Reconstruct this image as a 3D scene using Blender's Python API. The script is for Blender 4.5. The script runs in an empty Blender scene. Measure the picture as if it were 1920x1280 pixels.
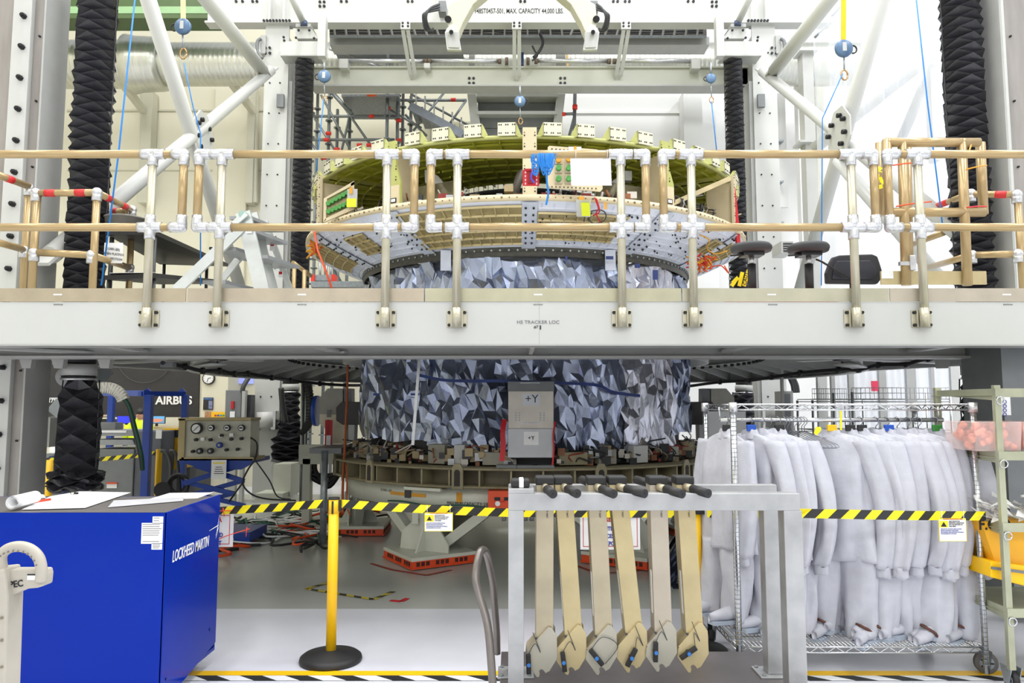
import bpy, math, random
from mathutils import Vector, Matrix, noise
R = math.radians
rnd = random.Random(7)
scene = bpy.context.scene
col = scene.collection
# ------------------------------------------------ camera
F = 1390.0; TH = math.atan(120 / F); H = 1.6; CT, ST = math.cos(TH), math.sin(TH)
cd = bpy.data.cameras.new('camera'); cam = bpy.data.objects.new('camera', cd); col.objects.link(cam)
cam.location = (0, 0, H); cam.rotation_euler = (math.pi / 2 + TH, 0, 0)
cd.sensor_width = 36; cd.lens = F / 1920 * 36; cd.clip_start = .05; cd.clip_end = 200
scene.camera = cam
# ------------------------------------------------ light: the hall's ceiling lamps, its white surroundings and an added low fill row
w = bpy.data.worlds.new('hall_light'); scene.world = w; w.use_nodes = True
w.node_tree.nodes['Background'].inputs[0].default_value = (.93, .97, 1, 1)
w.node_tree.nodes['Background'].inputs[1].default_value = .7
def area(name, loc, sx, sy, power, colr=(1, 1, 1), rot=(0, 0, 0)):
    l = bpy.data.lights.new(name, 'AREA'); l.shape = 'RECTANGLE'; l.size = sx; l.size_y = sy; l.energy = power; l.color = colr
    o = bpy.data.objects.new(name, l); col.objects.link(o); o.location = loc; o.rotation_euler = rot; return o
for i, x in enumerate((-9, -3, 3, 9)):
    for j, y in enumerate((-1, 4.5, 11.5)):
        area('ceiling_lamp', (x, y if j < 2 else 9.6, (12.4, 12.4, 15)[j]), .9, 4.2, (260, 320, 520)[j] * (1 if x < 0 else 1.25), (1, .985, .95) if x < 0 else (.97, .98, 1))
    area('low_angle_fill', (x * .8, -6.6, 6.6), 3.0, .8, 85, (.98, .98, 1), rot=(R(62), 0, 0))  # added fill row behind the camera, brightens the space under the deck
scene.view_settings.view_transform = 'Standard'; scene.view_settings.look = 'None'
scene.view_settings.gamma = 1; scene.view_settings.use_curve_mapping = False
scene.view_settings.exposure = -.1
# ------------------------------------------------ projection of photo pixels on real planes
def ray(px, py):
    u, v = (px - 960) / F, (640 - py) / F
    return Vector((u, CT - v * ST, ST + v * CT))
def at(px, py, Y):
    d = ray(px, py); t = Y / d.y; return Vector((d.x * t, Y, H + d.z * t))
def atx(px, py, X):
    d = ray(px, py); t = X / d.x; return Vector((X, d.y * t, H + d.z * t))
def onz(px, py, z=0):
    d = ray(px, py); t = (z - H) / d.z; return Vector((d.x * t, d.y * t, z))
# ------------------------------------------------ materials
def lin(c):
    return tuple(((v / 255) / 12.92 if v / 255 <= .04045 else ((v / 255 + .055) / 1.055) ** 2.4) for v in c)
MATS = {}
def mat(name, c, rough=.5, metal=0, var=.06, scale=6, bump=0, bscale=40, trans=0, alpha=1, coat=0, emit=0, stretch=None):
    if name in MATS: return MATS[name]
    m = bpy.data.materials.new(name); m.use_nodes = True; nt = m.node_tree; N = nt.nodes; L = nt.links
    b = N['Principled BSDF']; c = lin(c)
    b.inputs['Roughness'].default_value = rough; b.inputs['Metallic'].default_value = metal
    tc = N.new('ShaderNodeTexCoord'); src = tc.outputs['Object']
    if stretch:
        mp = N.new('ShaderNodeMapping'); mp.inputs['Scale'].default_value = stretch; L.new(src, mp.inputs[0]); src = mp.outputs[0]
    if var:
        nz = N.new('ShaderNodeTexNoise'); nz.inputs['Scale'].default_value = scale; nz.inputs['Detail'].default_value = 4; L.new(src, nz.inputs['Vector'])
        rp = N.new('ShaderNodeValToRGB'); rp.color_ramp.elements[0].position = .3; rp.color_ramp.elements[1].position = .7
        rp.color_ramp.elements[0].color = tuple(max(0, v * (1 - var * 2)) for v in c) + (1,)
        rp.color_ramp.elements[1].color = tuple(min(1, v * (1 + var)) for v in c) + (1,)
        L.new(nz.outputs['Fac'], rp.inputs[0]); L.new(rp.outputs[0], b.inputs['Base Color'])
    else: b.inputs['Base Color'].default_value = c + (1,)
    if bump:
        n2 = N.new('ShaderNodeTexNoise'); n2.inputs['Scale'].default_value = bscale; n2.inputs['Detail'].default_value = 3; L.new(src, n2.inputs['Vector'])
        bp = N.new('ShaderNodeBump'); bp.inputs['Strength'].default_value = bump; bp.inputs['Distance'].default_value = .02
        L.new(n2.outputs['Fac'], bp.inputs['Height']); L.new(bp.outputs[0], b.inputs['Normal'])
    if trans: b.inputs['Transmission Weight'].default_value = trans
    if alpha < 1: b.inputs['Alpha'].default_value = alpha
    if coat: b.inputs['Coat Weight'].default_value = coat; b.inputs['Coat Roughness'].default_value = .05
    if emit: b.inputs['Emission Color'].default_value = c + (1,); b.inputs['Emission Strength'].default_value = emit
    MATS[name] = m; return m
WHITE = mat('white_paint', (194, 195, 191), .35, var=.02, scale=2)
CREAMW = mat('cream_white_paint', (184, 185, 172), .38, var=.03, scale=2)
WARMW = mat('warm_white_paint', (200, 198, 180), .38, var=.02, scale=2)
GREYP = mat('light_grey_paint', (172, 173, 170), .4, var=.03)
DECKU = mat('deck_grey_paint', (196, 198, 194), .45, var=.05)
PLATE = mat('bare_steel_plate', (152, 147, 142), .42, .35, var=.08, scale=3, stretch=(4, 4, .6))
TURNW = mat('turntable_paint', (206, 208, 194), .4, var=.03)
BRASS = mat('alodine_pipe', (176, 152, 110), .3, .45, var=.05, scale=5)
SILVER = mat('cast_aluminium', (205, 206, 208), .3, .75, var=.05, scale=30, bump=.05)
SATIN = mat('satin_pipe', (186, 181, 160), .33, .5, var=.04)
ALU = mat('brushed_aluminium', (176, 177, 178), .4, .6, var=.08, scale=9, bump=.06, bscale=25)
CHROME = mat('chrome_wire', (198, 200, 202), .18, .95, var=.03)
ZINC = mat('galvanised', (150, 156, 160), .4, .6, var=.1, scale=20)
DUCTM = mat('duct_metal', (205, 206, 196), .3, .8, var=.06, scale=3, bump=.15, bscale=3, stretch=(8, 1, 1))
BLACK = mat('black_rubber', (34, 34, 35), .55, var=.1)
BLKF = mat('black_bellows_fabric', (52, 52, 57), .32, var=.15, scale=10, bump=.1)
BLKB = mat('black_bolt', (40, 40, 42), .4, .5, var=.05)
DARK = mat('dark_grey', (62, 64, 66), .5, var=.08)
MIDG = mat('mid_grey_paint', (118, 121, 123), .45, var=.05)
BLUE = mat('cart_blue_gloss', (0, 40, 152), .14, var=.03, scale=1.5); BLUE.node_tree.nodes['Principled BSDF'].inputs['Specular IOR Level'].default_value = .13
FBLUE = mat('frame_blue', (14, 58, 150), .35, var=.05)
YEL = mat('safety_yellow', (250, 196, 8), .38, var=.03)
TYEL = mat('tape_yellow', (243, 226, 22), .45, var=.02)
TBLK = mat('tape_black', (38, 38, 38), .45, var=.05)
TWHT = mat('tape_white', (225, 226, 226), .5, var=.02)
RED = mat('tag_red', (196, 22, 34), .5, var=.06)
ORG = mat('orange_paint', (222, 76, 28), .45, var=.06)
PAPER = mat('paper', (238, 238, 238), .6, var=.02)
INK = mat('ink', (24, 24, 28), .6, var=0)
INKW = mat('white_ink', (240, 240, 240), .5, var=0)
INKB = mat('blue_ink', (38, 48, 150), .6, var=0)
INKR = mat('red_ink', (190, 25, 35), .6, var=0)
GREENI = mat('olive_primer', (158, 160, 48), .42, var=.1, scale=2.5)
GREENL = mat('light_primer', (176, 178, 104), .45, var=.05)
CREAM = mat('cream_composite', (210, 195, 160), .45, var=.04)
CREAML = mat('pale_tab', (216, 213, 188), .45, var=.03)
LILAC = mat('pale_blue_film', (196, 201, 216), .4, .1, var=.05, scale=9)
KHAKI = mat('khaki_panel', (164, 148, 104), .36, .35, var=.15, scale=8)
TAN = mat('tan_anodised', (180, 169, 144), .4, .35, var=.08, scale=6)
TANY = mat('yellow_anodised', (192, 176, 134), .4, .3, var=.08, scale=6)
KHK = mat('khaki_steel', (140, 132, 104), .45, .2, var=.1)
SUIT = mat('suit_fabric', (190, 191, 200), .75, var=.04, scale=14, bump=.14, bscale=22)
ROPE = mat('blue_cord', (14, 122, 205), .5, var=.05)
HOOK = mat('reel_blue_grey', (88, 116, 148), .4, .2, var=.06)
CONN = mat('green_connector', (74, 150, 66), .5, var=.15, scale=60)
GOLD = mat('amber_tape', (214, 150, 30), .4, var=.1)
BEIGE = mat('beige_plastic', (176, 170, 158), .5, var=.04, bump=.05)
SIGNY = mat('sign_yellow', (240, 222, 40), .5, var=0)
# ------------------------------------------------ mesh builder
class MB:
    def __init__(s): s.v = []; s.f = []; s.m = []; s.mi = 0; s.sm = []; s.smooth = False
    def face(s, idx): s.f.append(idx); s.m.append(s.mi); s.sm.append(s.smooth)
    def add(s, vs, fs):
        o = len(s.v); s.v += [tuple(q) for q in vs]
        for f in fs: s.face([o + i for i in f])
        return s
    def box(s, x0, y0, z0, x1, y1, z1):
        x0, x1 = sorted((x0, x1)); y0, y1 = sorted((y0, y1)); z0, z1 = sorted((z0, z1))
        return s.add([(x0, y0, z0), (x1, y0, z0), (x1, y1, z0), (x0, y1, z0), (x0, y0, z1), (x1, y0, z1), (x1, y1, z1), (x0, y1, z1)],
                     [(0, 3, 2, 1), (4, 5, 6, 7), (0, 1, 5, 4), (1, 2, 6, 5), (2, 3, 7, 6), (3, 0, 4, 7)])
    def beam(s, p, q, w, h, up=(0, 0, 1)):
        p, q = Vector(p), Vector(q); d = (q - p).normalized(); up = Vector(up)
        if abs(d.dot(up)) > .99: up = Vector((0, 1, 0))
        a = d.cross(up).normalized() * w / 2; b = a.cross(d).normalized() * h / 2
        return s.add([p - a - b, p + a - b, p + a + b, p - a + b, q - a - b, q + a - b, q + a + b, q - a + b],
                     [(0, 3, 2, 1)[::-1], (4, 5, 6, 7)[::-1], (0, 1, 5, 4)[::-1], (1, 2, 6, 5)[::-1], (2, 3, 7, 6)[::-1], (3, 0, 4, 7)[::-1]])
    def ibeam(s, p, q, w, h, tf=.02, tw=.015, up=(0, 0, 1)):
        p, q = Vector(p), Vector(q); d = (q - p).normalized(); u = Vector(up); a = d.cross(u).normalized(); u = a.cross(d).normalized()
        o = u * (h / 2 - tf / 2)
        s.beam(p + o, q + o, w, tf, up); s.beam(p - o, q - o, w, tf, up); return s.beam(p, q, tw, h - 2 * tf, up)
    def tube(s, pts, r, n=8, cap=True, closed=False, tw=0):
        pts = [Vector(q) for q in pts]; sm = s.smooth; s.smooth = True; o = len(s.v); k = len(pts); a = None
        rr = r if isinstance(r, (list, tuple)) else [r] * k
        for i, q in enumerate(pts):
            d = (pts[(i + 1) % k if closed else min(i + 1, k - 1)] - pts[(i - 1) if (closed or i) else 0])
            if d.length < 1e-9: d = Vector((0, 0, 1))
            d.normalize()
            if a is None:
                a = d.cross(Vector((0, 0, 1)));
                if a.length < .05: a = d.cross(Vector((0, 1, 0)))
            a = (a - d * a.dot(d)).normalized(); b = d.cross(a)
            for j in range(n):
                t = 2 * math.pi * j / n; s.v.append(tuple(q + (a * math.cos(t) + b * math.sin(t)) * rr[i]))
        for i in range(k if closed else k - 1):
            for j in range(n):
                a0 = o + i * n + j; a1 = o + i * n + (j + 1) % n; b0 = o + ((i + 1) % k) * n + j; b1 = o + ((i + 1) % k) * n + (j + 1) % n
                s.face([a0, a1, b1, b0])
        s.smooth = False
        if cap and not closed:
            s.face([o + j for j in range(n)][::-1]); s.face([o + (k - 1) * n + j for j in range(n)])
        s.smooth = sm; return s
    def cyl(s, p, q, r, r2=None, n=12): return s.tube([p, q], [r, r if r2 is None else r2], n)
    def prism(s, pts, vec):
        n = len(pts); vec = Vector(vec); P = [Vector(q) for q in pts]
        return s.add(P + [q + vec for q in P], [list(range(n))[::-1], list(range(n, 2 * n))] + [[i, (i + 1) % n, n + (i + 1) % n, n + i] for i in range(n)])
    def lathe(s, prof, c=(0, 0, 0), n=24, a0=0, a1=360, flat=False, closed=False):
        o = len(s.v); full = abs(a1 - a0) >= 360; m = n if full else n + 1; c = Vector(c); sm = s.smooth; s.smooth = not flat
        for r, z in prof:
            for j in range(m):
                t = R(a0 + (a1 - a0) * j / n); s.v.append((c.x + r * math.sin(t), c.y - r * math.cos(t), c.z + z))
        k = len(prof)
        for i in range(k if closed else k - 1):
            for j in range(n):
                j1 = (j + 1) % m; i1 = (i + 1) % k
                s.face([o + i * m + j, o + i * m + j1, o + i1 * m + j1, o + i1 * m + j])
        if closed and not full:
            s.face([o + i * m for i in range(k)]); s.face([o + i * m + n for i in range(k)][::-1])
        s.smooth = sm; return s
    def sphere(s, c, r, n=12, sc=(1, 1, 1)):
        c = Vector(c); o = len(s.v); sm = s.smooth; s.smooth = True; m = n // 2 + 1
        for i in range(m):
            ph = math.pi * i / (m - 1)
            for j in range(n):
                t = 2 * math.pi * j / n; s.v.append((c.x + r * sc[0] * math.sin(ph) * math.cos(t), c.y + r * sc[1] * math.sin(ph) * math.sin(t), c.z + r * sc[2] * math.cos(ph)))
        for i in range(m - 1):
            for j in range(n): s.face([o + i * n + j, o + (i + 1) * n + j, o + (i + 1) * n + (j + 1) % n, o + i * n + (j + 1) % n])
        s.smooth = sm; return s
    def grid(s, fn, nu, nv, smooth=True, thick=0):
        sm = s.smooth; s.smooth = smooth; o = len(s.v)
        for i in range(nu + 1):
            for j in range(nv + 1): s.v.append(tuple(fn(i / nu, j / nv)))
        for i in range(nu):
            for j in range(nv):
                a = o + i * (nv + 1) + j; s.face([a, a + nv + 1, a + nv + 2, a + 1])
        s.smooth = sm; return s
    def build(s, name, m, parent=None, label=None, cat=None, group=None, kind=None, bevel=0, origin=None, solid=0, sub=0):
        top = root_of(parent); off = Vector((0, 0, 0))
        if parent is None:
            if origin is None:
                xs = [q[0] for q in s.v]; ys = [q[1] for q in s.v]; zs = [q[2] for q in s.v]
                off = Vector(((min(xs) + max(xs)) / 2, (min(ys) + max(ys)) / 2, min(zs)))
            else: off = Vector(origin)
        else:
            off = top.location.copy()
        me = bpy.data.meshes.new(name); me.from_pydata([(q[0] - off.x, q[1] - off.y, q[2] - off.z) for q in s.v], [], s.f)
        for mm in (m if isinstance(m, (list, tuple)) else [m]): me.materials.append(mm)
        me.polygons.foreach_set('material_index', s.m); me.polygons.foreach_set('use_smooth', s.sm); me.update()
        o = bpy.data.objects.new(name, me); col.objects.link(o); o.parent = parent
        if parent is None: o.location = off
        if bevel:
            b = o.modifiers.new('bevel', 'BEVEL'); b.width = bevel; b.segments = 2; b.limit_method = 'ANGLE'; b.angle_limit = R(50)
        if solid:
            b = o.modifiers.new('solid', 'SOLIDIFY'); b.thickness = solid; b.offset = 0
        if sub:
            b = o.modifiers.new('sub', 'SUBSURF'); b.levels = b.render_levels = sub
        tag(o, label, cat, group, kind); return o
def root_of(o):
    while o is not None and o.parent is not None: o = o.parent
    return o
def tag(o, label=None, cat=None, group=None, kind=None):
    for k, v in (('label', label), ('category', cat), ('group', group), ('kind', kind)):
        if v: o[k] = v
    return o
def thing(name, label, cat, loc=(0, 0, 0), group=None):
    o = bpy.data.objects.new(name, None); o.empty_display_size = .1; col.objects.link(o); o.location = Vector(loc)
    return tag(o, label, cat, group)
def dup(root, loc, rotz=0, label=None, scale=None):
    def cp(o, par):
        c = o.copy(); col.objects.link(c); c.parent = par
        for ch in list(o.children): cp(ch, c)
        return c
    c = cp(root, None); c.location = Vector(loc); c.rotation_euler = (0, 0, rotz)
    if label: c['label'] = label
    if scale: c.scale = scale
    return c
FONT_CACHE = {}
def text(s, size, loc, m, parent, xd=(1, 0, 0), up=(0, 0, 1), bold=0, sx=1, align='CENTER', name='lettering', shear=0, depth=.0008, label=None):
    c = bpy.data.curves.new('t', 'FONT'); c.body = s; c.size = size; c.align_x = align; c.align_y = 'CENTER'; c.resolution_u = 3
    c.offset = bold * size; c.extrude = depth; c.shear = shear
    t = bpy.data.objects.new('t', c); col.objects.link(t)
    me = bpy.data.meshes.new_from_object(t.evaluated_get(bpy.context.evaluated_depsgraph_get()))
    bpy.data.objects.remove(t); bpy.data.curves.remove(c)
    xd = Vector(xd).normalized(); up = Vector(up).normalized(); nn = xd.cross(up)
    off = root_of(parent).location if parent else Vector((0, 0, 0))
    M = Matrix(((xd.x * sx, up.x, nn.x, loc[0] - off.x), (xd.y * sx, up.y, nn.y, loc[1] - off.y), (xd.z * sx, up.z, nn.z, loc[2] - off.z), (0, 0, 0, 1)))
    me.transform(M); me.materials.clear(); me.materials.append(m)
    o = bpy.data.objects.new(name, me); col.objects.link(o); o.parent = parent
    if label: o['label'] = label
    return o
def stripes(mb, pts, up, w, pitch, slant=1.0, first=0, flat_n=None, th=.001):
    """ribbon along pts, width w along up, cut in slanted stripes of alternating material index"""
    P = [Vector(q) for q in pts]; up = Vector(up).normalized(); L = [0]
    for a, b in zip(P, P[1:]): L.append(L[-1] + (b - a).length)
    T = L[-1]
    def pos(d):
        d = max(0, min(T, d))
        for i in range(len(L) - 1):
            if d <= L[i + 1] + 1e-9:
                k = (d - L[i]) / max(1e-9, L[i + 1] - L[i]); return P[i].lerp(P[i + 1], k)
        return P[-1]
    k = 0; d = -abs(slant) * w
    while d < T + abs(slant) * w:
        lo0, lo1 = d, d + pitch / 2; s = slant * w
        a, b, c, e = pos(lo0) - up * w / 2, pos(lo1) - up * w / 2, pos(lo1 + s) + up * w / 2, pos(lo0 + s) + up * w / 2
        if (b - a).length + (c - e).length > 1e-5:
            mb.mi = (k + first) % 2; mb.add([a, b, c, e], [(0, 1, 2, 3)])
        d += pitch / 2; k += 1
    return mb
def arc(c, r, a0, a1, n, ax, ay):
    c = Vector(c); ax = Vector(ax); ay = Vector(ay)
    return [c + ax * r * math.cos(R(a0 + (a1 - a0) * i / n)) + ay * r * math.sin(R(a0 + (a1 - a0) * i / n)) for i in range(n + 1)]
def bolts(mb, pts, r=.014, d=(0, -1, 0), l=.018, n=6):
    d = Vector(d)
    for q in pts: mb.cyl(Vector(q), Vector(q) + d * l, r, r * .8, n)
    return mb
def one(fn):
    m = MB(); fn(m); return m
def bx(*a): return MB().box(*a)
def pbox(x0, y0, x1, y1, Y, d, mb=None):
    """box whose front face stands at distance Y over the photo rectangle"""
    mb = mb or MB(); ym = (y0 + y1) / 2
    a = at(x0, ym, Y); b = at(x1, ym, Y); return mb.box(a.x, Y, at(960, y1, Y).z, b.x, Y + d, at(960, y0, Y).z)
def catenary(p, q, sag, n=10):
    p, q = Vector(p), Vector(q); return [p.lerp(q, i / n) - Vector((0, 0, sag * 4 * (i / n) * (1 - i / n))) for i in range(n + 1)]
def spline(pts, k=5):
    P = [Vector(q) for q in pts]; out = []
    for i in range(len(P) - 1):
        p0 = P[max(i - 1, 0)]; p1 = P[i]; p2 = P[i + 1]; p3 = P[min(i + 2, len(P) - 1)]
        for j in range(k):
            t = j / k; out.append(.5 * ((2 * p1) + (p2 - p0) * t + (2 * p0 - 5 * p1 + 4 * p2 - p3) * t * t + (3 * p1 - p0 - 3 * p2 + p3) * t ** 3))
    return out + [P[-1]]
# ================================================================ ROOM
FLOORW = mat('white_floor_coating', (222, 223, 231), .22, var=.04, scale=1.2)
FLOORG = mat('grey_floor_coating', (182, 185, 178), .24, var=.08, scale=.7)
WALLM = mat('cream_wall', (222, 218, 197), .6, var=.02, scale=.5)
WALLR = mat('white_wall', (228, 228, 226), .6, var=.02, scale=.5)
GRNB = mat('green_steel', (72, 94, 50), .45, var=.03)
GRNL = mat('pale_green_steel', (142, 178, 130), .45, var=.03)
m = MB(); m.box(-16, -4, -.2, 16, 18, -.02); m.build('floor', FLOORW, kind='structure')
fl = bpy.data.objects['floor']
gy = onz(960, 1141).y
def slab(name, x0, y0, x1, y1, mm, z=0): return bx(x0, y0, -.02, x1, y1, z).build(name, mm, fl)
slab('white_floor_field', -16, -4, 16, gy, FLOORW)
slab('grey_floor_field', -7, gy, 3.1, 13.6, FLOORG)
slab('white_floor_field', 3.1, gy, 16, 13.6, FLOORW)
slab('white_floor_field', -16, gy, -7, 13.6, FLOORW)
slab('white_floor_field', -16, 13.6, 16, 18, FLOORW)
WY = 17.0
wl = bx(-16, WY, 0, 1.2, WY + .2, 12).build('wall_back', WALLM, kind='structure')
bx(1.2, WY, 0, 16, WY + .2, 12).build('wall_back_right', WALLR, kind='structure')
bx(-12.2, -4, 0, -12, WY, 12).build('wall_left', WALLM, kind='structure')
bx(12, -4, 0, 12.2, WY, 12).build('wall_right', WALLR, kind='structure')
# horizontal and vertical joints / trims of the back wall
for i, (a, b, c, d) in enumerate([(125, 205, 500, 208), (125, 318, 500, 320)]):
    pbox(a, b, c, d, WY - .03, .05).build('wall_joint', WARMW, wl)
for x0, x1 in ((262, 282), (462, 476)):
    pbox(x0, 170, x1, 380, WY - .3, .28).build('wall_channel', WARMW, wl, bevel=.01)
for x in (398, 430): pbox(x, 160, x + 32, 530, WY - .12, .11).build('wall_pilaster', WALLM, wl)
# right hand wall: pilasters, ledge, white block
wr = bpy.data.objects['wall_back_right']
for a, b, c, d, Y, dd in [(1285, 170, 1320, 540, WY - .5, .45), (1320, 190, 1345, 540, WY - .25, .2), (1075, 208, 1290, 212, WY - .05, .06),
                          (1500, 100, 1522, 540, WY - 1.2, .2), (1455, 175, 1475, 388, WY - .6, .1)]:
    pbox(a, b, c, d, Y, dd).build('wall_pilaster', WALLR, wr)
for y in (262, 338, 415): pbox(1452, y, 1470, y + 3, WY - .8, .4).build('rung_bracket', ZINC, wr)
# corrugated strip on the wall behind the scaffold
m = MB()
for i in range(16):
    a = at(800 + i * 9, 180, WY - .2); m.box(a.x, WY - .2 - .05 * (i % 2), 5.2, a.x + .1, WY - .02, 8.2)
m.build('corrugated_cladding', WALLM, wl, kind='stuff')
# green roof beam upper left
t = thing('roof_beam', 'dark and pale green steel roof beam at the top left of the hall', 'beam', at(260, 35, 14))
pbox(20, -60, 400, 12, 14.3, .2).build('web', GRNB, t)
pbox(20, 12, 400, 25, 14.0, .5).build('pale_flange', GRNL, t); pbox(20, 26, 400, 34, 14.0, .5).build('lower_flange', GRNB, t)
# spiral air duct along the back wall
Yd = 15.4; cz = at(960, 121, Yd).z
t = thing('air_duct', 'large round galvanised air duct running along the back wall', 'duct', (0, Yd, cz - .6))
def duct(name, xa, xb, r, seams):
    m = MB(); m.smooth = True; pr = []
    n = max(2, int((xb - xa) / .1)); pts = []; rr = []
    for i in range(n + 1):
        x = xa + (xb - xa) * i / n; pts += [(x - .012, Yd, cz), (x, Yd, cz), (x + .012, Yd, cz)]; rr += [r, r * 1.007, r]
    m.tube(pts, rr, 28); return m.build(name, DUCTM, t)
a = at(245, 121, Yd).x; b = at(310, 121, Yd).x
duct('duct_length', -11.9, a, .5, 1); duct('duct_length', b, at(700, 121, Yd).x, .45, 1); duct('duct_length', at(700, 121, Yd).x, 7.4, .45, 1)
m = MB(); m.tube([(a - .02, Yd, cz), (a, Yd, cz), (a + .18, Yd, cz), (b - .1, Yd, cz), (b, Yd, cz), (b + .02, Yd, cz)], [.6, .62, .58, .56, .54, .5], 28); m.build('reducer_collar', DUCTM, t)
for i, px in enumerate((235, 440, 1500)):
    tt = thing('duct_bracket', ['white angled wall bracket carrying the duct near the left column', 'white angled wall bracket under the duct by the far left column', 'white angled wall bracket under the duct on the right side'][i], 'bracket', at(px, 190, 16))
    p = at(px - 10, 150, 15.4); q = at(px + 40, 215, 16.9)
    MB().beam(p, q, .12, .16).build('arm', WARMW, tt); MB().beam(at(px + 36, 130, 16.8), at(px + 36, 380, 16.8), .16, .12).build('leg', WARMW, tt)

bx(-16, -7.2, 0, 16, -7, 12).build('wall_front', WALLR, kind='structure')
# ================================================================ LIFT GANTRY
def near_column(side):
    lab = {-1: 'tall bolted steel column at the far left edge, in front of the left bellows', 1: 'tall bolted steel column at the far right edge behind the right bellows'}[side]
    X = (lambda px: at(px, 300, 6.35).x) if side < 0 else (lambda px: at(px, 300, 6.35).x)
    t = thing('gantry_column', lab, 'column', (X(40 if side < 0 else 1885), 6.6, 0), 'columns of the lift gantry')
    if side < 0:
        spans = [(-40, 7, 'web_plate', PLATE, .06), (8, 43, 'bolted_flange', WHITE, 0), (43, 66, 'web_plate', PLATE, .05), (67, 70.5, 'box_flange', GREYP, 0)]
    else:
        spans = [(1890, 1893, 'box_flange', GREYP, .0), (1893, 1899, 'bolted_flange', WHITE, 0), (1899, 1960, 'web_plate', PLATE, .05)]
    for a, b, n, mm, dy in spans:
        bx(X(a), 6.35 + dy, 0, X(b), 6.7, 7.2).build(n, mm, t, bevel=.004)
    m = MB(); z = .5
    bxp = X(30) if side < 0 else X(1897)
    while z < 6.5:
        m.cyl((bxp, 6.35, z), (bxp, 6.31, z), .026, .022, 6); m.cyl((bxp, 6.35, z), (bxp, 6.30, z), .014, n=6); z += .285
    if side < 0: m.build('bolt_row', BLKB, t, kind='stuff')
    m = MB(); z = .7
    while z < 6.5: m.cyl((X(55 if side < 0 else 1915), 6.4, z), (X(55 if side < 0 else 1915), 6.385, z), .01, n=6); z += .6
    m.build('small_bolts', BLKB, t, kind='stuff')
near_column(-1); near_column(1)
def far_column(side):
    lab = {-1: 'white far left gantry column behind the step ladder', 1: 'white far right gantry column beside the right rear bellows'}[side]
    x0, x1 = (at(491, 300, 12.6).x, at(536, 300, 12.6).x) if side < 0 else (at(1416, 300, 12.6).x, at(1461, 300, 12.6).x)
    t = thing('gantry_column', lab, 'column', ((x0 + x1) / 2, 12.9, 0), 'columns of the lift gantry')
    zt = at(500, 42, 12.6).z
    bx(x0, 12.6, 0, x1, 12.63, zt).build('front_flange', WHITE, t)
    xm = (x0 + x1) / 2
    bx(xm - .05, 12.63, 0, xm + .05, 13.3, zt).build('web', GREYP, t)
    bx(x0, 13.3, 0, x1, 13.34, zt).build('rear_flange', GREYP, t)
    xi = x1 - .02 if side < 0 else x0 - .06
    bx(xi, 12.64, 0, xi + .08, 13.28, at(500, 150, 12.6).z).build('side_plate', GREYP, t)
    bx(x0 - .1, 12.45, 0, x1 + .1, 13.5, .05).build('base_plate', WHITE, t)
    m = MB(); z = 1.2
    while z < zt:
        for dx in (.1, .28): m.cyl((x0 + dx, 12.6, z), (x0 + dx, 12.585, z), .014, n=6)
        z += .55
    for px, py in [(498, 90), (506, 90), (498, 100), (506, 100)]:
        p = at(px if side < 0 else 1953 - px, py, 12.58); m.cyl(p, p - Vector((0, .02, 0)), .025, n=6)
    m.build('bolt_row', BLKB, t, kind='stuff')
    # drum and sleeve seen under the deck
    if side < 0:
        bx(x1 - .06, 12.35, at(500, 805, 12.4).z, x1 + .02, 12.6, at(500, 770, 12.4).z).build('hinge_block', SILVER, t)
        MB().cyl(at(500, 800, 12.45), at(500, 772, 12.45), .17, n=20).build('cable_drum', WHITE, t)
    # screw carriage bracket on the column
    s = side; P = lambda px, py, Y=12.35: at(px if s < 0 else 1953 - px, py, Y)
    tt = thing('screw_carriage', 'white bracket carriage holding the %s rear bellows under the top beam' % ('left' if s < 0 else 'right'), 'bracket', P(565, 105))
    a, b = P(527, 105), P(601, 80); bx(a.x, 12.3, a.z, b.x, 12.34, b.z).build('front_plate', WHITE, tt)
    bx(a.x, 12.3, a.z - .02, b.x, 12.6, a.z).build('bottom_plate', GREYP, tt)
    q = [P(549, 66), P(553, 76), P(597, 76), P(590, 66), P(583, 52), P(556, 52), P(556, 56), P(549, 56)] if False else [P(549, 53), P(556, 72), P(598, 72), P(583, 53)]
    MB().prism(q, (0, .4, 0)).build('gusset_plate', WHITE, tt)
    a, b = P(556, 53), P(584, 47); bx(a.x, 12.3, a.z, b.x, 12.7, b.z).build('motor_block', GREYP, tt)
    MB().cyl(P(570, 49, 12.3), P(570, 40, 12.3), .06, n=12).build('motor_flange', mat('dark_blue_flange', (70, 82, 110), .4, .3), tt)
    a, b = P(599, 112), P(615, 38); bx(a.x, 12.2, a.z, b.x, 12.35, b.z).build('hanger_post', WHITE, tt)
    m = MB(); bolts(m, [P(560, 57, 12.3), P(580, 57, 12.3), P(555, 71, 12.3), P(589, 72, 12.3), P(532, 70, 12.3), P(533, 76, 12.3)], .024); m.build('bolts', BLKB, tt, kind='stuff')
    MB().cyl(P(545, -8, 11.7), P(570, 44, 12.35), .055, n=12).build('inclined_tube', WHITE, tt)
    # little name plate and conduit
    a, b = P(518, 200, 12.5), P(532, 176, 12.5)
    tt = bx(min(a.x, b.x), 12.5, a.z, max(a.x, b.x), 12.56, b.z).build('junction_plate', MIDG, label='small grey plate on the %s far column, above the handrail' % ('left' if s < 0 else 'right'), cat='plate')
    e = thing('conduit_box', 'grey box and bent conduit on the outside of the %s far column' % ('left' if s < 0 else 'right'), 'box', P(490, 95, 12.5))
    pboxs = lambda x0, y0, x1, y1, Y, d: pbox(*((x0, y0, x1, y1) if s < 0 else (1953 - x1, y0, 1953 - x0, y1)), Y, d)
    pboxs(488, 66, 498, 100, 12.55, .15).build('box_body', GREYP, e)
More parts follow.
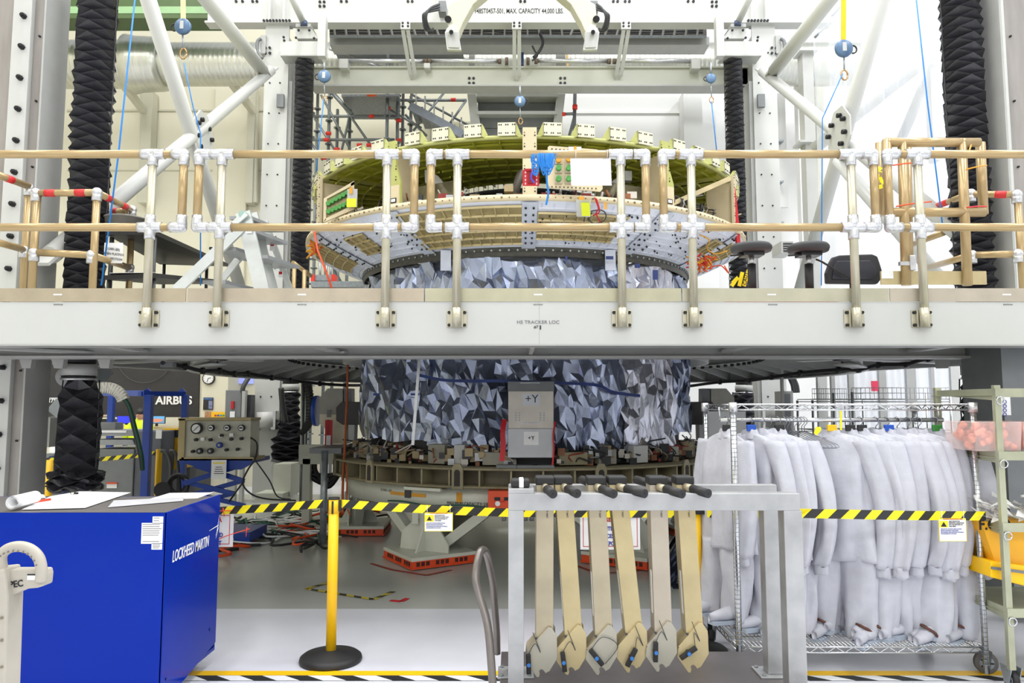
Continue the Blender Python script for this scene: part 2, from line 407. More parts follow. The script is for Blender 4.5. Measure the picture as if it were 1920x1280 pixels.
    MB().tube(spline([P(490, 72, 12.5), P(483, 78, 12.5), P(483, 95, 12.5), P(492, 110, 12.5)]), .03, 6).build('conduit', MIDG, e)
far_column(-1); far_column(1)
# diagonal braces in the side planes
XP = 4.12
def brace(name, pts, r, side, label):
    P = []
    for px, py in pts:
        P.append(atx(px, py, side * XP + .05))
    t = thing('diagonal_brace', label, 'brace', (min(P, key=lambda q: q.z).x, min(P, key=lambda q: q.z).y, min(P, key=lambda q: q.z).z), 'tube braces of the gantry sides')
    d = (P[-1] - P[0]).normalized()
    MB().cyl(P[0], P[-1], r, n=20).build('tube', WHITE, t)
    for q in (P[0], P[-1]):
        MB().beam(q - d * .18, q + d * .18, .03, r * 1.9, up=(1, 0, 0)).build('end_plate', WHITE, t)
brace('a', [(270, -25), (452, 545)], .088, -1, 'white tube brace leaning right beside the left bellows, crossing the rising one')
brace('b', [(508, 132), (95, 478)], .082, -1, 'white tube brace rising from the lower left to the far left column')
brace('c', [(372, -20), (492, 132)], .1, -1, 'short white tube brace from the top beam down to the far left column')
brace('a', [(1662, -25), (1500, 545)], .088, 1, 'white tube brace leaning left behind the right hand reel')
brace('b', [(1430, 134), (1805, 442)], .082, 1, 'white tube brace falling from the far right column to the lower right')
brace('c', [(1570, -20), (1452, 132)], .1, 1, 'short white tube brace from the top beam down to the far right column')
for side, (px, py) in ((-1, (366, 258)), (1, (1586, 252))):
    c = atx(px, py, side * XP)
    t = thing('brace_gusset', 'bolted white gusset plate where the %s tube braces cross' % ('left' if side < 0 else 'right'), 'plate', c)
    ix = -side
    s = .34; pts = [(c.x + ix * .09, c.y + a * s, c.z + b * s) for a, b in [(-.9, -.35), (-.35, -.95), (.35, -.95), (.9, -.35), (.9, .35), (.35, .95), (-.35, .95), (-.9, .35)]]
    MB().prism(pts, (.02, 0, 0)).build('plate', WHITE, t)
    m = MB()
    for a, b in [(-.22, -.05), (-.12, -.16), (.12, .16), (.22, .05), (-.2, .12), (-.1, .2)]:
        m.cyl((c.x + ix * .1, c.y + a, c.z + b), (c.x + ix * .15, c.y + a, c.z + b), .03, n=6)
    m.build('bolts', BLKB, t, kind='stuff')
# rear braces seen through the plastic curtain on the right
t = thing('rear_brace', 'paler white tube brace behind the crossing braces on the right', 'brace', at(1520, 280, 10.5))
MB().cyl(at(1525, 280, 10.6), at(1750, 100, 9.4), .085, n=16).build('tube', WHITE, t)
t = thing('rear_brace', 'thin pale brace rising towards the curtain right of the crossing braces', 'brace', at(1690, 260, 10.5))
MB().cyl(at(1690, 260, 10.6), at(1752, 115, 9.6), .07, n=16).build('tube', WHITE, t)
t = thing('rear_brace', 'pale low tube brace crossing behind the stools and the spare gate', 'brace', at(1700, 560, 8.5))
MB().cyl(at(1570, 300, 9), at(1760, 520, 8), .075, n=16).build('tube', WHITE, t)
# top beam with the capacity lettering
TY = 12.5; zt0 = at(960, 42, TY).z; xa, xb = at(384, 30, TY).x, at(1562, 30, TY).x
t = thing('top_crossbeam', 'white top crossbeam lettered with its maximum capacity', 'beam', (0, TY, zt0))
bx(xa, TY, zt0, xb, TY + .24, zt0 + .035).build('bottom_flange', WHITE, t)
bx(xa, TY + .12, zt0 + .035, xb, TY + .16, zt0 + .9).build('web', WHITE, t)
bx(at(820, 20, TY).x, TY + .02, zt0 + .035, at(1130, 20, TY).x, TY + .13, zt0 + .7).build('face_plate', WHITE, t)
text('948ST0457-501, MAX. CAPACITY 44,000 LBS.', .128, at(973, 21, TY + .018), INK, t, bold=.012, sx=.64)
m = MB()
for px in (375, 443, 455, 474, 482, 600, 608, 640, 650, 765, 773, 1015 - 39, 984, 1150, 1158, 1172, 1180, 1290, 1300, 1335, 1343):
    for py in ((3,) if px not in (600, 608, 1335, 1343) else (4, 12)): p = at(px, py, TY + (.02 if 820 < px < 1130 else .12)); m.cyl(p, p - Vector((0, .02, 0)), .026, n=6)
for px in list(range(495, 545, 6)) + list(range(1403, 1445, 6)): p = at(px, 39, TY - .01); m.cyl(p, p - Vector((0, .02, 0)), .024, n=6)
m.build('bolts', BLKB, t, kind='stuff')
for px in (505, 532, 1410, 1437): pbox(px - 2, -10, px + 2, 40, TY, .12).build('stiffener', WHITE, t)
# cable ladder under it
t = thing('cable_tray', 'grey cable ladder with short rungs under the top crossbeam', 'tray', at(960, 66, 13.1))
for y0, y1 in ((51, 54), (66, 70)): pbox(618, y0, 1325, y1, 13.1, .03).build('side_rail', ZINC, t)
pbox(618, 50, 1325, 69, 13.6, .05).build('tray_shade_sheet', mat('tray_shadow_brown', (82, 74, 70), .6), t)  # dark brown sheet standing in for the shade inside the cable ladder
r = None
for i in range(33):
    px = 622 + i * 21.6; o = 9 * (px - 971) / 350
    rr = MB().beam(at(px - o * .5, 54, 13.08), at(px + -o * .5 - (-o), 66, 13.35) if False else at(px + (6 if px < 880 else (-6 if px > 1070 else 0)), 66, 13.12), .028, .03).build('rung', GREYP, t)
for k, yy in enumerate((57, 60, 63)):
    MB().tube([at(618 + i * 50, yy + rnd.uniform(-1.5, 1.5), 13.4) for i in range(15)], .016, 5).build('cable', BLACK, t)
t = thing('rear_crossbeam', 'grey white beam behind the cable ladder', 'beam', at(960, 84, 13.7))
pbox(618, 69, 1330, 84, 13.7, .4).build('web', GREYP, t)
# lower crossbeam
LY = 13.3
t = thing('lower_crossbeam', 'long cream white lower crossbeam below the drive shaft', 'beam', at(960, 160, LY))
za, zb = at(960, 161, LY).z, at(960, 126, LY).z; xa, xb = at(583, 150, LY).x, at(1402, 150, LY).x
bx(xa, LY - .05, za - .02, xb, LY + .3, za + .01).build('bottom_flange', GREYP, t)
bx(xa, LY, za, xb, LY + .05, zb).build('web', CREAMW, t)
bx(xa, LY - .05, zb - .03, xb, LY + .5, zb).build('top_flange', CREAMW, t)
m = MB()
for cx in (884, 1055):
    for dx in (-4, 4):
        for dy in (147, 156): p = at(cx + dx, dy, LY); m.cyl(p, p - Vector((0, .02, 0)), .026, n=6)
m.build('bolts', BLKB, t, kind='stuff')
for i, (a, b) in enumerate([((760, 42), (774, 150)), ((969, 42), (969, 152)), ((1174, 42), (1160, 150))]):
    tt = thing('hanger_bracket', ['slanting double plate hanger near the left half of the crossbeams', 'upright double plate hanger in the middle of the crossbeams', 'slanting double plate hanger near the right half of the crossbeams'][i], 'bracket', at(b[0], b[1], LY))
    for dx in (-4.6, 4.6):
        p, q = at(a[0] + dx, a[1] + 14, 12.5), at(b[0] + dx, b[1] - 10, 13.2)
        m = MB().beam(p, q, .065, .03, up=(0, 1, 0)); e = (q - p).normalized()
        m.build('plate', WHITE, tt)
        MB().prism([q + Vector((-.032, 0, 0)), q + Vector((.032, 0, 0)), q + e * .1 + Vector((.0 if dx < 0 else -.03, 0, 0))], (0, .03, 0)).build('tip', WHITE, tt)
    p = at(a[0] - 9, a[1] + 12, 12.45); q = at(a[0] + 9, a[1] - 2, 12.45); bx(p.x, 12.45, p.z, q.x, 12.5, q.z).build('head_plate', WHITE, tt)
    m = MB(); bolts(m, [at(a[0] + dx, a[1] + dy, 12.45) for dx in (-5, 5) for dy in (1, 7)], .022); m.build('bolts', BLKB, tt, kind='stuff')
# drive shaft with couplings
t = thing('drive_shaft', 'pale horizontal drive shaft with couplings above the lower crossbeam', 'shaft', at(960, 115, 13.2))
for a, b in ((645, 800), (806, 935), (1008, 1142), (1150, 1300)): MB().cyl(at(a, 114, 13.2), at(b, 115, 13.2), .038, n=14).build('shaft_length', SILVER, t)
for c in (937, 950, 990, 1005, 798, 805, 1142, 1152): MB().cyl(at(c - 3, 115, 13.18), at(c + 3, 115, 13.18), .07 if c in (950, 990) else .05, n=10).build('coupling', mat('bronze_coupling', (112, 98, 84), .4, .5), t)
pbox(974, 98, 982, 122, 13.25, .2).build('gearbox', mat('navy_gearbox', (28, 52, 98), .4), t)
pbox(636, 110, 652, 127, 13.1, .3).build('bearing_bracket', WHITE, t); pbox(1297, 110, 1313, 128, 13.1, .3).build('bearing_bracket', WHITE, t); pbox(795, 118, 806, 127, 13.1, .3).build('bearing_bracket', WHITE, t)
for i, (px, s) in enumerate(((812, -1), (1123, 1))):
    t = thing('junction_box', 'grey junction box with cables on the top beam, %s of the lettering' % ('left' if s < 0 else 'right'), 'box', at(px + 10 * -s, 20, 12.3))
    pbox(px + (10 if s < 0 else -16), 1, px + (24 if s < 0 else -2), 22, 12.3, .2).build('box_body', MIDG, t, bevel=.005)
    for k in range(3): MB().tube(spline([at(px + (12 if s < 0 else -4), 8 + k * 5, 12.25), at(px + s * (6 + k * 4), 16 + k * 4, 12.15), at(px + s * (13 + 3 * k), 32, 12.15), at(px + s * (8 + 3 * k), 52 + k * 2, 12.3), at(px + s * 0, 58 - k * 2, 12.5)]), .02, 6).build('cable', DARK, t)
t = thing('hanging_cable', 'black cable looping from the cable ladder to the drive shaft coupling', 'cable', at(1000, 110, 13))
MB().tube(spline([at(1012, 62, 13), at(1018, 80, 13), at(1010, 98, 13), at(1000, 108, 13)]), .028, 6).build('cable', BLACK, t)
MB().tube(spline([at(998, 86, 13), at(1003, 96, 13), at(1008, 104, 13), at(998, 114, 13)]), .016, 6).build('thin_cable', BLACK, t)
# lifting spreader arms
for s in (-1, 1):
    M = (lambda px, py, Y=10.2, s=s: at(px if s < 0 else 1958 - px, py, Y))
    t = thing('crane_link', 'white hinged lifting arm hanging at the %s of the capacity lettering' % ('left' if s < 0 else 'right'), 'arm', M(852, 95))
    MB().prism([M(908, -30), M(932, -30), M(887, 8), M(868, 42), M(858, 66), M(845, 66), M(838, 38), M(842, 8)], (0, .22, 0)).build('arm_beam', WARMW, t, bevel=.01)
    MB().prism([M(838, 52, 10.1), M(850, 44, 10.1), M(858, 52, 10.1), M(865, 94, 10.1), M(838, 93, 10.1), M(834, 60, 10.1)], (0, .06, 0)).build('foot_plate', WHITE, t, bevel=.01)
    MB().prism([M(836, 61, 10.09), M(862, 61, 10.09), M(861, 90, 10.09), M(841, 89, 10.09)], (0, -.01, 0)).build('raised_panel', GREYP, t)
    MB().cyl(M(846, 60, 10.0), M(846, 60, 10.2), .03, n=10).build('hinge_pin', BLKB, t)
    MB().cyl(M(840, 36, 10.15), M(840, 36, 10.35), .05, n=10).build('pulley', BLKB, t)
# rear bridge frame in the middle
t = thing('bridge_frame', 'grey framed bridge section hanging behind the middle fall arrester', 'frame', at(970, 250, 14.5))
MB().prism([at(876, 176, 14.3), at(892, 176, 14.3), at(905, 262, 14.3), at(886, 262, 14.3)], (0, .3, 0)).build('side_rail', GREYP, t)
MB().prism([at(1060, 176, 14.3), at(1044, 176, 14.3), at(1034, 262, 14.3), at(1050, 262, 14.3)], (0, .3, 0)).build('side_rail', GREYP, t)
for y0, y1 in ((181, 193), (194, 207), (215, 240), (241, 262)): pbox(896, y0, 1042, y1, 14.5, .06).build('panel', MIDG, t)
pbox(895, 208, 1044, 214, 14.25, .2).build('cross_rail', GREYP, t); pbox(893, 174, 1046, 181, 14.25, .3).build('cross_rail', GREYP, t)
for i, px in enumerate((958 - 76, 1052)):
    t = pbox(px - 9 if i else px - 3, 85, px + 8, 130, 14.2, .2).build('upright_post', GREYP, label='short white upright above the lower crossbeam, %s of the middle hanger' % ('right' if i else 'left'), cat='post')
t = pbox(1062, 86, 1066, 130, 14.6, .1).build('copper_pipe', mat('copper_pipe', (186, 150, 96), .4, .3), label='thin tan pipe standing above the crossbeam right of the middle hanger', cat='pipe')
# ---------------------------------------------------------------- bellows
def bellows(name, x, y, z0, z1, r, label, pitch=.1, n=4, jit=.01, rf=None, lean=0):
    t = thing(name, label, 'bellows', (x, y, z0), 'black screw bellows of the gantry')
    m = MB(); k = int((z1 - z0) / (pitch / 2)); rings = []
    rg = random.Random(sum(map(ord, label)))
    for i in range(k + 1):
        z = z0 + (z1 - z0) * i / k; rr = r * (rf(i / k) if rf else 1)
        jx, jy = rg.uniform(-jit, jit), rg.uniform(-jit, jit); tw = .25 * math.sin(i * .13)
        for j in range(2 * n):
            th = math.pi * j / n + tw; ro = rr * (1.3 if (j + i) % 2 == 0 else .68)
            m.v.append((x + jx + ro * math.sin(th) + lean * (z - z0), y + jy - ro * math.cos(th), z + (.012 if (j + i) % 2 == 0 else -.012)))
    for i in range(k):
        for j in range(2 * n):
            a, b = i * 2 * n + j, i * 2 * n + (j + 1) % (2 * n); c, d = a + 2 * n, (i + 1) * 2 * n + (j + 1) % (2 * n)
            if (j + i) % 2 == 0: m.face([a, b, d]); m.face([a, d, c])
            else: m.face([a, b, c]); m.face([b, d, c])
    m.build('folded_skin', BLKF, t)
    m = MB()
    for s in (-1, 1):
        pts = [(x + s * r * (1.24 + .04 * (i % 2)) + lean * (z1 - z0) * i / k, y, z0 + (z1 - z0) * i / k) for i in range(k + 1)]
        m.tube(pts, .007, 4)
    m.build('edge_cord', BLKF, t, kind='stuff')
    return t
zd = 2.34
bellows('screw_bellows', at(172, 250, 6.6).x, 6.6, zd, at(175, -40, 6.6).z, .138, 'big black folded bellows at the left, behind the left inner handrail')
bellows('screw_bellows', at(1812, 250, 6.6).x, 6.6, zd, at(1790, -40, 6.6).z, .138, 'big black folded bellows at the right, behind the spare gate frame')
bellows('screw_bellows', at(567, 300, 12.5).x, 12.5, 2.4, at(567, 106, 12.5).z, .125, 'slim black bellows beside the far left column above the deck')
bellows('screw_bellows', at(1379, 300, 12.5).x, 12.5, 2.4, at(1379, 112, 12.5).z, .125, 'slim black bellows beside the far right column above the deck')
sw = lambda u: 1.7 - 1.0 * min(1, u / .16) if u < .16 else (1.0 if u < .9 else 1.15 - (u - .9) * 5)
bellows('screw_bellows', at(148, 800, 6.6).x, 6.6, at(148, 918, 6.6).z, at(148, 712, 6.6).z, .13, 'black bellows under the deck at left, its bottom folds bunched up', pitch=.16, rf=lambda u: 1.1 if u < .85 else 1.12 - (u - .85) * 3.2)
bellows('screw_bellows', at(1838, 800, 6.6).x, 6.6, at(1838, 960, 6.6).z, at(1838, 710, 6.6).z, .13, 'black bellows under the deck at right, behind the bin rack', pitch=.16, rf=lambda u: 1.7 - 2.2 * u if u < .3 else (1.04 if u < .85 else 1.04 - (u - .85) * 3))
bellows('screw_bellows', at(545, 800, 12.5).x, 12.5, at(545, 866, 12.5).z, at(545, 735, 12.5).z, .14, 'sagging black bellows under the deck beside the far left column', pitch=.12, rf=lambda u: 1.75 if u < .32 else (1.5 if u < .4 else (1.15 if u < .6 else .85)))
bellows('screw_bellows', at(1394, 780, 12.5).x, 12.5, at(1394, 900, 12.5).z, at(1394, 736, 12.5).z, .14, 'small black bellows under the deck at the far right column', pitch=.14, rf=lambda u: 1.0)
for bt in [o for o in col.objects if o.get('label', '').startswith(('black bellows under the deck at left', 'black bellows under the deck at right'))]:
    m = MB(); rg = random.Random(3); c = bt.location
    def sk(u, v):
        a = 2 * math.pi * u; r = .13 + .1 * abs(math.sin(v * 9.4)) + .03 * noise.noise(Vector((math.cos(a) * 4, math.sin(a) * 4, v * 9))); return (c.x + r * math.sin(a), c.y - r * math.cos(a), c.z + .16 * (1 - v) + .02 * math.sin(a * 5 + v * 8))
    m.grid(sk, 40, 14, smooth=False); m.build('bunched_folds', BLKF, bt)
for i, (px, Y, r, y0, y1) in enumerate(((148, 6.6, .13, 655, 713), (1836, 6.6, .13, 655, 711), (546, 12.5, .13, 705, 736), (1394, 12.5, .13, 708, 737))):
    t = thing('screw_collar', 'grey and black collar above the lower bellows ' + ('at left under the deck', 'at right under the deck', 'by the far left column', 'by the far right column')[i], 'collar', at(px, y1, Y), 'collars over the lower bellows')
    c = at(px, 700, Y)
    zz = lambda f: at(px, y0 + (y1 - y0) * f, Y).z
    MB().cyl((c.x, Y, zz(.45)), (c.x, Y, zz(0)), r * 1.02, n=24).build('black_sleeve', BLACK, t)
    MB().cyl((c.x, Y, zz(.85)), (c.x, Y, zz(.5)), r * 1.12, n=24).build('steel_ring', GREYP, t)
    MB().cyl((c.x, Y, zz(.94)), (c.x, Y, zz(.86)), r * 1.05, n=24).build('black_band', BLACK, t)
    MB().cyl((c.x, Y, zz(1.0)), (c.x, Y, zz(.93)), r * 1.12, n=24).build('steel_lip', SILVER, t)
# ---------------------------------------------------------------- fall arresters and cords
def reel(px, py, Y, r, label, ytop, yhook, strap=None, face=WHITE, side=-1):
    c = at(px, py, Y); t = thing('fall_arrester', label, 'reel', c, 'blue fall arrest reels hanging over the deck')
    MB().lathe([(0, -.3 * r), (.85 * r, -.3 * r), (r, -.15 * r), (r, .15 * r), (.85 * r, .3 * r), (0, .3 * r)], (0, 0, 0), 24).v
    m = MB().lathe([(.001, -.3 * r), (.85 * r, -.3 * r), (r, -.15 * r), (r, .15 * r), (.85 * r, .3 * r), (.001, .3 * r)], (0, 0, 0), 24)
    m.v = [(c.x + a, c.y + zz, c.z + b) for a, b, zz in m.v]; m.build('reel_housing', HOOK, t)
    if face: bx(c.x - .25 * r, c.y - .33 * r, c.z - .4 * r, c.x + .2 * r, c.y - .29 * r, c.z + .6 * r).build('label_plate', face, t)
    MB().tube(arc((c.x + side * r, c.y, c.z - .1 * r), .45 * r, -100, 100, 8, (side, 0, 0), (0, 0, 1)), .09 * r, 6).build('carry_handle', BLACK, t)
    top = at(px, ytop, Y)
    if strap: MB().beam(c + Vector((0, 0, r)), top, .05, .012, up=(0, 1, 0)).build('webbing_strap', strap, t)
    else: MB().cyl(c + Vector((0, 0, r)), top, .02, n=6).build('shackle', ZINC, t)
    hk = at(px + 1, yhook, Y); MB().cyl(c - Vector((0, 0, r)), hk, .009, n=6).build('lifeline', ZINC, t)
    MB().tube(arc(hk - Vector((0, 0, .05)), .035, 0, 360, 10, (1, 0, 0), (0, 0, 1.6)), .009, 5).build('snap_hook', mat('brass_hook', (190, 150, 100), .35, .6), t)
reel(343, 50, 7.4, .085, 'fall arrest reel hanging on a cream strap at the upper left', -30, 92, mat('cream_strap', (226, 214, 170), .6))
reel(608, 143, 12.2, .11, 'fall arrest reel hanging under the left screw carriage', 118, 180)
reel(975, 190, 12.6, .1, 'fall arrest reel hanging under the middle of the lower crossbeam', 162, 222, side=1)
reel(1333, 147, 12.2, .085, 'fall arrest reel hanging under the right screw carriage', 118, 182, face=None)
reel(1582, 91, 7.6, .095, 'fall arrest reel hanging on a yellow strap at the upper right', -30, 132, YEL, side=1)
def cord(label, pts, r=.006, m=ROPE, name='cord'):
    return MB().tube([at(*q) for q in pts], r, 6).build(name, m, label=label, cat='cord')
cord('blue cord running down past the left big bellows to the deck', [(255, -20, 6.2), (222, 290, 6.2), (190, 535, 6.3)], .007)
cord('blue cord from the upper left reel hook down to the handrail', [(345, 118, 7.3), (362, 200, 7.3), (376, 250, 7.3), (376, 535, 7.0)], .006)
cord('blue cord running down in front of the plastic curtain at right', [(1716, -20, 6.4), (1740, 200, 6.4), (1760, 360, 6.4), (1768, 430, 6.5)], .006)
cord('blue cord from the upper right reel bent at the gantry brace', [(1580, 138, 7.5), (1542, 222, 7.6), (1540, 535, 7.4)], .006)
cord('thin blue cord below the reel of the right screw carriage', [(1334, 190, 12.1), (1346, 305, 12.1)], .009)
cord('thin blue cord below the reel of the left screw carriage', [(607, 186, 12.1), (592, 330, 12.1)], .009)
# ================================================================ SCAFFOLD BEHIND THE SPACECRAFT
SC = mat('scaffold_zinc', (128, 134, 136), .4, .5, var=.08); SCR = mat('scaffold_red', (226, 52, 34), .5)
SCO = mat('scaffold_orange', (240, 100, 40), .5)
sc = thing('scaffold_tower', 'grey modular scaffold tower with red and orange marks behind the left of the spacecraft', 'scaffold', at(720, 900, 15.2) * Vector((1, 1, 0)) if False else (at(720, 300, 15.2).x, 15.2, 0))
SY = 15.0
def pole(px0, py0, px1, py1, Y0=SY, Y1=None, r=.033, name='ledger'):
    MB().cyl(at(px0, py0, Y0), at(px1, py1, Y1 or Y0), r, n=8).build(name, SC, sc)
for px, y0, Y in ((585, 176, 14.6), (596, 176, 15.6), (618, 176, 15), (633, 205, 15.4), (656, 220, 15.6), (728, 78, 14.7), (746, 170, 14.9), (756, 170, 15.5), (771, 180, 15.2)):
    a = at(px, y0, Y); MB().cyl((a.x, Y, .05), a, .034, n=8).build('standard', SC, sc)
    m = MB(); z = 1.0
    while z < a.z: m.cyl((a.x, Y, z), (a.x, Y, z + .025), .075, n=8); z += .5
    m.build('rosette_discs', SC, sc, kind='stuff')
for a in [(585, 218, 745, 218), (585, 262, 740, 262), (745, 188, 875, 188), (585, 485, 700, 485)]: pole(*a)
for a in [(590, 222, 640, 300), (602, 178, 662, 290), (625, 172, 702, 282), (658, 205, 640, 285), (585, 270, 605, 300), (730, 205, 790, 240), (775, 245, 834, 172), (834, 245, 874, 188), (770, 176, 880, 236), (760, 215, 800, 255), (590, 330, 610, 400), (588, 430, 640, 530)]: pole(*a, r=.026, name='diagonal')
for a in [(620, 170, 660, 215)]: pole(*a, r=.045, name='diagonal')
m = MB()
for px, py in [(612, 262), (697, 218), (728, 203), (850, 187), (583, 203), (577 + 30, 296), (692, 272), (616, 250), (632, 280), (748, 226), (748, 263), (702, 89), (674, 272)]:
    p = at(px, py, SY - .12); m.cyl(p - Vector((.05, 0, 0)), p + Vector((.05, 0, 0)), .04, n=8)
m.build('red_marks', SCR, sc, kind='stuff')
PERF = mat('perforated_steel_plank', (142, 146, 152), .4, .4, var=.16, scale=30)
for i in range(6):
    y = 178 + i * 7; Y = 14.6 + i * .28; a, b = at(640 + i * 3, y, Y), at(748, y, Y)
    bx(a.x, Y, a.z - .03, b.x, Y + .26, a.z + .02).build('deck_plank', PERF, sc)
for i in range(4):
    Y = 14.7 + i * .3; a, b = at(628, 96 + i * 9, Y), at(868, 96 + i * 9, Y)
    bx(a.x, Y, a.z - .03, b.x, Y + .27, a.z + .02).build('deck_plank', PERF, sc)
pbox(618, 84, 770, 92, 14.5, .06).build('guard_rail', SILVER, sc); MB().cyl(at(618, 92, 14.4), at(664, 106, 14.9), .03, n=8).build('diagonal', SILVER, sc); MB().cyl(at(676, 114, 14.4), at(722, 128, 14.9), .03, n=8).build('diagonal', SILVER, sc)
m = MB(); pbox(652, 92, 672, 96, 14.45, .03, m); pbox(697, 86, 704, 93, 14.42, .03, m); pbox(688, 177, 705, 180, 14.45, .03, m); m.build('orange_labels', SCO, sc, kind='stuff')
st = thing('scaffold_stair', 'grey scaffold stair flight descending to the right behind the spacecraft', 'stair', at(830, 250, 14.4))
MB().beam(at(768, 198, 14.4), at(868, 252, 14.4), .04, .16).build('stringer', mat('stair_grey', (140, 146, 158), .45, .3), st)
for i in range(6):
    px, py = 772 + i * 17, 200 + i * 10; a, b = at(px, py - 2, 14.5), at(px + 22, py + 2, 14.5); bx(a.x, 14.45, b.z - .06, b.x, 15.2, b.z).build('tread', PERF, st)
    MB().cyl(at(px + 8, py - 30, 14.5), at(px + 8, py, 14.5), .015, n=6).build('baluster', SILVER, st)
t = thing('scaffold_post', 'single scaffold post with red clamps rising behind the right tabs', 'post', at(1075, 260, 14))
MB().cyl(at(1078, 176, 14), at(1074, 400, 14), .035, n=8).build('standard', SC, t); MB().cyl(at(1056, 214, 14), at(1080, 213, 14), .03, n=8).build('side_arm', SC, t)
MB().cyl(at(1078, 215, 14), at(1066, 260, 14.2), .03, n=8).build('diagonal', SC, t)
m = MB(); m.cyl(at(1078, 205, 13.98), at(1078, 197, 13.98), .05, n=8); m.cyl(at(1054, 214, 13.98), at(1060, 214, 13.98), .04, n=8); m.build('red_marks', SCR, t, kind='stuff')
# low scaffold boards at deck level left of the foil
t = thing('low_scaffold_boards', 'grey scaffold beams with red end caps just above the deck, left of the foil', 'scaffold', at(640, 535, 12))
pbox(583, 515, 628, 526, 11.8, .2).build('toe_panel', ZINC, t); pbox(583, 527, 700, 538, 11.7, .3).build('long_beam', ZINC, t)
for px in (586, 624): pbox(px - 3, 514, px + 3, 527, 11.75, .2).build('red_cap', SCR, t)
for px in (600, 612, 620, 634): MB().cyl(at(px, 490, 12.2), at(px, 530, 12.2), .02, n=6).build('upright', ZINC, t)
# ---------------------------------------------------------------- plastic curtain on the right
CUR = mat('clear_curtain', (236, 240, 248), .12, var=0, alpha=.42, bump=.3, bscale=3)
t = thing('plastic_curtain', 'large translucent plastic sheet hanging behind the right braces', 'curtain', at(1690, 540, 9.8))
a, b = at(1535, 300, 10.2), at(1875, 300, 8.6)
def cf(u, v):
    x = a.x + (b.x - a.x) * u; y = a.y + (b.y - a.y) * u + .05 * math.sin(u * 60) + .04 * math.sin(u * 23 + 2); z = 2.3 + (8.6 - 2.3) * v
    return (x, y, z)
MB().grid(cf, 120, 2).build('clear_sheet', CUR, t)
p, q = at(1528, 65, 10.3), at(1560, 25, 10.1)
for (x0, y0, x1, y1) in ((1560, 30, 1590, -5), (1528, 70, 1545, 52)): MB().cyl(at(x0, y0, 10.2), at(x1, y1, 10.2), .02, n=6).build('curtain_rail', ZINC, t)
# vertical white frame of the curtain
t = thing('curtain_frame', 'white square frame with bolted joints behind the plastic curtain', 'frame', at(1515, 540, 11))
pbox(1512, 90, 1532, 545, 11.2, .2).build('post', WHITE, t); pbox(1500, 90, 1535, 94, 11.1, .3).build('joint_plate', WHITE, t); pbox(1500, 262, 1540, 266, 11.1, .3).build('joint_plate', WHITE, t)
pbox(1748, 120, 1760, 300, 9.6, .15).build('post', WHITE, t)
# ================================================================ WORK PLATFORM
BY = 5.22; zb0, zb1 = at(960, 648, BY).z, at(960, 566, BY).z; ZD = zb1; X0 = .17; CY = 9.7
pf = thing('work_platform', 'large white work platform ringing the spacecraft, its long front beam across the picture', 'platform', (0, BY, zb0))
bx(-5.2, BY, zb0 + .012, 5.2, BY + .014, zb1 - .01).build('front_beam_web', WHITE, pf)
bx(-5.2, BY - .005, zb0, 5.2, BY + .2, zb0 + .012).build('front_beam_flange', GREYP, pf)
bx(-5.2, BY, zb1 - .01, 5.2, BY + .2, zb1).build('front_beam_flange', WHITE, pf)
def deck_piece(name, pts, z0, z1, mm=DECKU): return MB().prism([(a, b, z0) for a, b in pts], (0, 0, z1 - z0)).build(name, mm, pf)
deck_piece('deck_plate', [(-5.2, BY + .02), (5.2, BY + .02), (5.2, 7.2), (-5.2, 7.2)], ZD - .03, ZD - .002)
m = MB(); m.lathe([(2.25, ZD - .03), (4.0, ZD - .03), (4.0, ZD - .002), (2.25, ZD - .002)], (X0, CY, 0), 64, -62, 62 + 236 - 0 if False else 298, closed=False)
m.build('deck_ring_plate', DECKU, pf)
m = MB(); m.lathe([(3.98, ZD - .03), (3.98, 2.0), (4.0, 2.0), (4.0, ZD - .03)], (X0, CY, 0), 72, 48, 312); m.build('outer_ring_web', DECKU, pf)
m = MB(); m.lathe([(3.9, 2.0), (4.06, 2.0), (4.06, 1.985), (3.9, 1.985)], (X0, CY, 0), 72, 48, 312, closed=True); m.build('outer_ring_flange', GREYP, pf)
m = MB(); m.lathe([(3.0, ZD - .03), (3.0, 2.2), (3.02, 2.2), (3.02, ZD - .03)], (X0, CY, 0), 72, 30, 330); m.build('inner_ring_web', DECKU, pf)
m = MB(); m.lathe([(2.96, 2.2), (3.06, 2.2), (3.06, 2.185), (2.96, 2.185)], (X0, CY, 0), 72, 30, 330, closed=True); m.build('inner_ring_flange', GREYP, pf)
m = MB(); m.lathe([(2.3, ZD - .03), (2.3, 2.12), (2.33, 2.12), (2.33, ZD - .03)], (X0, CY, 0), 64, 0, 360); m.build('hole_ring_web', GREYP, pf)
for i in range(40):
    th = R(52 + i * 6.5); c, s = math.sin(th), -math.cos(th)
    if 52 + i * 6.5 > 310: break
    MB().prism([(X0 + 3.02 * c, CY + 3.02 * s, ZD - .03), (X0 + 3.98 * c, CY + 3.98 * s, ZD - .03), (X0 + 3.98 * c, CY + 3.98 * s, 2.0), (X0 + 3.02 * c, CY + 3.02 * s, 2.22)], (.012 * s, -.012 * c, 0)).build('radial_gusset', GREYP, pf)
m = MB()
for i in range(70):
    a = 60 + i * 3.5
    if a > 300: break
    th = R(a); p = Vector((X0 + 2.98 * math.sin(th), CY - 2.98 * math.cos(th), 2.16)); d = Vector((-math.sin(th), math.cos(th), 0)); m.cyl(p, p + d * .04, .022, n=6)
m.build('ring_bolts', BLKB, pf, kind='stuff')
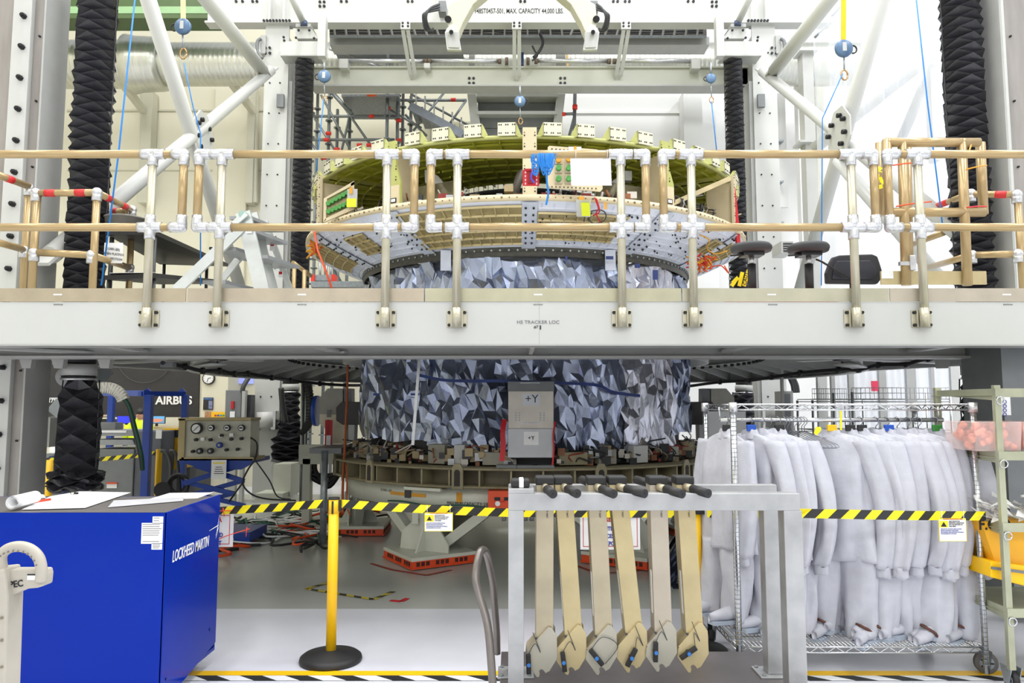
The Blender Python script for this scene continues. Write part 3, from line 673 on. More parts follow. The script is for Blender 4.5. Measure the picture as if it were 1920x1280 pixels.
# under-deck framing: second beam, diagonals and gussets
MB().ibeam((-5.2, 6.05, 2.13), (5.2, 6.05, 2.13), .16, .3).build('second_beam', GREYP, pf)
for x in (-4.5, -3.0, -1.45, 1.75, 3.25, 4.6): MB().ibeam((x, 5.4, 2.16), (x, 6.0, 2.16), .1, .26).build('short_joist', GREYP, pf)
MB().beam((.15, 5.4, 2.15), (.15, 6.0, 2.15), .03, .28).build('centre_joint_plate', GREYP, pf)
for s in (-1, 1):
    for (xa_, ya_, xb_, yb_) in ((4.3, 5.4, 2.6, 7.15), (1.5, 6.05, 4.2, 7.5), (2.4, 6.05, 3.9, 8.6)):
        MB().ibeam((X0 + s * xa_, ya_, 2.14), (X0 + s * xb_, yb_, 2.14), .14, .24).build('diagonal_joist', GREYP, pf)
    deck_piece('deck_corner_plate', [(X0 + s * 4.9, 7.2), (X0 + s * 3.95, 9.5), (X0 + s * 3.0, 7.2)], ZD - .03, ZD - .002)
    MB().ibeam((X0 + s * 4.9, 7.2, 2.15), (X0 + s * 3.95, 9.6, 2.15), .1, .26).build('corner_edge_beam', GREYP, pf)
    MB().ibeam((X0 + s * 4.9, 5.4, 2.12), (X0 + s * 4.9, 7.2, 2.12), .16, .3).build('side_beam', GREYP, pf)
    for px, yy in ((45, 6.3), (105, 6.3), (192, 6.3)):
        P = lambda x, y, Y=6.3: at(x if s < 0 else 1966 - x, y, Y)
        MB().prism([P(px - 12, 664), P(px + 16, 664), P(px + 12, 690), P(px - 4, 690)], (0, .06, 0)).build('hanger_plate', GREYP, pf)
text('HS TRACKER LOC', .034, at(1009, 604, BY - .002), mat('faint_ink', (110, 110, 114), .6, var=0), pf, sx=1.1)
text('#7▮', .03, at(1009, 613, BY - .002), INK, pf)
for px in (109, 566, 1009, 1449, 1890): text('SOUTH-EAST'[:8], .014, at(px, 571, BY - .002), mat('faint_ink', (110, 110, 114)), pf)
bx(at(1011, 600, BY).x - .0015, BY - .0015, zb0, at(1011, 600, BY).x + .0015, BY, zb1).build('beam_joint_line', GREYP, pf)
# toe boards
for i, (a, b) in enumerate(((-60, 349), (352, 795), (797, 1277), (1279, 1666), (1668, 1990))):
    mm = (mat('toe_board_tan', (174, 162, 138), .45, .3), mat('toe_board_rose', (178, 166, 146), .45, .3), mat('toe_board_olive', (176, 172, 146), .45, .3), mat('toe_board_green', (178, 174, 152), .45, .3), mat('toe_board_pale', (180, 170, 154), .45, .3))[i]
    za, zb_ = at(960, 566, BY).z + .002, at(960, 540.5, BY).z
    t = bx(at(a, 553, BY).x, BY - .006, za, at(b, 553, BY).x, BY + .004, zb_).build('toe_board', mm, pf)
    c = (108, 566, 1009, 1447, 1888)[i]; q = at(c, 552, BY - .0075)
    bx(q.x - .03, BY - .0075, q.z - .005, q.x + .03, BY - .006, q.z + .005).build('maker_plate', PAPER, t)
# control cable sweeping under the ring
def sweep(name, label, pts, r=.026):
    t = thing(name, label, 'cable', at(*pts[len(pts) // 2])); P = spline([at(*q) for q in pts], 5)
    MB().tube(P, r, 8).build('cable', BLACK, t)
    for q in pts[1:-1]: MB().cyl(at(*q) - Vector((.02, 0, 0)), at(*q) + Vector((.02, 0, 0)), r * 1.7, n=8).build('cable_tie', BLKB, t)
sweep('underdeck_cable', 'black cable clipped in waves under the left half of the platform ring', [(318, 682, 7.0), (346, 687, 7.2), (380, 695, 7.5), (412, 695, 7.9), (440, 701, 8.2), (465, 700, 8.6), (510, 708, 9.0), (545, 713, 9.6), (600, 719, 10), (650, 722, 10.4), (690, 722, 11)], .02)
sweep('underdeck_cable', 'black cable clipped in waves under the right half of the platform ring', [(1850, 666, 6.6), (1742, 672, 7.0), (1700, 682, 7.2), (1648, 684, 7.5), (1610, 693, 7.8), (1572, 693, 8.2), (1500, 699, 8.6), (1447, 707, 9.0), (1405, 713, 9.5), (1350, 716, 10), (1290, 724, 10.6)], .02)
t = thing('sensor_box', 'small grey camera box under the platform beside the left end of the cable', 'box', at(312, 683, 6.9))
pbox(300, 678, 324, 688, 6.9, .08).build('box_body', MIDG, t, bevel=.004); MB().cyl(at(305, 680, 6.88), at(305, 680, 6.92), .02, n=12).build('lens', BLKB, t)
t = pbox(1852, 662, 1888, 674, 6.6, .08).build('cable_junction', MIDG, label='grey junction box at the right end of the under-deck cable', cat='box')
# ================================================================ FRONT HANDRAILS
RY = BY - .05; PR = .029
zt, zm = at(960, 289, RY).z, at(960, 426, RY).z
def xs(px, y=430): return at(px, y, RY).x
def fitting(name, kind, x, z, dirs, t, y=RY, mm=SILVER):
    m = MB(); c = Vector((x, y, z))
    for d in dirs:
        d = Vector(d); m.tube([c - d * .0, c + d * .03, c + d * .055, c + d * .085], [PR * 1.32, PR * 1.32, PR * 1.22, PR * 1.25], 14)
    m.sphere(c, PR * 1.36, 14); return m.build(name, mm, t)
U, D, Lf, Rt = (0, 0, 1), (0, 0, -1), (-1, 0, 0), (1, 0, 0)
def handrail(label, x0, x1, posts, riserL, riserR):
    t = thing('handrail', label, 'railing', ((x0 + x1) / 2, RY, ZD), 'front handrail sections of the platform')
    MB().cyl((x0, RY, zt), (x1, RY, zt), PR, n=16).build('top_rail', BRASS, t)
    MB().cyl((x0, RY, zm), (x1, RY, zm), PR, n=16).build('mid_rail', BRASS, t)
    for on, x, d in ((riserL, x0, Rt), (riserR, x1, Lf)):
        if on:
            MB().cyl((x, RY, zm), (x, RY, zt), PR, n=16).build('end_post', BRASS, t)
            fitting('elbow', 0, x, zt, (D, d), t); fitting('elbow', 0, x, zm, (U, d), t)
    for x in posts:
        MB().cyl((x, RY, at(960, 585, RY).z), (x, RY, zt), PR, n=16).build('stanchion', SATIN, t)
        fitting('tee', 0, x, zt, (D, Lf, Rt), t); fitting('cross', 0, x, zm, (U, D, Lf, Rt), t)
        z0, z1 = at(960, 613, RY).z, at(960, 577, RY).z
        MB().cyl((x, RY, z0), (x, RY, z1), PR * 1.12, n=16).build('socket', SATIN, t)
        cp = bx(x - .072, BY - .012, z0 + .002, x + .072, BY - .001, z1 - .01).build('clamp_plate', SATIN, t, bevel=.003)
        m = MB(); bolts(m, [(x + a, BY - .012, zz) for a in (-.055, .055) for zz in (z0 + .018, z1 - .028)], .013); m.build('clamp_bolts', BLKB, cp, kind='stuff')
        m = MB(); m.box(x - .044, BY - .03, z0 + .004, x - .032, BY - .012, z1 - .012); m.box(x + .032, BY - .03, z0 + .004, x + .044, BY - .012, z1 - .012); m.build('socket_flange', SATIN, cp, kind='stuff')
handrail('front handrail section running out of the picture at the left', -4.6, xs(340), [xs(281)], 0, 1)
handrail('front handrail section before the step ladder and left half of the spacecraft', xs(369), xs(776), [xs(412), xs(724)], 1, 1)
handrail('middle front handrail section with blue cords and a red plate hanging on it', xs(807), xs(1212), [xs(857), xs(1165)], 1, 1)
handrail('front handrail section before the round black stools', xs(1245), xs(1643), [xs(1298), xs(1600)], 1, 1)
handrail('front handrail section running out of the picture at the right, before the spare gate', xs(1669), 4.6, [xs(1726)], 1, 0)
# inner side handrails with red taped bars
REDT = mat('red_tape', (206, 40, 44), .45, var=.05)
def taped(p, q, t, marks, name='rail', r=PR):
    p, q = Vector(p), Vector(q); m = MB().cyl(p, q, r, n=14); o = m.build(name, BRASS, t)
    for a, b in marks: MB().cyl(p.lerp(q, a), p.lerp(q, b), r * 1.04, n=14).build('red_tape_band', REDT, o)
def inner(label, segs, posts, fit):
    t = thing('inner_handrail', label, 'railing', at(*segs[0][0]), 'inner handrails with red tape')
    for (p, q, mk) in segs: taped(at(*p), at(*q), t, mk)
    for (px, py, Y, yb) in posts:
        a = at(px, py, Y); MB().cyl((a.x, a.y, ZD), a, PR, n=14).build('post', BRASS, t)
    for q in fit:
        c = at(*q); MB().sphere(c, PR * 1.5, 12).tube([c, c - Vector((0, 0, .07))], PR * 1.3, 12).build('elbow', SILVER, t)
inner('low handrail with a red taped bar sloping in at the far left edge', [((-30, 318, 5.6), (56, 350, 6.1), [(.45, .6)]), ((-30, 447, 5.6), (46, 468, 6.1), [])], [(54, 352, 6.1, 0)], [(54, 352, 6.1), (45, 468, 6.1)])
inner('angled handrail with red tape in front of the big left bellows', [((68, 362, 5.9), (182, 361, 5.9), [(.15, .32), (.65, .82)]), ((182, 361, 5.9), (246, 393, 6.9), [(.2, .33), (.66, .82)]), ((66, 473, 5.9), (172, 478, 5.9), []), ((172, 478, 5.9), (243, 502, 6.9), []), ((198, 394, 7.6), (240, 397, 6.9), [(.3, .6)])],
      [(70, 362, 5.9, 0), (182, 361, 5.9, 0), (248, 394, 6.9, 0)], [(68, 362, 5.9), (182, 361, 5.9), (248, 393, 6.9), (64, 474, 5.9), (172, 478, 5.9), (243, 501, 6.9)])
inner('angled handrail with red tape beyond the spare gate at the right', [((1818, 364, 6.1), (1906, 365, 5.9), [(.55, .8)]), ((1818, 364, 6.1), (1748, 389, 7.4), [(0.5, .8)]), ((1822, 478, 6.1), (1906, 476, 5.9), []), ((1822, 478, 6.1), (1742, 501, 7.4), []), ((1706, 460, 7.9), (1770, 436, 7), [])],
      [(1908, 366, 5.9, 0)], [(1906, 365, 5.9), (1908, 476, 5.9), (1820, 363, 6.1), (1822, 478, 6.1)])
# spare gate frame standing on the deck at right
t = thing('spare_gate', 'tan pipe gate frame standing on the deck, tied with orange and red cable ties', 'gate', at(1750, 535, 5.75))
GR = .036
def gp(p, q, Y0=5.7, Y1=None, r=GR, name='tube', mm=BRASS): MB().cyl(at(p[0], p[1], Y0), at(q[0], q[1], Y1 or Y0), r, n=14).build(name, mm, t)
gp((1661, 267), (1836, 267), name='top_tube'); gp((1663, 262), (1663, 404), name='upright'); gp((1650, 268), (1650, 404), 5.9, name='upright')
gp((1692, 268), (1699, 535), name='upright'); gp((1803, 262), (1814, 535), name='upright'); gp((1838, 268), (1844, 402), 5.75, name='upright')
gp((1663, 398), (1846, 398), name='lower_tube'); gp((1700, 272), (1704, 534), 5.85, name='upright')
pbox(1652, 508, 1850, 533, 5.72, .015).build('kick_plate', TANY, t)
pbox(1653, 508, 1675, 522, 5.715, .003).build('paper_label', PAPER, t)
pbox(1688, 490, 1712, 497, 5.66, .03).build('latch_arm', SILVER, t); pbox(1707, 478, 1718, 506, 5.65, .03).build('latch_plate', SILVER, t, bevel=.004)
for pts, mm in (([(1674, 310), (1722, 305)], ORG), ([(1680, 387), (1747, 378)], ORG), ([(1811, 318), (1850, 310)], GOLD), ([(1812, 389), (1850, 387)], REDT), ([(1814, 294), (1821, 272)], GOLD)):
    MB().tube(spline([at(pts[0][0], pts[0][1], 5.62), at((pts[0][0] + pts[1][0]) / 2, (pts[0][1] + pts[1][1]) / 2 - 1, 5.58), at(pts[1][0], pts[1][1], 5.62)]), .006, 5).build('cable_tie', mm, t)
m = MB()
for i in range(7): a = at(1648 + rnd.uniform(-5, 8), 322 + i * 4 - (8 if i % 2 else 0), 5.6); b = a + Vector((rnd.uniform(-.05, .05), .01, rnd.uniform(-.07, .02))); m.beam(a, b, .03, .003, up=(0, 1, 0))
m.build('yellow_tag', TYEL, t, kind='stuff')
# ================================================================ THINGS ON THE DECK
def stool(px, Y, label):
    c = at(px, 483, Y); t = thing('stool', label, 'stool', (c.x, Y, ZD), 'round black stools with orange bases on the deck')
    zs = at(px, 469, Y).z
    MB().lathe([(.001, .05), (.1, .052), (.14, .045), (.155, .028), (.157, .01), (.148, -.012), (.12, -.02), (.001, -.02)], (c.x, Y, zs), 32).build('seat', mat('stool_rubber', (58, 58, 60), .6, var=.08), t)
    m = MB(); m.box(c.x - .08, Y - .07, zs - .05, c.x + .08, Y + .07, zs - .02); m.box(c.x - .1, Y - .02, zs - .035, c.x - .03, Y + .02, zs - .02); m.build('seat_bracket', BLKB, t)
    MB().cyl((c.x, Y, zs - .05), (c.x, Y, zs - .12), .02, n=12).build('gas_lift', SILVER, t)
    MB().cyl((c.x, Y, zs - .11), (c.x, Y, ZD + .1), .032, n=14).build('column_sleeve', BLACK, t)
    MB().tube([(c.x - .04, Y - .03, zs - .04), (c.x - .14, Y - .08, zs - .055), (c.x - .19, Y - .09, zs - .06)], .008, 6).build('lever', BLACK, t)
    MB().lathe([(.001, .135), (.09, .135), (.22, .11), (.23, .09), (.2, .02), (.001, .02)], (c.x, Y, ZD), 8, flat=True).build('base', ORG, t)
    MB().box(c.x - .05, Y - .09, ZD + .134, c.x + .06, Y + .05, ZD + .148).build('foot_pad', BLACK, t)
    for k in range(4):
        a = R(45 + 90 * k); MB().cyl((c.x + .17 * math.cos(a), Y + .17 * math.sin(a) - .012, ZD + .025), (c.x + .17 * math.cos(a), Y + .17 * math.sin(a) + .012, ZD + .025), .025, n=12).build('castor', BLACK, t)
stool(1409, 5.7, 'round black work stool with orange base, nearer the bellows'); stool(1516, 5.7, 'round black work stool with orange base, next to the chair back')
t = thing('work_chair', 'black padded chair back showing above the toe board between stool and spare gate', 'chair', (at(1600, 530, 5.9).x, 5.9, ZD))
pt = [at(a, b, 5.85) for a, b in [(1550, 531), (1549, 512), (1556, 492), (1562, 482), (1575, 478), (1636, 476), (1646, 480), (1650, 492), (1655, 508), (1652, 524), (1646, 532)]]
MB().prism(pt, (0, .05, 0)).build('backrest', mat('chair_fabric', (46, 47, 50), .7, var=.1), t, bevel=.012)
pt = [at(a, b, 5.84) for a, b in [(1560, 524), (1563, 498), (1570, 488), (1632, 487), (1642, 496), (1646, 512), (1640, 524)]]
MB().prism(pt, (0, .02, 0)).build('back_shell', mat('chair_shell', (34, 36, 46), .35), t, bevel=.01)
MB().cyl(at(1600, 530, 5.9), (at(1600, 530, 5.9).x, 5.9, ZD), .03, n=10).build('support', BLACK, t)
MB().tube([at(1608, 530, 5.8), at(1540, 490, 5.8), at(1530, 486, 5.8)], .008, 6).build('lever', BLACK, t)
t = thing('caution_tape', 'bundle of yellow caution tape with black letters beside the left stool', 'tape', at(1390, 535, 5.95))
for i, (a, b) in enumerate((((1386, 536), (1392, 510)), ((1374, 530), (1384, 520)), ((1372, 536), (1380, 524)), ((1395, 536), (1404, 506)))): MB().beam(at(a[0], a[1], 5.95 - i * .01), at(b[0], b[1], 5.97 - i * .01), .03, .004, up=(0, 1, 0)).build('tape_fold', TYEL, t)
text('CAUT', .04, at(1398, 522, 5.9), INK, t, xd=(.15, 0, 1), up=(-1, 0, .15), bold=.02)
# black folding tables, left
BT = mat('black_table_top', (26, 27, 29), .45, var=.08)
def ftable(label, c4, th, legs):
    P = [at(*q) for q in c4]; t = thing('folding_table', label, 'table', (P[0].x, P[0].y, ZD), 'black folding tables on the left deck')
    MB().prism(P, (0, 0, -th)).build('top', BT, t)
    MB().prism([p + Vector((0, 0, -th)) for p in P], (0, 0, -.01)).build('edge_frame', BT, t)
    for q in legs: a = at(*q); MB().cyl((a.x, a.y, ZD), a, .02, n=8).build('leg', DARK, t)
ftable('upper black folding table with a bin on it, left of the step ladder', [(200, 432, 6.5), (290, 431, 6.5), (428, 494, 9.5), (300, 490, 9.5)], .03, [(290, 445, 6.6), (308, 495, 9.2), (388, 494, 9.2), (210, 445, 6.6)])
ftable('lower black folding table just above the toe board, left of the step ladder', [(196, 516, 6.4), (290, 512, 6.4), (430, 526, 9.0), (300, 527, 9.0)], .03, [(205, 520, 6.5), (288, 518, 6.5)])
t = thing('round_bin', 'grey round tub standing on the upper black folding table', 'tub', at(235, 432, 6.7))
MB().lathe([(.001, 0), (.17, 0), (.18, .09), (.19, .09), (.19, .105), (.001, .1)], at(236, 431, 6.7), 28).build('tub_body', mat('tub_grey', (122, 118, 112), .5), t)
pbox(195, 455, 229, 493, 6.3, .01).build('load_sign', PAPER, label='white sign on platform load when in motion, hanging behind the left bellows', cat='sign')
sg = col.objects['load_sign']
for i, s_ in enumerate(('(1,000 LBS)', 'WHEN PLATFOR', 'IS IN MOTION')): text(s_, .03, at(212, 467 + i * 9, 6.295), INK, sg, sx=.85, xd=(1, 0, -.12))
t = thing('paper_sheets', 'loose white sheets lying on the lower black table', 'paper', at(290, 525, 7))
MB().prism([at(205, 512, 6.5), at(290, 511, 6.5), at(300, 521, 7), at(215, 521, 7)], (0, 0, .004)).build('sheet', PAPER, t)
# step ladder / stairs (aluminium)
LAD = mat('ladder_aluminium', (196, 200, 198), .35, .6, var=.05)
t = thing('step_ladder', 'silver aluminium step ladder with warning labels, left of the far left column', 'ladder', at(460, 535, 6.6))
def L(a, b, Y0, Y1, w, h, n, mm=LAD): MB().beam(at(a[0], a[1], Y0), at(b[0], b[1], Y1), w, h, up=(0, 1, 0)).build(n, mm, t)
L((456, 398), (492, 545), 6.5, 6.5, .13, .03, 'front_rail'); L((474, 400), (512, 545), 6.8, 6.8, .09, .03, 'front_rail'); L((497, 415), (545, 545), 7.1, 7.1, .055, .03, 'rear_rail')
L((460, 420), (330, 545), 6.5, 6.3, .09, .03, 'stringer'); L((466, 462), (400, 545), 6.9, 6.9, .06, .03, 'stringer')
for (c, wv) in (((430, 405), 60), ((438, 430), 64), ((400, 463), 66), ((460, 478), 60), ((380, 525), 60)):
    a = at(c[0], c[1], 6.5); MB().prism([a, a + Vector((.2, 0, .0)), a + Vector((.34, .5, 0)), a + Vector((.1, .5, 0))], (0, 0, -.03)).build('tread', mat('tread_grey', (150, 152, 154), .4, .4), t)
L((432, 425), (462, 400), 6.45, 6.45, .05, .02, 'hinge_link'); MB().cyl(at(455, 402, 6.44), at(455, 402, 6.5), .035, n=14).build('hinge_disc', mat('pale_green_hinge', (160, 190, 180), .4), t)
for (x0, y0, x1, y1, Y) in ((460, 428, 472, 437, 6.46), (478, 430, 488, 442, 6.76), (506, 452, 515, 470, 7.0), (522, 508, 530, 520, 7.0)):
    w_ = pbox(x0, y0, x1, y1, Y, .004).build('warning_label', PAPER, t); pbox(x0 + 1, y0 + 1, x1 - 1, (y0 + y1) / 2, Y - .002, .002).build('red_field', RED, w_)
m = MB(); bolts(m, [at(396, 466, 6.45), at(358, 513, 6.4), at(337, 522, 6.35)], .018); m.build('bolts', BLKB, t, kind='stuff')
# small wooden frame and orange cord left of the foil
t = thing('wooden_frame', 'small tan post frame beside the left rear bellows at deck level', 'frame', at(557, 535, 7.5))
for x in (552, 571): MB().cyl(at(x, 495 + (x - 552) * .6, 7.5), (at(x, 500, 7.5).x, 7.5, ZD), .022, n=10).build('post', BRASS, t)
MB().cyl(at(549, 492, 7.5), at(583, 517, 7.8), .022, n=10).build('rail', BRASS, t)
cord('orange cord hanging from the left edge of the spacecraft disc to the deck', [(589, 432, 8.2), (596, 470, 8.0), (608, 500, 7.9), (622, 540, 7.8)], .012, ORG)
# floodlight box at right
t = thing('speaker_box', 'small white box with a dark grid front beyond the stools', 'box', at(1470, 478, 9.5))
pbox(1465, 452, 1488, 474, 9.5, .35).build('case', WHITE, t); pbox(1469, 455, 1487, 472, 9.49, .01).build('grid_front', DARK, t)
for i in range(3): pbox(1469, 459 + i * 4.3, 1487, 459.8 + i * 4.3, 9.485, .004).build('grid_bar', WHITE, t)
# hanging on the middle rail: red plate, cord bundle, plastic sleeve
t = thing('red_plate', 'red plastic plate with slots hanging on the middle handrail in front of the centre post', 'plate', at(996, 348, RY - .05))
pbox(980, 318, 1011, 348, RY + .04, .012).build('plate_body', RED, t, bevel=.004)
for i in range(4):
    for x in (984, 1005): pbox(x, 321 + i * 7, x + 2.5, 325 + i * 7, RY + .035, .006).build('slot', mat('pale_slot', (236, 190, 190), .5), t)
pbox(990, 322, 1002, 343, RY + .03, .01).build('raised_panel', mat('dark_red', (150, 16, 26), .5), t); pbox(984, 316, 1007, 320, RY + .03, .02).build('hook_lip', RED, t)
t = thing('cord_bundle', 'bundle of bright blue cord looped over the middle handrail', 'cord', at(1020, 384, RY))
rg = random.Random(5)
for i in range(17):
    x0 = 1010 + rg.uniform(0, 26); x1 = x0 + rg.uniform(4, 10); x1 = min(x1, 1042); yb = 322 + rg.uniform(-14, 8); c = 1024 + ((x0 + x1) / 2 - 1026) * .35
    MB().tube(spline([at(x0, 300, RY + .035), at(x0, 283, RY), at(x0, 292, RY - .035), at((x0 + c) / 2 - 2, 312, RY - .035), at(c, yb, RY - .04), at((x1 + c) / 2 + 2, 312, RY - .035), at(x1, 292, RY - .035), at(x1, 283, RY), at(x1, 298, RY + .035)], 4), .0042, 5).build('cord_loop', ROPE, t)
for i in range(9):
    x0 = 997 + rg.uniform(0, 6); x1 = 1007 + rg.uniform(0, 5); yb = 312 + rg.uniform(-8, 24)
    MB().tube(spline([at(x0, 284, RY), at(x0, 293, RY - .035), at(x0 - 1, yb - 8, RY - .03), at((x0 + x1) / 2, yb, RY - .03), at(x1, yb - 9, RY - .03), at(x1, 293, RY - .035), at(x1, 284, RY)], 4), .0042, 5).build('cord_loop', ROPE, t)
MB().tube(spline([at(1024, 325, RY - .04), at(1026, 345, RY - .03), at(1028, 362, RY - .03), at(1024, 384, RY - .02)]), .008, 6).build('cord_tail', ROPE, t)
MB().tube(spline([at(998, 322, RY - .03), at(996, 334, RY - .03), at(1002, 343, RY - .03)]), .007, 6).build('cord_tail', mat('purple_cord', (70, 70, 190), .5), t)
t = thing('document_sleeve', 'white sheets in a clear sleeve hanging from the middle handrail', 'paper', at(1108, 348, RY))
P = [at(1070, 299, RY - .035), at(1144, 299, RY - .035), at(1146, 347, RY - .03), at(1072, 347, RY - .03)]
MB().prism(P, (0, .003, 0)).build('sheets', PAPER, t); MB().prism([p + Vector((0, -.004, 0)) for p in [at(1069, 297, RY - .035), at(1145, 297, RY - .035), at(1147, 348, RY - .035), at(1071, 348, RY - .035)]], (0, .001, 0)).build('clear_sleeve', mat('clear_film', (250, 250, 252), .08, var=0, alpha=.3, bump=.3, bscale=8), t)
for px in (1079, 1138): MB().tube(arc(at(px, 289, RY), .032, 0, 360, 12, (0, 1, 0), (0, 0, 1)), .002, 4).build('string', PAPER, t)
# ================================================================ SPACECRAFT
cr = thing('spacecraft', 'big round spacecraft module, green and white disc above, foil wrapped drum below', 'spacecraft', (X0, CY, 0))
def pol(r, a, z): return Vector((X0 + r * math.sin(R(a)), CY - r * math.cos(R(a)), z))
ZU = 4.2                       # upper rim
# green ribbed ceiling: one panel per 30 degree bay with its own ribs
def ceil_z(r): return 4.2 + (2.66 - r) * .0
for k in range(12):
    a0, a1 = k * 30 + .6, k * 30 + 29.4
    m = MB()
    m.grid(lambda u, v: pol(2.68 - u * 1.5, a0 + (a1 - a0) * v, ceil_z(2.68 - u * 1.5)), 6, 8, smooth=True)
    m.grid(lambda u, v: pol(1.18 + u * 1.5, a0 + (a1 - a0) * v, ceil_z(1.18 + u * 1.5) + .03), 6, 8, smooth=True)
    p = m.build('green_bay_panel', GREENI, cr)
    if 2 < k < 9: continue
    m = MB()
    for j in range(7):
        r = 2.55 - j * .21; pts = [pol(r, a0 + (a1 - a0) * i / 8, ceil_z(r) - .02) for i in range(9)]
        for q, w_ in zip(pts, pts[1:]): m.beam(q, w_, .012, .022)
    for j in range(1, 5):
        a = a0 + (a1 - a0) * j / 5; m.beam(pol(2.64, a, ceil_z(2.64) - .018), pol(1.2, a, ceil_z(1.2) - .018), .012, .04)
    m.build('stiffening_ribs', GREENI, p, kind='stuff')
m = MB(); m.lathe([(2.66, 4.18), (2.71, 4.18), (2.71, 4.215), (2.66, 4.215)], (X0, CY, 0), 96, closed=True); m.build('upper_rim_ring', GREENL, cr)
# tabs round the rim
def tab(a):
    s = 1; w_ = .09; th = R(a); e = Vector((math.cos(th), math.sin(th), 0)); n = Vector((math.sin(th), -math.cos(th), 0))
    c = Vector((X0, CY, 0)) + n * 2.74; z0, z1 = 4.2, 4.33
    t = MB().prism([c - e * w_ + Vector((0, 0, z0)), c + e * w_ + Vector((0, 0, z0)), c + e * w_ + Vector((0, 0, z1)), c - e * w_ + Vector((0, 0, z1))], n * -.012).build('rim_tab', CREAML, cr)
    sd = -1 if (a % 360) < 180 else 1
    m = MB()
    q = c + e * (w_ * sd)
    m.prism([q + Vector((0, 0, z1)), q + Vector((0, 0, z0)), q + e * sd * .06 - n * .1 + Vector((0, 0, z0)), q - n * .03 + Vector((0, 0, z1))], e * -.01 * sd)
    m.prism([c - e * w_ - n * .01 + Vector((0, 0, z1)), c + e * w_ - n * .01 + Vector((0, 0, z1)), c + e * w_ - n * .14 + Vector((0, 0, z1 - .1)), c - e * w_ - n * .14 + Vector((0, 0, z1 - .1))], (0, 0, -.01))
    m.build('tab_gusset', GREENL, t)
    m = MB()
    for du in (-.075, -.055, -.01, .01, .055, .075):
        for z in (z0 + .025, z1 - .022):
            p = c + e * du + Vector((0, 0, z)); m.cyl(p, p + n * .006, .007, n=5)
    m.build('tab_rivets', BLKB, t, kind='stuff')
for k in range(12):
    for o in (4.6, 11.6, 18.6, 25.2):
        a = k * 30 + (o if k < 6 else 30 - o); 
        if 110 < a < 250: continue
        tab(a)
# posts every 30 degrees
for k in (-3, -2, -1, 0, 1, 2, 3):
    a = k * 30; th = R(a); e = Vector((math.cos(th), math.sin(th), 0)); n = Vector((math.sin(th), -math.cos(th), 0)); c = Vector((X0, CY, 0)) + n * 2.76
    w_ = .068
    zt_ = 4.27
    if k == 0: pts = [(-w_, 3.58), (w_, 3.58), (w_, zt_), (-w_, zt_)]
    elif abs(k) == 1: sg_ = -1 if k > 0 else 1; pts = [(-w_, 3.55), (w_ + .04, 3.55), (w_ + .04, 3.83), (w_ - .02, 4.0), (w_ - .03, zt_), (-w_ + .02, zt_)]
    else: pts = [(-w_, 3.56), (w_, 3.56), (w_, zt_ - .05), (-w_, zt_ - .05)]
    P = MB().prism([c + e * u + Vector((0, 0, z)) for u, z in pts], -n * .03).build('rib_post', CREAM if k in (0, 2, 3, -2, -3) else GREENL, cr)
    MB().beam(c - n * .18 + Vector((0, 0, 3.6)), c - n * .18 + Vector((0, 0, 4.15)), .02, .3, up=n).build('post_web', CREAM, P)
    if abs(k) == 1:
        q = c + n * .012; MB().prism([q + e * u + Vector((0, 0, z)) for u, z in [(-w_ + .01, 3.57), (w_ + .03, 3.57), (w_ + .03, 3.8), (-w_ + .01, 3.8)]], -n * .012).build('lower_doubler', CREAM, P)
        q = c + n * .02; MB().prism([q + e * u + Vector((0, 0, z)) for u, z in [(0, 3.62), (.07, 3.62), (.07, 3.67), (0, 3.67)]], -n * .006).build('black_frame_label', INK, P)
        q = c + n * .022; MB().prism([q + e * u + Vector((0, 0, z)) for u, z in [(.01, 3.63), (.06, 3.63), (.06, 3.66), (.01, 3.66)]], -n * .003).build('label_face', PAPER, P)
    m = MB(); z = 3.64
    while z < 4.2:
        for u in (-w_ + .018, w_ - .018): p = c + e * u + Vector((0, 0, z)); m.cyl(p, p + n * .006, .008, n=5); m.cyl(p + Vector((0, 0, .03)), p + n * .006 + Vector((0, 0, .03)), .005, n=5)
        z += .11
    m.build('post_rivets', BLKB, P, kind='stuff')
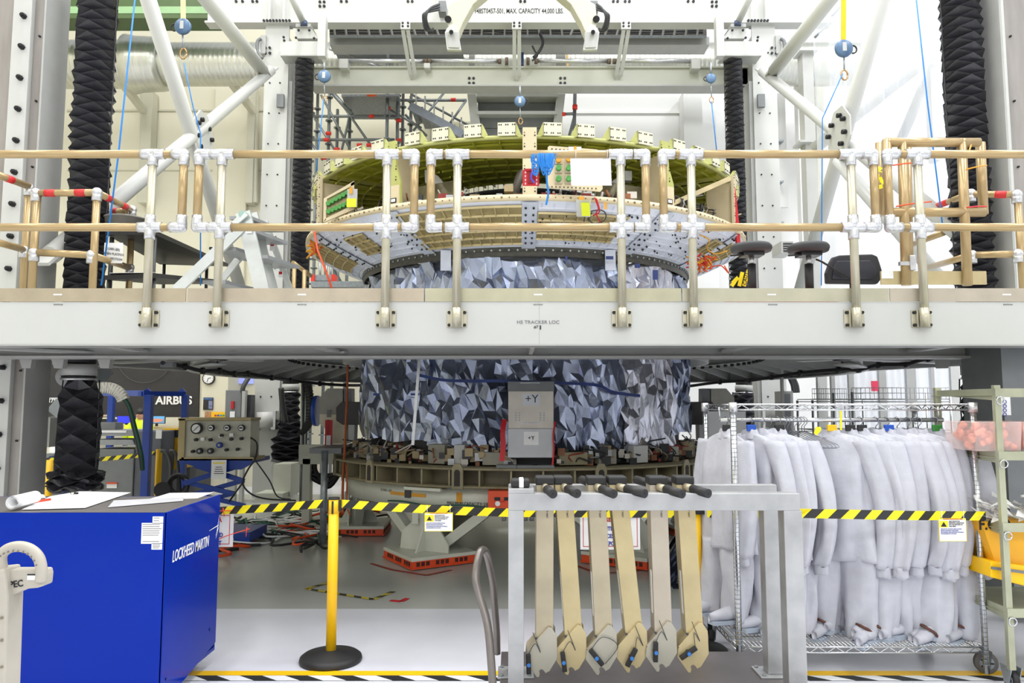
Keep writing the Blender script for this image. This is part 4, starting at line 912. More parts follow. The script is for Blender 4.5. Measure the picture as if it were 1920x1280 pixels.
# lower disc: conical skin with ribbed bays
ZR, RR, ZI, RI = 3.58, 2.79, 3.24, 2.1
def cone(r, a, off=0):
    u = (RR - r) / (RR - RI); z = ZR - .02 - (ZR - .02 - ZI) * (u ** .8); return pol(r, a, z + off)
LIL2 = mat('pale_blue_skin', (214, 218, 232), .42, .05, var=.06, scale=5, bump=.1, bscale=30)
for k in range(12):
    a0, a1 = k * 30, k * 30 + 30; kk = k if k < 6 else k - 12
    full = kk in (-1,) or kk == 0
    m = MB(); m.grid(lambda u, v: cone(RR - u * (RR - RI), a0 + 30 * v), 8, 10); p = m.build('disc_bay_skin', LIL2, cr)
    m = MB()
    if kk in (-3, -2, 0, 1, 2):
        for i in range(1, 8):
            r = RR - .09 * i; P = [cone(r, a0 + 1.8 + 26.4 * j / 8, -.004) for j in range(9)]
            for q, w_ in zip(P, P[1:]): m.beam(q, w_, .008, .014)
        for j in range(1, 12): m.beam(cone(RR - .04, a0 + 30 * j / 12, -.004), cone(RI + .04, a0 + 30 * j / 12, -.004), .008, .014)
        m.build('quilt_ribs', LIL2, p, kind='stuff')
    if kk in (-1,): r0, r1, b0, b1 = 2.74, 2.2, a0 + .8, a1 - 1.6
    elif kk == 0: r0, r1, b0, b1 = 2.66, 2.28, a0 + 1.8, a1 - 8
    elif kk == -2: r0, r1, b0, b1 = 2.6, 2.3, a0 + 9, a0 + 17
    elif kk == 1: r0, r1, b0, b1 = 2.62, 2.4, a0 + 23, a1 - 1
    elif kk == 2: r0, r1, b0, b1 = 2.68, 2.3, a0 + 2, a0 + 14
    elif kk == -3: r0, r1, b0, b1 = 2.68, 2.25, a0 + 10, a1 - 3
    else: continue
    # isogrid field: khaki cells with raised ribs
    m = MB(); m.grid(lambda u, v: cone(r0 + (r1 - r0) * u, b0 + (b1 - b0) * v, -.012), 6, 8); f = m.build('khaki_field', KHAKI, p)
    m = MB(); nr = max(2, int((r0 - r1) / .095)); na = max(3, int((b1 - b0) / 2.6))
    for i in range(nr + 1):
        r = r0 + (r1 - r0) * i / nr
        pts = [cone(r, b0 + (b1 - b0) * j / na, -.022) for j in range(na + 1)]
        for q, w_ in zip(pts, pts[1:]): m.beam(q, w_, .012, .022)
    for i in range(nr):
        ra, rb = r0 + (r1 - r0) * i / nr, r0 + (r1 - r0) * (i + 1) / nr
        for j in range(na + 1):
            a = b0 + (b1 - b0) * (j + (.5 if i % 2 else 0)) / na
            if a < b1: m.beam(cone(ra, a, -.022), cone(rb, a, -.022), .01, .02)
    m.build('isogrid_ribs', mat('khaki_rib', (186, 170, 126), .35, .35, var=.05), f, kind='stuff')
for k in (-2, -1, 0, 1, 2):
    # radial splice plate between bays
    a = k * 30; w_ = 1.55; m = MB()
    m.grid(lambda u, v: cone(RR - .01 - u * (RR - RI - .02), a + (-w_ + 2 * w_ * v) * (1 + .25 * u), -.02), 8, 2); p = m.build('splice_plate', LILAC, cr)
    m = MB()
    for i in range(7):
        for s in (-.8, .8):
            q = cone(RR - .07 - i * .085, a + s, -.022); m.cyl(q, q - Vector((0, .012, .006)), .012, n=6)
    m.build('splice_bolts', BLKB, p, kind='stuff')
m = MB(); m.lathe([(RR - .02, ZR - .035), (RR + .012, ZR - .035), (RR + .012, ZR + .02), (RR - .1, ZR + .02)], (X0, CY, 0), 96); p = m.build('rim_flange', CREAM, cr)
m = MB()
for i in range(110):
    a = -82 + i * 1.5
    if abs((a + 15) % 30 - 15) < 2: continue
    q = pol(RR + .012, a, ZR - .008); n = pol(1, a, 0) - pol(0, a, 0)
    m.cyl(q, q + n * .004, .012 if i % 3 == 0 else .007, n=6)
m.build('rim_bolts', mat('bronze_bolt', (120, 104, 80), .4, .5), p, kind='stuff')
m = MB(); rg = random.Random(3)
for i in range(170):
    a = rg.uniform(-62, 62)
    if -28 < a < 0: continue
    q = cone(rg.uniform(2.2, 2.7), a, -.012)
    m.cyl(q, q - Vector((0, .01, .006)), rg.uniform(.006, .013), n=5)
m.build('scattered_fasteners', BLKB, cr, kind='stuff')
# pale inner flange, dark ring below the disc
m = MB(); m.lathe([(2.12, ZI + .02), (2.1, ZI - .01), (2.06, ZI - .03)], (X0, CY, 0), 96); m.build('inner_flange', LILAC, cr)
m = MB(); m.lathe([(2.11, ZI), (2.1, ZI - .04), (2.08, ZI - .045), (2.1, ZI - .08), (2.08, ZI - .095)], (X0, CY, 0), 96); p = m.build('dark_clamp_ring', mat('dark_ring', (74, 72, 66), .4, .4, var=.15, scale=20), cr)
m = MB()
for i in range(72): q = pol(2.1, -88 + i * 2.5, ZI - .03); m.cyl(q, q + (pol(1, -88 + i * 2.5, 0) - pol(0, 0, 0)) * .015, .012, n=5)
m.build('ring_studs', ZINC, p, kind='stuff')
for k in (-1, 1):
    a = k * 24; q = pol(2.14, a, 3.12); e = Vector((math.cos(R(a)), math.sin(R(a)), 0)); MB().beam(q - Vector((0, 0, .1)), q + Vector((0, 0, .12)), .11, .03, up=(0, 1, 0)).build('ring_bracket', LILAC, cr)
m = MB(); m.lathe([(2.04, ZI - .1), (1.9, ZI - .2), (1.0, ZI - .2)], (X0, CY, 0), 64); m.build('inner_wall', DARK, cr)
# dark equipment between the discs
m = MB(); m.lathe([(1.4, 3.5), (1.4, 3.85), (1.3, 4.05), (1.2, 4.14)], (X0, CY, 0), 48); m.build('equipment_drum', mat('drum_dark', (70, 70, 72), .5, .2, var=.3, scale=5), cr)
m = MB(); m.lathe([(2.75, 3.585), (1.7, 3.62)], (X0, CY, 0), 96); m.build('equipment_shelf', KHK, cr)
eq = [mat('eq_orange', (140, 86, 50), .5, var=.2), mat('eq_red', (150, 44, 34), .5, var=.2), mat('eq_black', (36, 36, 38), .4), mat('eq_steel', (160, 162, 164), .3, .7), mat('eq_tan', (168, 150, 112), .5), mat('eq_wire', (206, 200, 190), .5)]
rg = random.Random(11); mm = MB()
for i in range(420):
    a = rg.uniform(-75, 75); r = rg.uniform(2.1, 2.62); q = pol(r, a, 3.6 + rg.uniform(0, .1)); mm.mi = rg.randrange(6); s = rg.uniform(.015, .05)
    if rg.random() < .5: mm.cyl(q, q + Vector((rg.uniform(-.06, .06), rg.uniform(-.03, .03), rg.uniform(.02, .12))), s * .35, n=6)
    else: mm.box(q.x - s, q.y - s, q.z - .02, q.x + s, q.y + s, q.z + s)
mm.build('valves_and_fittings', eq, cr, kind='stuff')
mm = MB()
for i in range(90):
    a = rg.choice((rg.uniform(-75, -32), rg.uniform(32, 80))); q = pol(rg.uniform(2.2, 2.6), a, 3.62); mm.mi = rg.choice((2, 3, 4, 5))
    mm.tube(spline([q, q + Vector((rg.uniform(-.1, .1), 0, .15)), q + Vector((rg.uniform(-.3, .3), .2, rg.uniform(.1, .3)))], 3), .009, 5)
mm.build('harness_pipes', eq, cr, kind='stuff')
# inner brown walls, white boxes
for a0_, a1_, mm_ in ((-36, -20, KHK), (19, 36, KHK)):
    m = MB(); m.lathe([(2.2, 3.6), (2.2, 3.95)], (X0, CY, 0), 10, a0_, a1_); m.build('inner_partition', mm_, cr, solid=.02)
    m = MB()
    for i in range(5): m.beam(pol(2.18, a0_ + (a1_ - a0_) * i / 4, 3.6), pol(2.18, a0_ + (a1_ - a0_) * i / 4, 3.95), .02, .03)
    m.beam(pol(2.18, a0_, 3.95), pol(2.18, a1_, 3.95), .06, .02); m.build('partition_frame', KHK, cr, kind='stuff')
for pts in ([(796, 318), (801, 318), (822, 330), (838, 350), (834, 358), (812, 348), (797, 342)], [(1130, 353), (1160, 330), (1160, 352), (1143, 358)], [(1172, 320), (1185, 320), (1185, 338), (1172, 338)]):
    MB().prism([at(a, b, 7.9) for a, b in pts], (0, .1, 0)).build('white_cover', WHITE, cr, bevel=.005)
MB().tube(spline([at(966, 365, 7.6), at(970, 345, 7.55), at(978, 325, 7.6), at(985, 335, 7.6)]), .045, 8).build('grey_hose', mat('hose_grey', (128, 122, 114), .6), cr)
# front connector panel right of the centre post
pn = MB().prism([at(a, b, 6.85) for a, b in [(1027, 276), (1030, 273), (1120, 280), (1129, 286), (1130, 354), (1126, 359), (1032, 352), (1027, 346)]], (0, .02, 0)).build('connector_panel', CREAM, cr, bevel=.004)
for (x, y, mm_) in ((1047, 317, CONN), (1066, 317, CONN), (1047, 337, CONN), (1066, 337, CONN), (1047, 302, GOLD), (1066, 301, GOLD)):
    c = at(x, y, 6.85); bx(c.x - .034, 6.83, c.z - .042, c.x + .034, 6.855, c.z + .042).build('connector_base', TAN, pn); MB().cyl(c, c - Vector((0, .06, 0)), .026, n=12).build('connector_cap', mm_, pn)
m = MB()
for i in range(12): m.cyl(at(1035 + i * 7.5, 279 + i * .5, 6.85), at(1035 + i * 7.5, 279 + i * .5, 6.84), .007, n=5); m.cyl(at(1035 + i * 7.5, 350 + i * .3, 6.85), at(1035 + i * 7.5, 350 + i * .3, 6.84), .007, n=5)
m.build('panel_rivets', BLKB, pn, kind='stuff')
pbox(1066, 275, 1090, 286, 6.83, .01).build('crumpled_tape', PAPER, pn); pbox(1076, 274, 1081, 282, 6.82, .01).build('amber_strip', GOLD, pn)
# left connector window frame
Y = 7.75
fr = MB()
fr.prism([at(a, b, Y) for a, b in [(607, 372), (664, 339), (664, 346), (614, 372)]], (0, .03, 0)); fr.prism([at(a, b, Y) for a, b in [(607, 372), (613, 372), (611, 412), (606, 417)]], (0, .03, 0)); fr.prism([at(a, b, Y) for a, b in [(606, 417), (611, 409), (658, 386), (664, 392)]], (0, .03, 0)); fr.prism([at(a, b, Y) for a, b in [(658, 344), (664, 340), (664, 392), (658, 388)]], (0, .03, 0))
fr = fr.build('connector_window_frame', CREAM, cr)
MB().prism([at(a, b, Y + .04) for a, b in [(611, 376), (658, 350), (658, 386), (611, 408)]], (0, .02, 0)).build('connector_board', TANY, fr)
for j in range(2):
    for i in range(6):
        c = at(617 + i * 7, 383 - i * 4 + j * 15 + (i if j else 0), Y + .03); MB().cyl(c, c - Vector((0, .05, 0)), .024, n=10).build('connector_cap', CONN, fr)
pbox(651, 354, 670, 388, Y - .05, .004).build('clear_tag', mat('clear_tag_film', (214, 214, 214), .2, alpha=.6, var=0), fr); pbox(650, 372, 668, 388, Y - .06, .004).build('yellow_slip', mat('fluoro_yellow', (226, 236, 40), .5, var=0), fr); pbox(655, 351, 661, 363, Y - .07, .004).build('amber_strip', GOLD, fr)
# right red beam and cream end post
MB().prism([at(a, b, 8.3) for a, b in [(1374, 353), (1379, 352), (1386, 420), (1390, 470), (1384, 474), (1378, 420)]], (0, .06, 0)).build('red_guard_strip', RED, cr)
MB().beam(at(1368, 335, 8.0), at(1238, 392, 7.6), .05, .03, up=(0, 1, 0)).build('tan_strut', TANY, cr)
# notes, wires on the front of the disc
n_ = MB().prism([at(1080, 374, 6.83), at(1108, 376, 6.83), at(1107, 407, 7.0), at(1081, 406, 7.0)], (0, -.003, 0)).build('clear_pouch', mat('clear_tag_film', (214, 214, 214)), cr)
MB().prism([at(1089, 380, 6.82), at(1105, 380, 6.82), at(1107, 405, 6.96), at(1091, 405, 6.96)], (0, -.003, 0)).build('yellow_slip', mat('fluoro_yellow', (226, 236, 40)), cr)
pbox(1085, 368, 1095, 376, 6.86, .004).build('amber_strip', GOLD, cr); pbox(1133, 379, 1138, 392, 6.85, .004).build('amber_strip', GOLD, cr)
for pts, mm_ in (([(1115, 370), (1122, 390), (1118, 400), (1126, 417)], RED), ([(1118, 372), (1124, 396), (1112, 404)], RED), ([(1095, 415), (1098, 404), (1108, 396), (1128, 394), (1136, 402), (1132, 414), (1114, 419), (1104, 410), (1110, 398)], DARK), ([(1232, 432), (1260, 440), (1284, 446), (1298, 436), (1310, 448)], DARK), ([(1312, 440), (1330, 450), (1326, 466), (1342, 476), (1364, 470)], GOLD), ([(1336, 500), (1352, 498), (1366, 512), (1358, 498)], ORG)):
    MB().tube(spline([at(a, b, 6.86 + (a > 1200) * .6 + max(0, b - 380) * .006) for a, b in pts]), .007, 5).build('loose_wire', mm_, cr)
m = MB(); rg = random.Random(9)
for i in range(60):
    q = at(1308 + rg.uniform(-8, 30), 494 + rg.uniform(-12, 12), 8.1 + rg.uniform(-.05, .05)); m.mi = rg.randrange(3); m.tube([q, q + Vector((rg.uniform(-.1, .1), 0, rg.uniform(-.06, .06)))], .008, 4)
m.build('orange_wire_tangle', [ORG, RED, GOLD], cr, kind='stuff')
m = MB()
for i in range(40):
    q = at(588 + rg.uniform(-9, 8), 462 + rg.uniform(-10, 12), 8.6); m.mi = rg.randrange(2); m.tube([q, q + Vector((rg.uniform(-.1, .1), 0, rg.uniform(-.08, .08)))], .012, 4)
m.build('orange_wire_tangle', [ORG, GOLD], cr, kind='stuff')
# foil wrapped drum
FOIL = mat('silver_blue_foil', (156, 165, 188), .22, .85, var=.2, scale=1.3, bump=.22, bscale=7)
FOILW = mat('clear_silver_film', (188, 190, 202), .24, .8, var=.2, scale=2, bump=.3, bscale=10)
def foil(a0, a1, z0, z1, r, name, mm, amp=.05, seed=0, na=150, nz=70, ragged=.04, taper=None, flatten=False):
    rg = random.Random(seed); off = Vector((seed * 7.3, seed * 3.1, 0)); folds = [(rg.uniform(0, 1), rg.uniform(.1, .9), rg.uniform(-1.2, 1.2), rg.uniform(.01, .04)) for _ in range(26)]
    def fn(u, v):
        a = a0 + (a1 - a0) * u; z = z1 + (z0 - z1) * v; x = a * .0175 * r
        d = abs(noise.noise(Vector((x * 1.7 + z * .5, z * 1.1 - x * .4, 0)) + off)) * amp * 3.2 + abs(noise.noise(Vector((x * 3.6 - z * 1.2, z * 2.6 + x, 1)) + off)) * amp * 2.2
        for (fu, fv, sl, dp) in folds:
            q = (u - fu) - sl * (v - fv) * .35; d -= dp * max(0, 1 - abs(q) * 45) * max(0, 1 - abs(v - fv) * 1.6)
        d += noise.noise(Vector((x * 37, z * 31, 7)) + off) * .014
        rr = r + .05 - d + (taper(v) if taper else 0)
        zz = z - (ragged * noise.noise(Vector((x * 3, 0, 5)) + off) if v > .97 else 0)
        return pol(rr, a + noise.noise(Vector((x * 13, z * 13, 9)) + off) * 2.4, zz + (.12 * noise.noise(Vector((z * 17, x * 17, 3)) + off) if .03 < v < .97 else 0))
    m = MB(); m.grid(fn, na, nz, smooth=False); return m.build(name, mm, cr)
up = lambda v: -.03 * (1 - min(1, v / .25)) ** 1.3
foil(-88, -30, 1.22, 3.15, 2.07, 'foil_blanket', FOIL, .05, 1, 40, 18, taper=up)
foil(-31, 29, 1.13, 3.15, 2.07, 'foil_blanket', FOIL, .055, 2, 44, 18, taper=up)
foil(28, 55, 1.13, 3.15, 2.08, 'foil_blanket', FOILW, .05, 3, 22, 18, taper=up)
foil(53, 92, 1.28, 3.15, 2.07, 'foil_blanket', FOIL, .05, 4, 28, 18, taper=up)
m = MB(); m.lathe([(1.9, 1.3), (1.95, 3.0)], (X0, CY, 0), 48, 88, 272); m.build('rear_wrap', FOIL, cr)
BT_ = mat('blue_tape', (40, 62, 128), .5, var=.15)
for pts in ([(785, 703), (830, 712), (880, 714), (940, 714), (1000, 716), (1060, 718), (1120, 722), (1150, 735), (1200, 742)],):
    m = MB(); P = spline([at(a, b, 7.55 + abs(a - 983) ** 2 * 5e-6) for a, b in pts]); 
    for q, w_ in zip(P, P[1:]): m.beam(q, w_, .008, .03, up=(0, 0, 1))
    m.build('blue_tape_seam', BT_, cr)
for x0, y0, x1, y1 in ((770, 737, 786, 741), (700, 737, 712, 741), (1060, 480, 1064, 488), (1224, 506, 1234, 524), (1190, 494, 1200, 502), (1136, 480, 1150, 486)): pbox(x0, y0, x1, y1, 7.62 if 780 < x0 < 1150 else 7.9, .01).build('blue_tape_patch', BT_, cr)
MB().beam(at(787, 664, 7.72), at(774, 834, 7.72), .03, .02, up=(0, 1, 0)).build('drape_edge_strip', SILVER, cr)
# access panel +Y on the drum
pY = 7.42
pl = thing('axis_panel', 'aluminium cover panel marked +Y on the front of the foil drum', 'panel', at(994, 858, pY))
pbox(953, 733, 1038, 806, pY, .05).build('upper_cover', mat('cover_beige', (206, 200, 190), .45, .2), pl, bevel=.004)
pbox(952, 803, 1039, 858, pY - .012, .05).build('lower_cover', mat('cover_alu', (168, 170, 174), .35, .6, var=.06, scale=4), pl, bevel=.004)
pbox(952, 715, 1039, 733, pY + .01, .05).build('dark_header', MIDG, pl); pbox(975, 716, 1012, 719, pY, .02).build('slot_plate', ZINC, pl)
a_ = pbox(980, 738, 1013, 760, pY - .003, .002).build('sign_card', mat('pale_card', (212, 216, 222), .5), pl); text('+Y', .115, at(997, 748, pY - .005), INK, pl, bold=-.005)
pbox(982, 809, 1010, 834, pY - .015, .002).build('sign_card', PAPER, pl); text('+Y', .055, at(996, 821, pY - .017), INK, pl, bold=.01)
pbox(977, 791, 1014, 794, pY - .003, .002).build('small_label', PAPER, pl); text('CAUTION — REMOVE BEFORE CLOSE OUT', .009, at(996, 792.5, pY - .006), INK, pl)
for x in (971, 1017):
    m = MB()
    for dx in (-4, 3):
        for i in range(4): m.cyl(at(x + dx, 774 + i * 4.5, pY), at(x + dx, 774 + i * 4.5, pY - .01), .008, n=6)
    m.build('rivet_cluster', ZINC, pl, kind='stuff')
for i, (x0, y0, x1, y1, w_) in enumerate(((946, 786, 941, 864, .05), (1041, 790, 1036, 872, .016))):
    P = spline([at(x0, y0, 7.4), at((x0 + x1) / 2 - 1, (y0 + y1) / 2 - 15, 7.36), at((x0 + x1) / 2, (y0 + y1) / 2 + 10, 7.36), at(x1, y1, 7.36)]); m = MB()
    for q, s in zip(P, P[1:]): m.beam(q, s, w_, .004, up=(0, 1, 0))
    m.build('red_ribbon', RED, label='%s red ribbon hanging on the %s edge of the +Y panel' % (('broad', 'left'), ('thin', 'right'))[i], cat='ribbon')
# ================================================================ TURNTABLE UNDER THE SPACECRAFT
tt_ = thing('khaki_support_ring', 'khaki steel support ring with webs carrying the foil drum, above the white turntable', 'ring', (X0, CY, .8))
def ring(name, prof, mm, par, n=96, closed=True, a0=0, a1=360): m = MB(); m.lathe(prof, (X0, CY, 0), n, a0, a1, closed=closed); return m.build(name, mm, par)
# polygonal flanges: twelve sided with flats like the photo
def lring(name, r, z, th, wd, mm, par, n=24): return ring(name, [(r - wd, z), (r, z), (r, z + th), (r - wd, z + th)], mm, par, n)
lring('top_flange', 2.42, .965, .022, .5, KHK, tt_, 72); lring('bottom_flange', 2.42, .79, .02, .4, KHK, tt_, 72)
ring('ring_web', [(2.2, .81), (2.2, .965)], mat('dark_khaki', (104, 96, 76), .5, .2, var=.12), tt_, 72, closed=False)
for i in range(24):
    a = -90 + i * 7.5 + 3
    q0, q1 = pol(2.2, a, .81), pol(2.4, a, .81); m = MB().prism([q0, q1, q1 + Vector((0, 0, .155)), q0 + Vector((0, 0, .155))], (pol(0, 0, 0) - pol(0, 0, 0)) + Vector((math.cos(R(a)), math.sin(R(a)), 0)) * .018)
    m.build('web_gusset', KHK, tt_)
for a in (-44, -17, 17, 44, -70, 70):
    c = pol(2.43, a, .88); e = Vector((math.cos(R(a)), math.sin(R(a)), 0)); n = Vector((math.sin(R(a)), -math.cos(R(a)), 0))
    MB().prism([c + e * u + Vector((0, 0, z)) for u, z in [(-.06, -.1), (.06, -.1), (.06, .1), (.03, .15), (-.03, .15), (-.06, .1)]], n * -.03).build('lifting_lug', KHK, tt_, bevel=.005)
    c = c + n * .003; MB().prism([c + e * u + Vector((0, 0, z)) for u, z in [(-.03, -.07), (.03, -.07), (.03, .07), (.015, .09), (-.015, .09), (-.03, .07)]], n * -.005).build('slot_opening', mat('slot_dark', (46, 42, 34), .7), tt_)
# clutter of equipment on the khaki ring below the foil
rg = random.Random(21); mm = MB()
for i in range(420):
    a = rg.uniform(-80, 80)
    if -4 < a < 7: continue
    r = rg.uniform(2.0, 2.2); q = pol(r, a, 1.0 + rg.uniform(0, .16)); mm.mi = rg.choice((1, 2, 2, 2, 3, 4, 4, 4, 5, 0)); s = rg.uniform(.012, .045)
    if rg.random() < .4: mm.tube(spline([q, q + Vector((rg.uniform(-.1, .1), -.03, rg.uniform(-.02, .08))), q + Vector((rg.uniform(-.15, .15), 0, rg.uniform(-.03, .12)))], 3), .008, 4)
    else: mm.box(q.x - s, q.y - s, q.z - s, q.x + s, q.y + s, q.z + s)
mm.build('small_equipment', eq, tt_, kind='stuff')
for a, w_, h_, c_ in ((-60, .3, .16, 'a'), (-52, .16, .14, 'b'), (-26, .2, .2, 'a'), (-19, .12, .2, 'w'), (-9, .26, .13, 'a'), (12, .3, .13, 'b'), (22, .2, .15, 'a'), (33, .2, .18, 'w'), (48, .2, .15, 'a'), (62, .22, .18, 'b')):
    c = pol(2.12, a, 1.0); e = Vector((math.cos(R(a)), math.sin(R(a)), 0))
    MB().beam(c - e * w_ / 2 + Vector((0, 0, h_ / 2)), c + e * w_ / 2 + Vector((0, 0, h_ / 2)), .12, h_).build('equipment_box', {'a': mat('eq_beige', (150, 146, 132), .5), 'b': KHK, 'w': WHITE}[c_], tt_, bevel=.006)
ring('inner_drum', [(1.95, .97), (1.95, 1.4)], DARK, tt_, 64, closed=False)
for a in (-4, 1, 5): MB().beam(pol(2.3, a - 4, .99), pol(2.3, a + 1, .99), .12, .05).build('dark_step_plate', MIDG, tt_)
tb = thing('turntable', 'white round turntable on six braced legs, lettered with its capacity', 'turntable', (X0, CY, 0))
ring('table_ring', [(2.0, .56), (2.26, .56), (2.26, .78), (2.0, .78)], TURNW, tb, 96)
ring('table_top', [(.2, .76), (2.2, .76), (2.2, .775), (.2, .775)], DARK, tb, 64)
def ctext(s, size, a, z, mm, r=2.268, **k):
    c = pol(r, a, z); text(s, size, c, mm, tb, xd=(math.cos(R(a)), math.sin(R(a)), 0), **k)
# curved lettering: one glyph at a time along the ring
def ringtext(s, size, a0, z, mm, sx=.8, bold=.01, adv=.62):
    a = a0
    for ch in s:
        if ch != ' ': ctext(ch, size, a, z, mm, bold=bold, sx=sx)
        a += math.degrees(size * adv * (.5 if ch in ' ,.I' else (1.15 if ch in 'MW' else 1)) / 2.27)
ringtext('MAXIMUM CAPACITY 28,000', .048, -21, .62, INK, adv=.52, bold=.0)
ringtext('4,980 LBS', .04, -44, .70, INK, bold=0); ringtext('TURNTABLE', .07, -86, .68, INK, bold=.02)
for a, mm_, w_ in ((-37, GOLD, .12), (-30, GOLD, .09), (-18, GOLD, .03)):
    c = pol(2.265, a, .68); e = Vector((math.cos(R(a)), math.sin(R(a)), 0)); MB().beam(c - e * w_, c + e * w_, .004, .035 if w_ > .05 else .1).build('amber_strip', mm_, tb)
c = pol(2.27, -33.5, .685); e = Vector((math.cos(R(-33.5)), math.sin(R(-33.5)), 0)); MB().beam(c - e * .04, c + e * .04, .01, .08).build('gauge_plate', DARK, tb)
a = -27; c = pol(2.3, a, .76); e = Vector((math.cos(R(a)), math.sin(R(a)), 0)); MB().beam(c - e * .22, c + e * .22, .16, .03).build('bracket_shelf', TURNW, tb); MB().beam(c - e * .22 + Vector((0, 0, .025)), c + e * .22 + Vector((0, 0, .025)), .1, .05).build('khaki_block', KHK, tb)
MB().tube(spline([pol(2.3, -40 + i * 3, .6 + .01 * math.sin(i)) for i in range(12)]), .009, 6).build('green_cable', mat('green_cable', (30, 80, 66), .5), tb)
# legs
def leg(a, rot=45, plain=False):
    c = pol(2.12, a, 0); t = []
    s = .36; rr = R(rot)
    ex = Vector((math.cos(rr), math.sin(rr), 0)); ey = Vector((-math.sin(rr), math.cos(rr), 0))
    def quad(k, z): return [c + ex * u * k + ey * v * k + Vector((0, 0, z)) for u, v in ((-1, -1), (1, -1), (1, 1), (-1, 1))]
    MB().prism(quad(s * 1.02, .01), (0, 0, .015)).build('orange_base_plate', ORG, tb)
    MB().prism(quad(s, .085), (0, 0, .035)).build('foot_plate', TURNW, tb, bevel=.003)
    ob = MB().prism(quad(s * .985, .025), (0, 0, .06)).build('orange_airpad', ORG, tb)
    m = MB()
    for (d, n) in ((ex, ey), (ey, ex)):
        for i in range(12):
            if i % 4 == 3: continue
            for sg in (-1, 1):
                q = c + n * sg * s * .987 + d * (-.88 + 1.76 * (i + .5) / 12) * s + Vector((0, 0, .055)); m.beam(q - d * .018, q + d * .018, .006, .04)
    m.build('airpad_openings', mat('airpad_dark', (70, 22, 10), .6), ob, kind='stuff')
    n = (c - Vector((X0, CY, 0))).normalized(); e = Vector((-n.y, n.x, 0))
    MB().box(c.x - .09, c.y - .09, .12, c.x + .09, c.y + .09, .58).build('leg_post', TURNW, tb, bevel=.004)
    pts = [(-.3, .12), (.3, .12), (.3, .2), (.16, .38), (.1, .44), (-.1, .44), (-.28, .3)]
    MB().prism([c + e * u + n * .1 + Vector((0, 0, z)) for u, z in pts], n * -.02).build('gusset_plate', TURNW, tb)
    MB().prism([c + n * u + Vector((0, 0, z)) for u, z in [(-.25, .12), (.25, .12), (.1, .4), (-.1, .4)]], e * .02).build('cross_gusset', TURNW, tb)
    for sg in (-1, 1):
        MB().beam(c + e * sg * .12 + Vector((0, 0, .14)), pol(2.1, a + sg * 19, .57), .11, .1).build('diagonal_strut', TURNW, tb, bevel=.004)
    MB().box(c.x - .16, c.y - .16, .4, c.x - .1, c.y - .1, .52).build('side_pad', TURNW, tb)
for a, rot in ((-29, 32), (29, 58), (-88, 2), (90, 10), (-150, 30), (150, 60)): leg(a, rot)
t = thing('orange_control_box', 'orange control box with gauge under the turntable edge, left of the aluminium rack', 'box', at(930, 970, 7.2))
pbox(915, 920, 1005, 965, 7.2, .3).build('box_body', ORG, t, bevel=.006)
for x in (927, 945): pbox(x, 932, x + 11, 938, 7.19, .01).build('dark_label', INK, t)
MB().cyl(at(933, 944, 7.2), at(933, 944, 7.18), .024, n=16).build('gauge', PAPER, t); pbox(938, 939, 947, 941, 7.19, .01).build('red_label', RED, t)
for x in (945, 985, 997): MB().cyl(at(x, 966, 7.25), at(x, 976, 7.25), .022, n=8).build('hose_fitting', MIDG, t)
t = thing('black_pump', 'black motor block at the top of the near left turntable leg', 'motor', at(700, 930, 8.4))
MB().cyl(at(690, 938, 8.4), at(706, 944, 8.4), .05, n=12).build('body', BLACK, t)
# side equipment: octagonal blocks left and right of the drum with dark arms
for s in (-1, 1):
    Q = lambda x, y, Y=9.6: at(x if s < 0 else 1976 - x, y, Y); side = 'left' if s < 0 else 'right'
    t = thing('side_fixture', 'octagonal grey and cream block with a dark arm touching the foil drum at the ' + side, 'fixture', Q(640, 832))
    MB().prism([Q(599, 776), Q(599, 745), Q(614, 728), Q(643, 728), Q(643, 776)], (0, .25, 0)).build('upper_block', mat('fixture_grey', (172, 170, 158), .5), t, bevel=.006)
    MB().prism([Q(599, 776), Q(651, 776), Q(651, 832), Q(612, 832), Q(611, 805), Q(599, 794)], (0, .25, 0)).build('lower_block', mat('fixture_cream', (232, 224, 198), .5), t, bevel=.006)
    MB().prism([Q(630, 788, 9.5), Q(630, 764, 9.5), Q(641, 753, 9.5), Q(690, 753, 9.5), Q(690, 796, 9.5), Q(642, 796, 9.5)], (0, .3, 0)).build('dark_arm', mat('fixture_dark', (72, 70, 68), .5), t, bevel=.008)
    MB().prism([Q(645, 728), Q(659, 728), Q(659, 754), Q(645, 754)], (0, .2, 0)).build('rear_plate', MIDG, t)
    MB().prism([Q(653, 796), Q(665, 796), Q(664, 826), Q(653, 830)], (0, .2, 0)).build('white_plate', PAPER, t)
    a = Q(620, 850); MB().cyl((Q(609, 850, 8.7).x, 8.7, .02), Q(609, 845, 8.7), .04, n=14).build('post', ZINC, t)
    MB().prism([Q(580, 840, 8.7), Q(640, 840, 8.7), Q(640, 850, 8.7), Q(580, 850, 8.7)], (0, .9, 0)).build('support_plate', MIDG, t)
    MB().prism([Q(560, 834, 9.9), Q(690, 834, 9.9), Q(690, 870, 9.9), Q(560, 870, 9.9)], (0, .15, 0)).build('floor_beam', TURNW, t)
    MB().box(Q(575, 850, 9.9).x - .05, 9.9, 0, Q(575, 850, 9.9).x + .05, 10.05, Q(575, 860, 9.9).z).build('beam_leg', TURNW, t)
    if s < 0:
        MB().cyl(Q(597, 770, 9.8), Q(590, 770, 9.8), .2, n=20).build('blue_disc', mat('pad_blue', (30, 80, 190), .4), t)
t = thing('red_remove_tag', 'long red tag with a white slip hanging in front of the left octagonal block', 'tag', at(616, 846, 9.4))
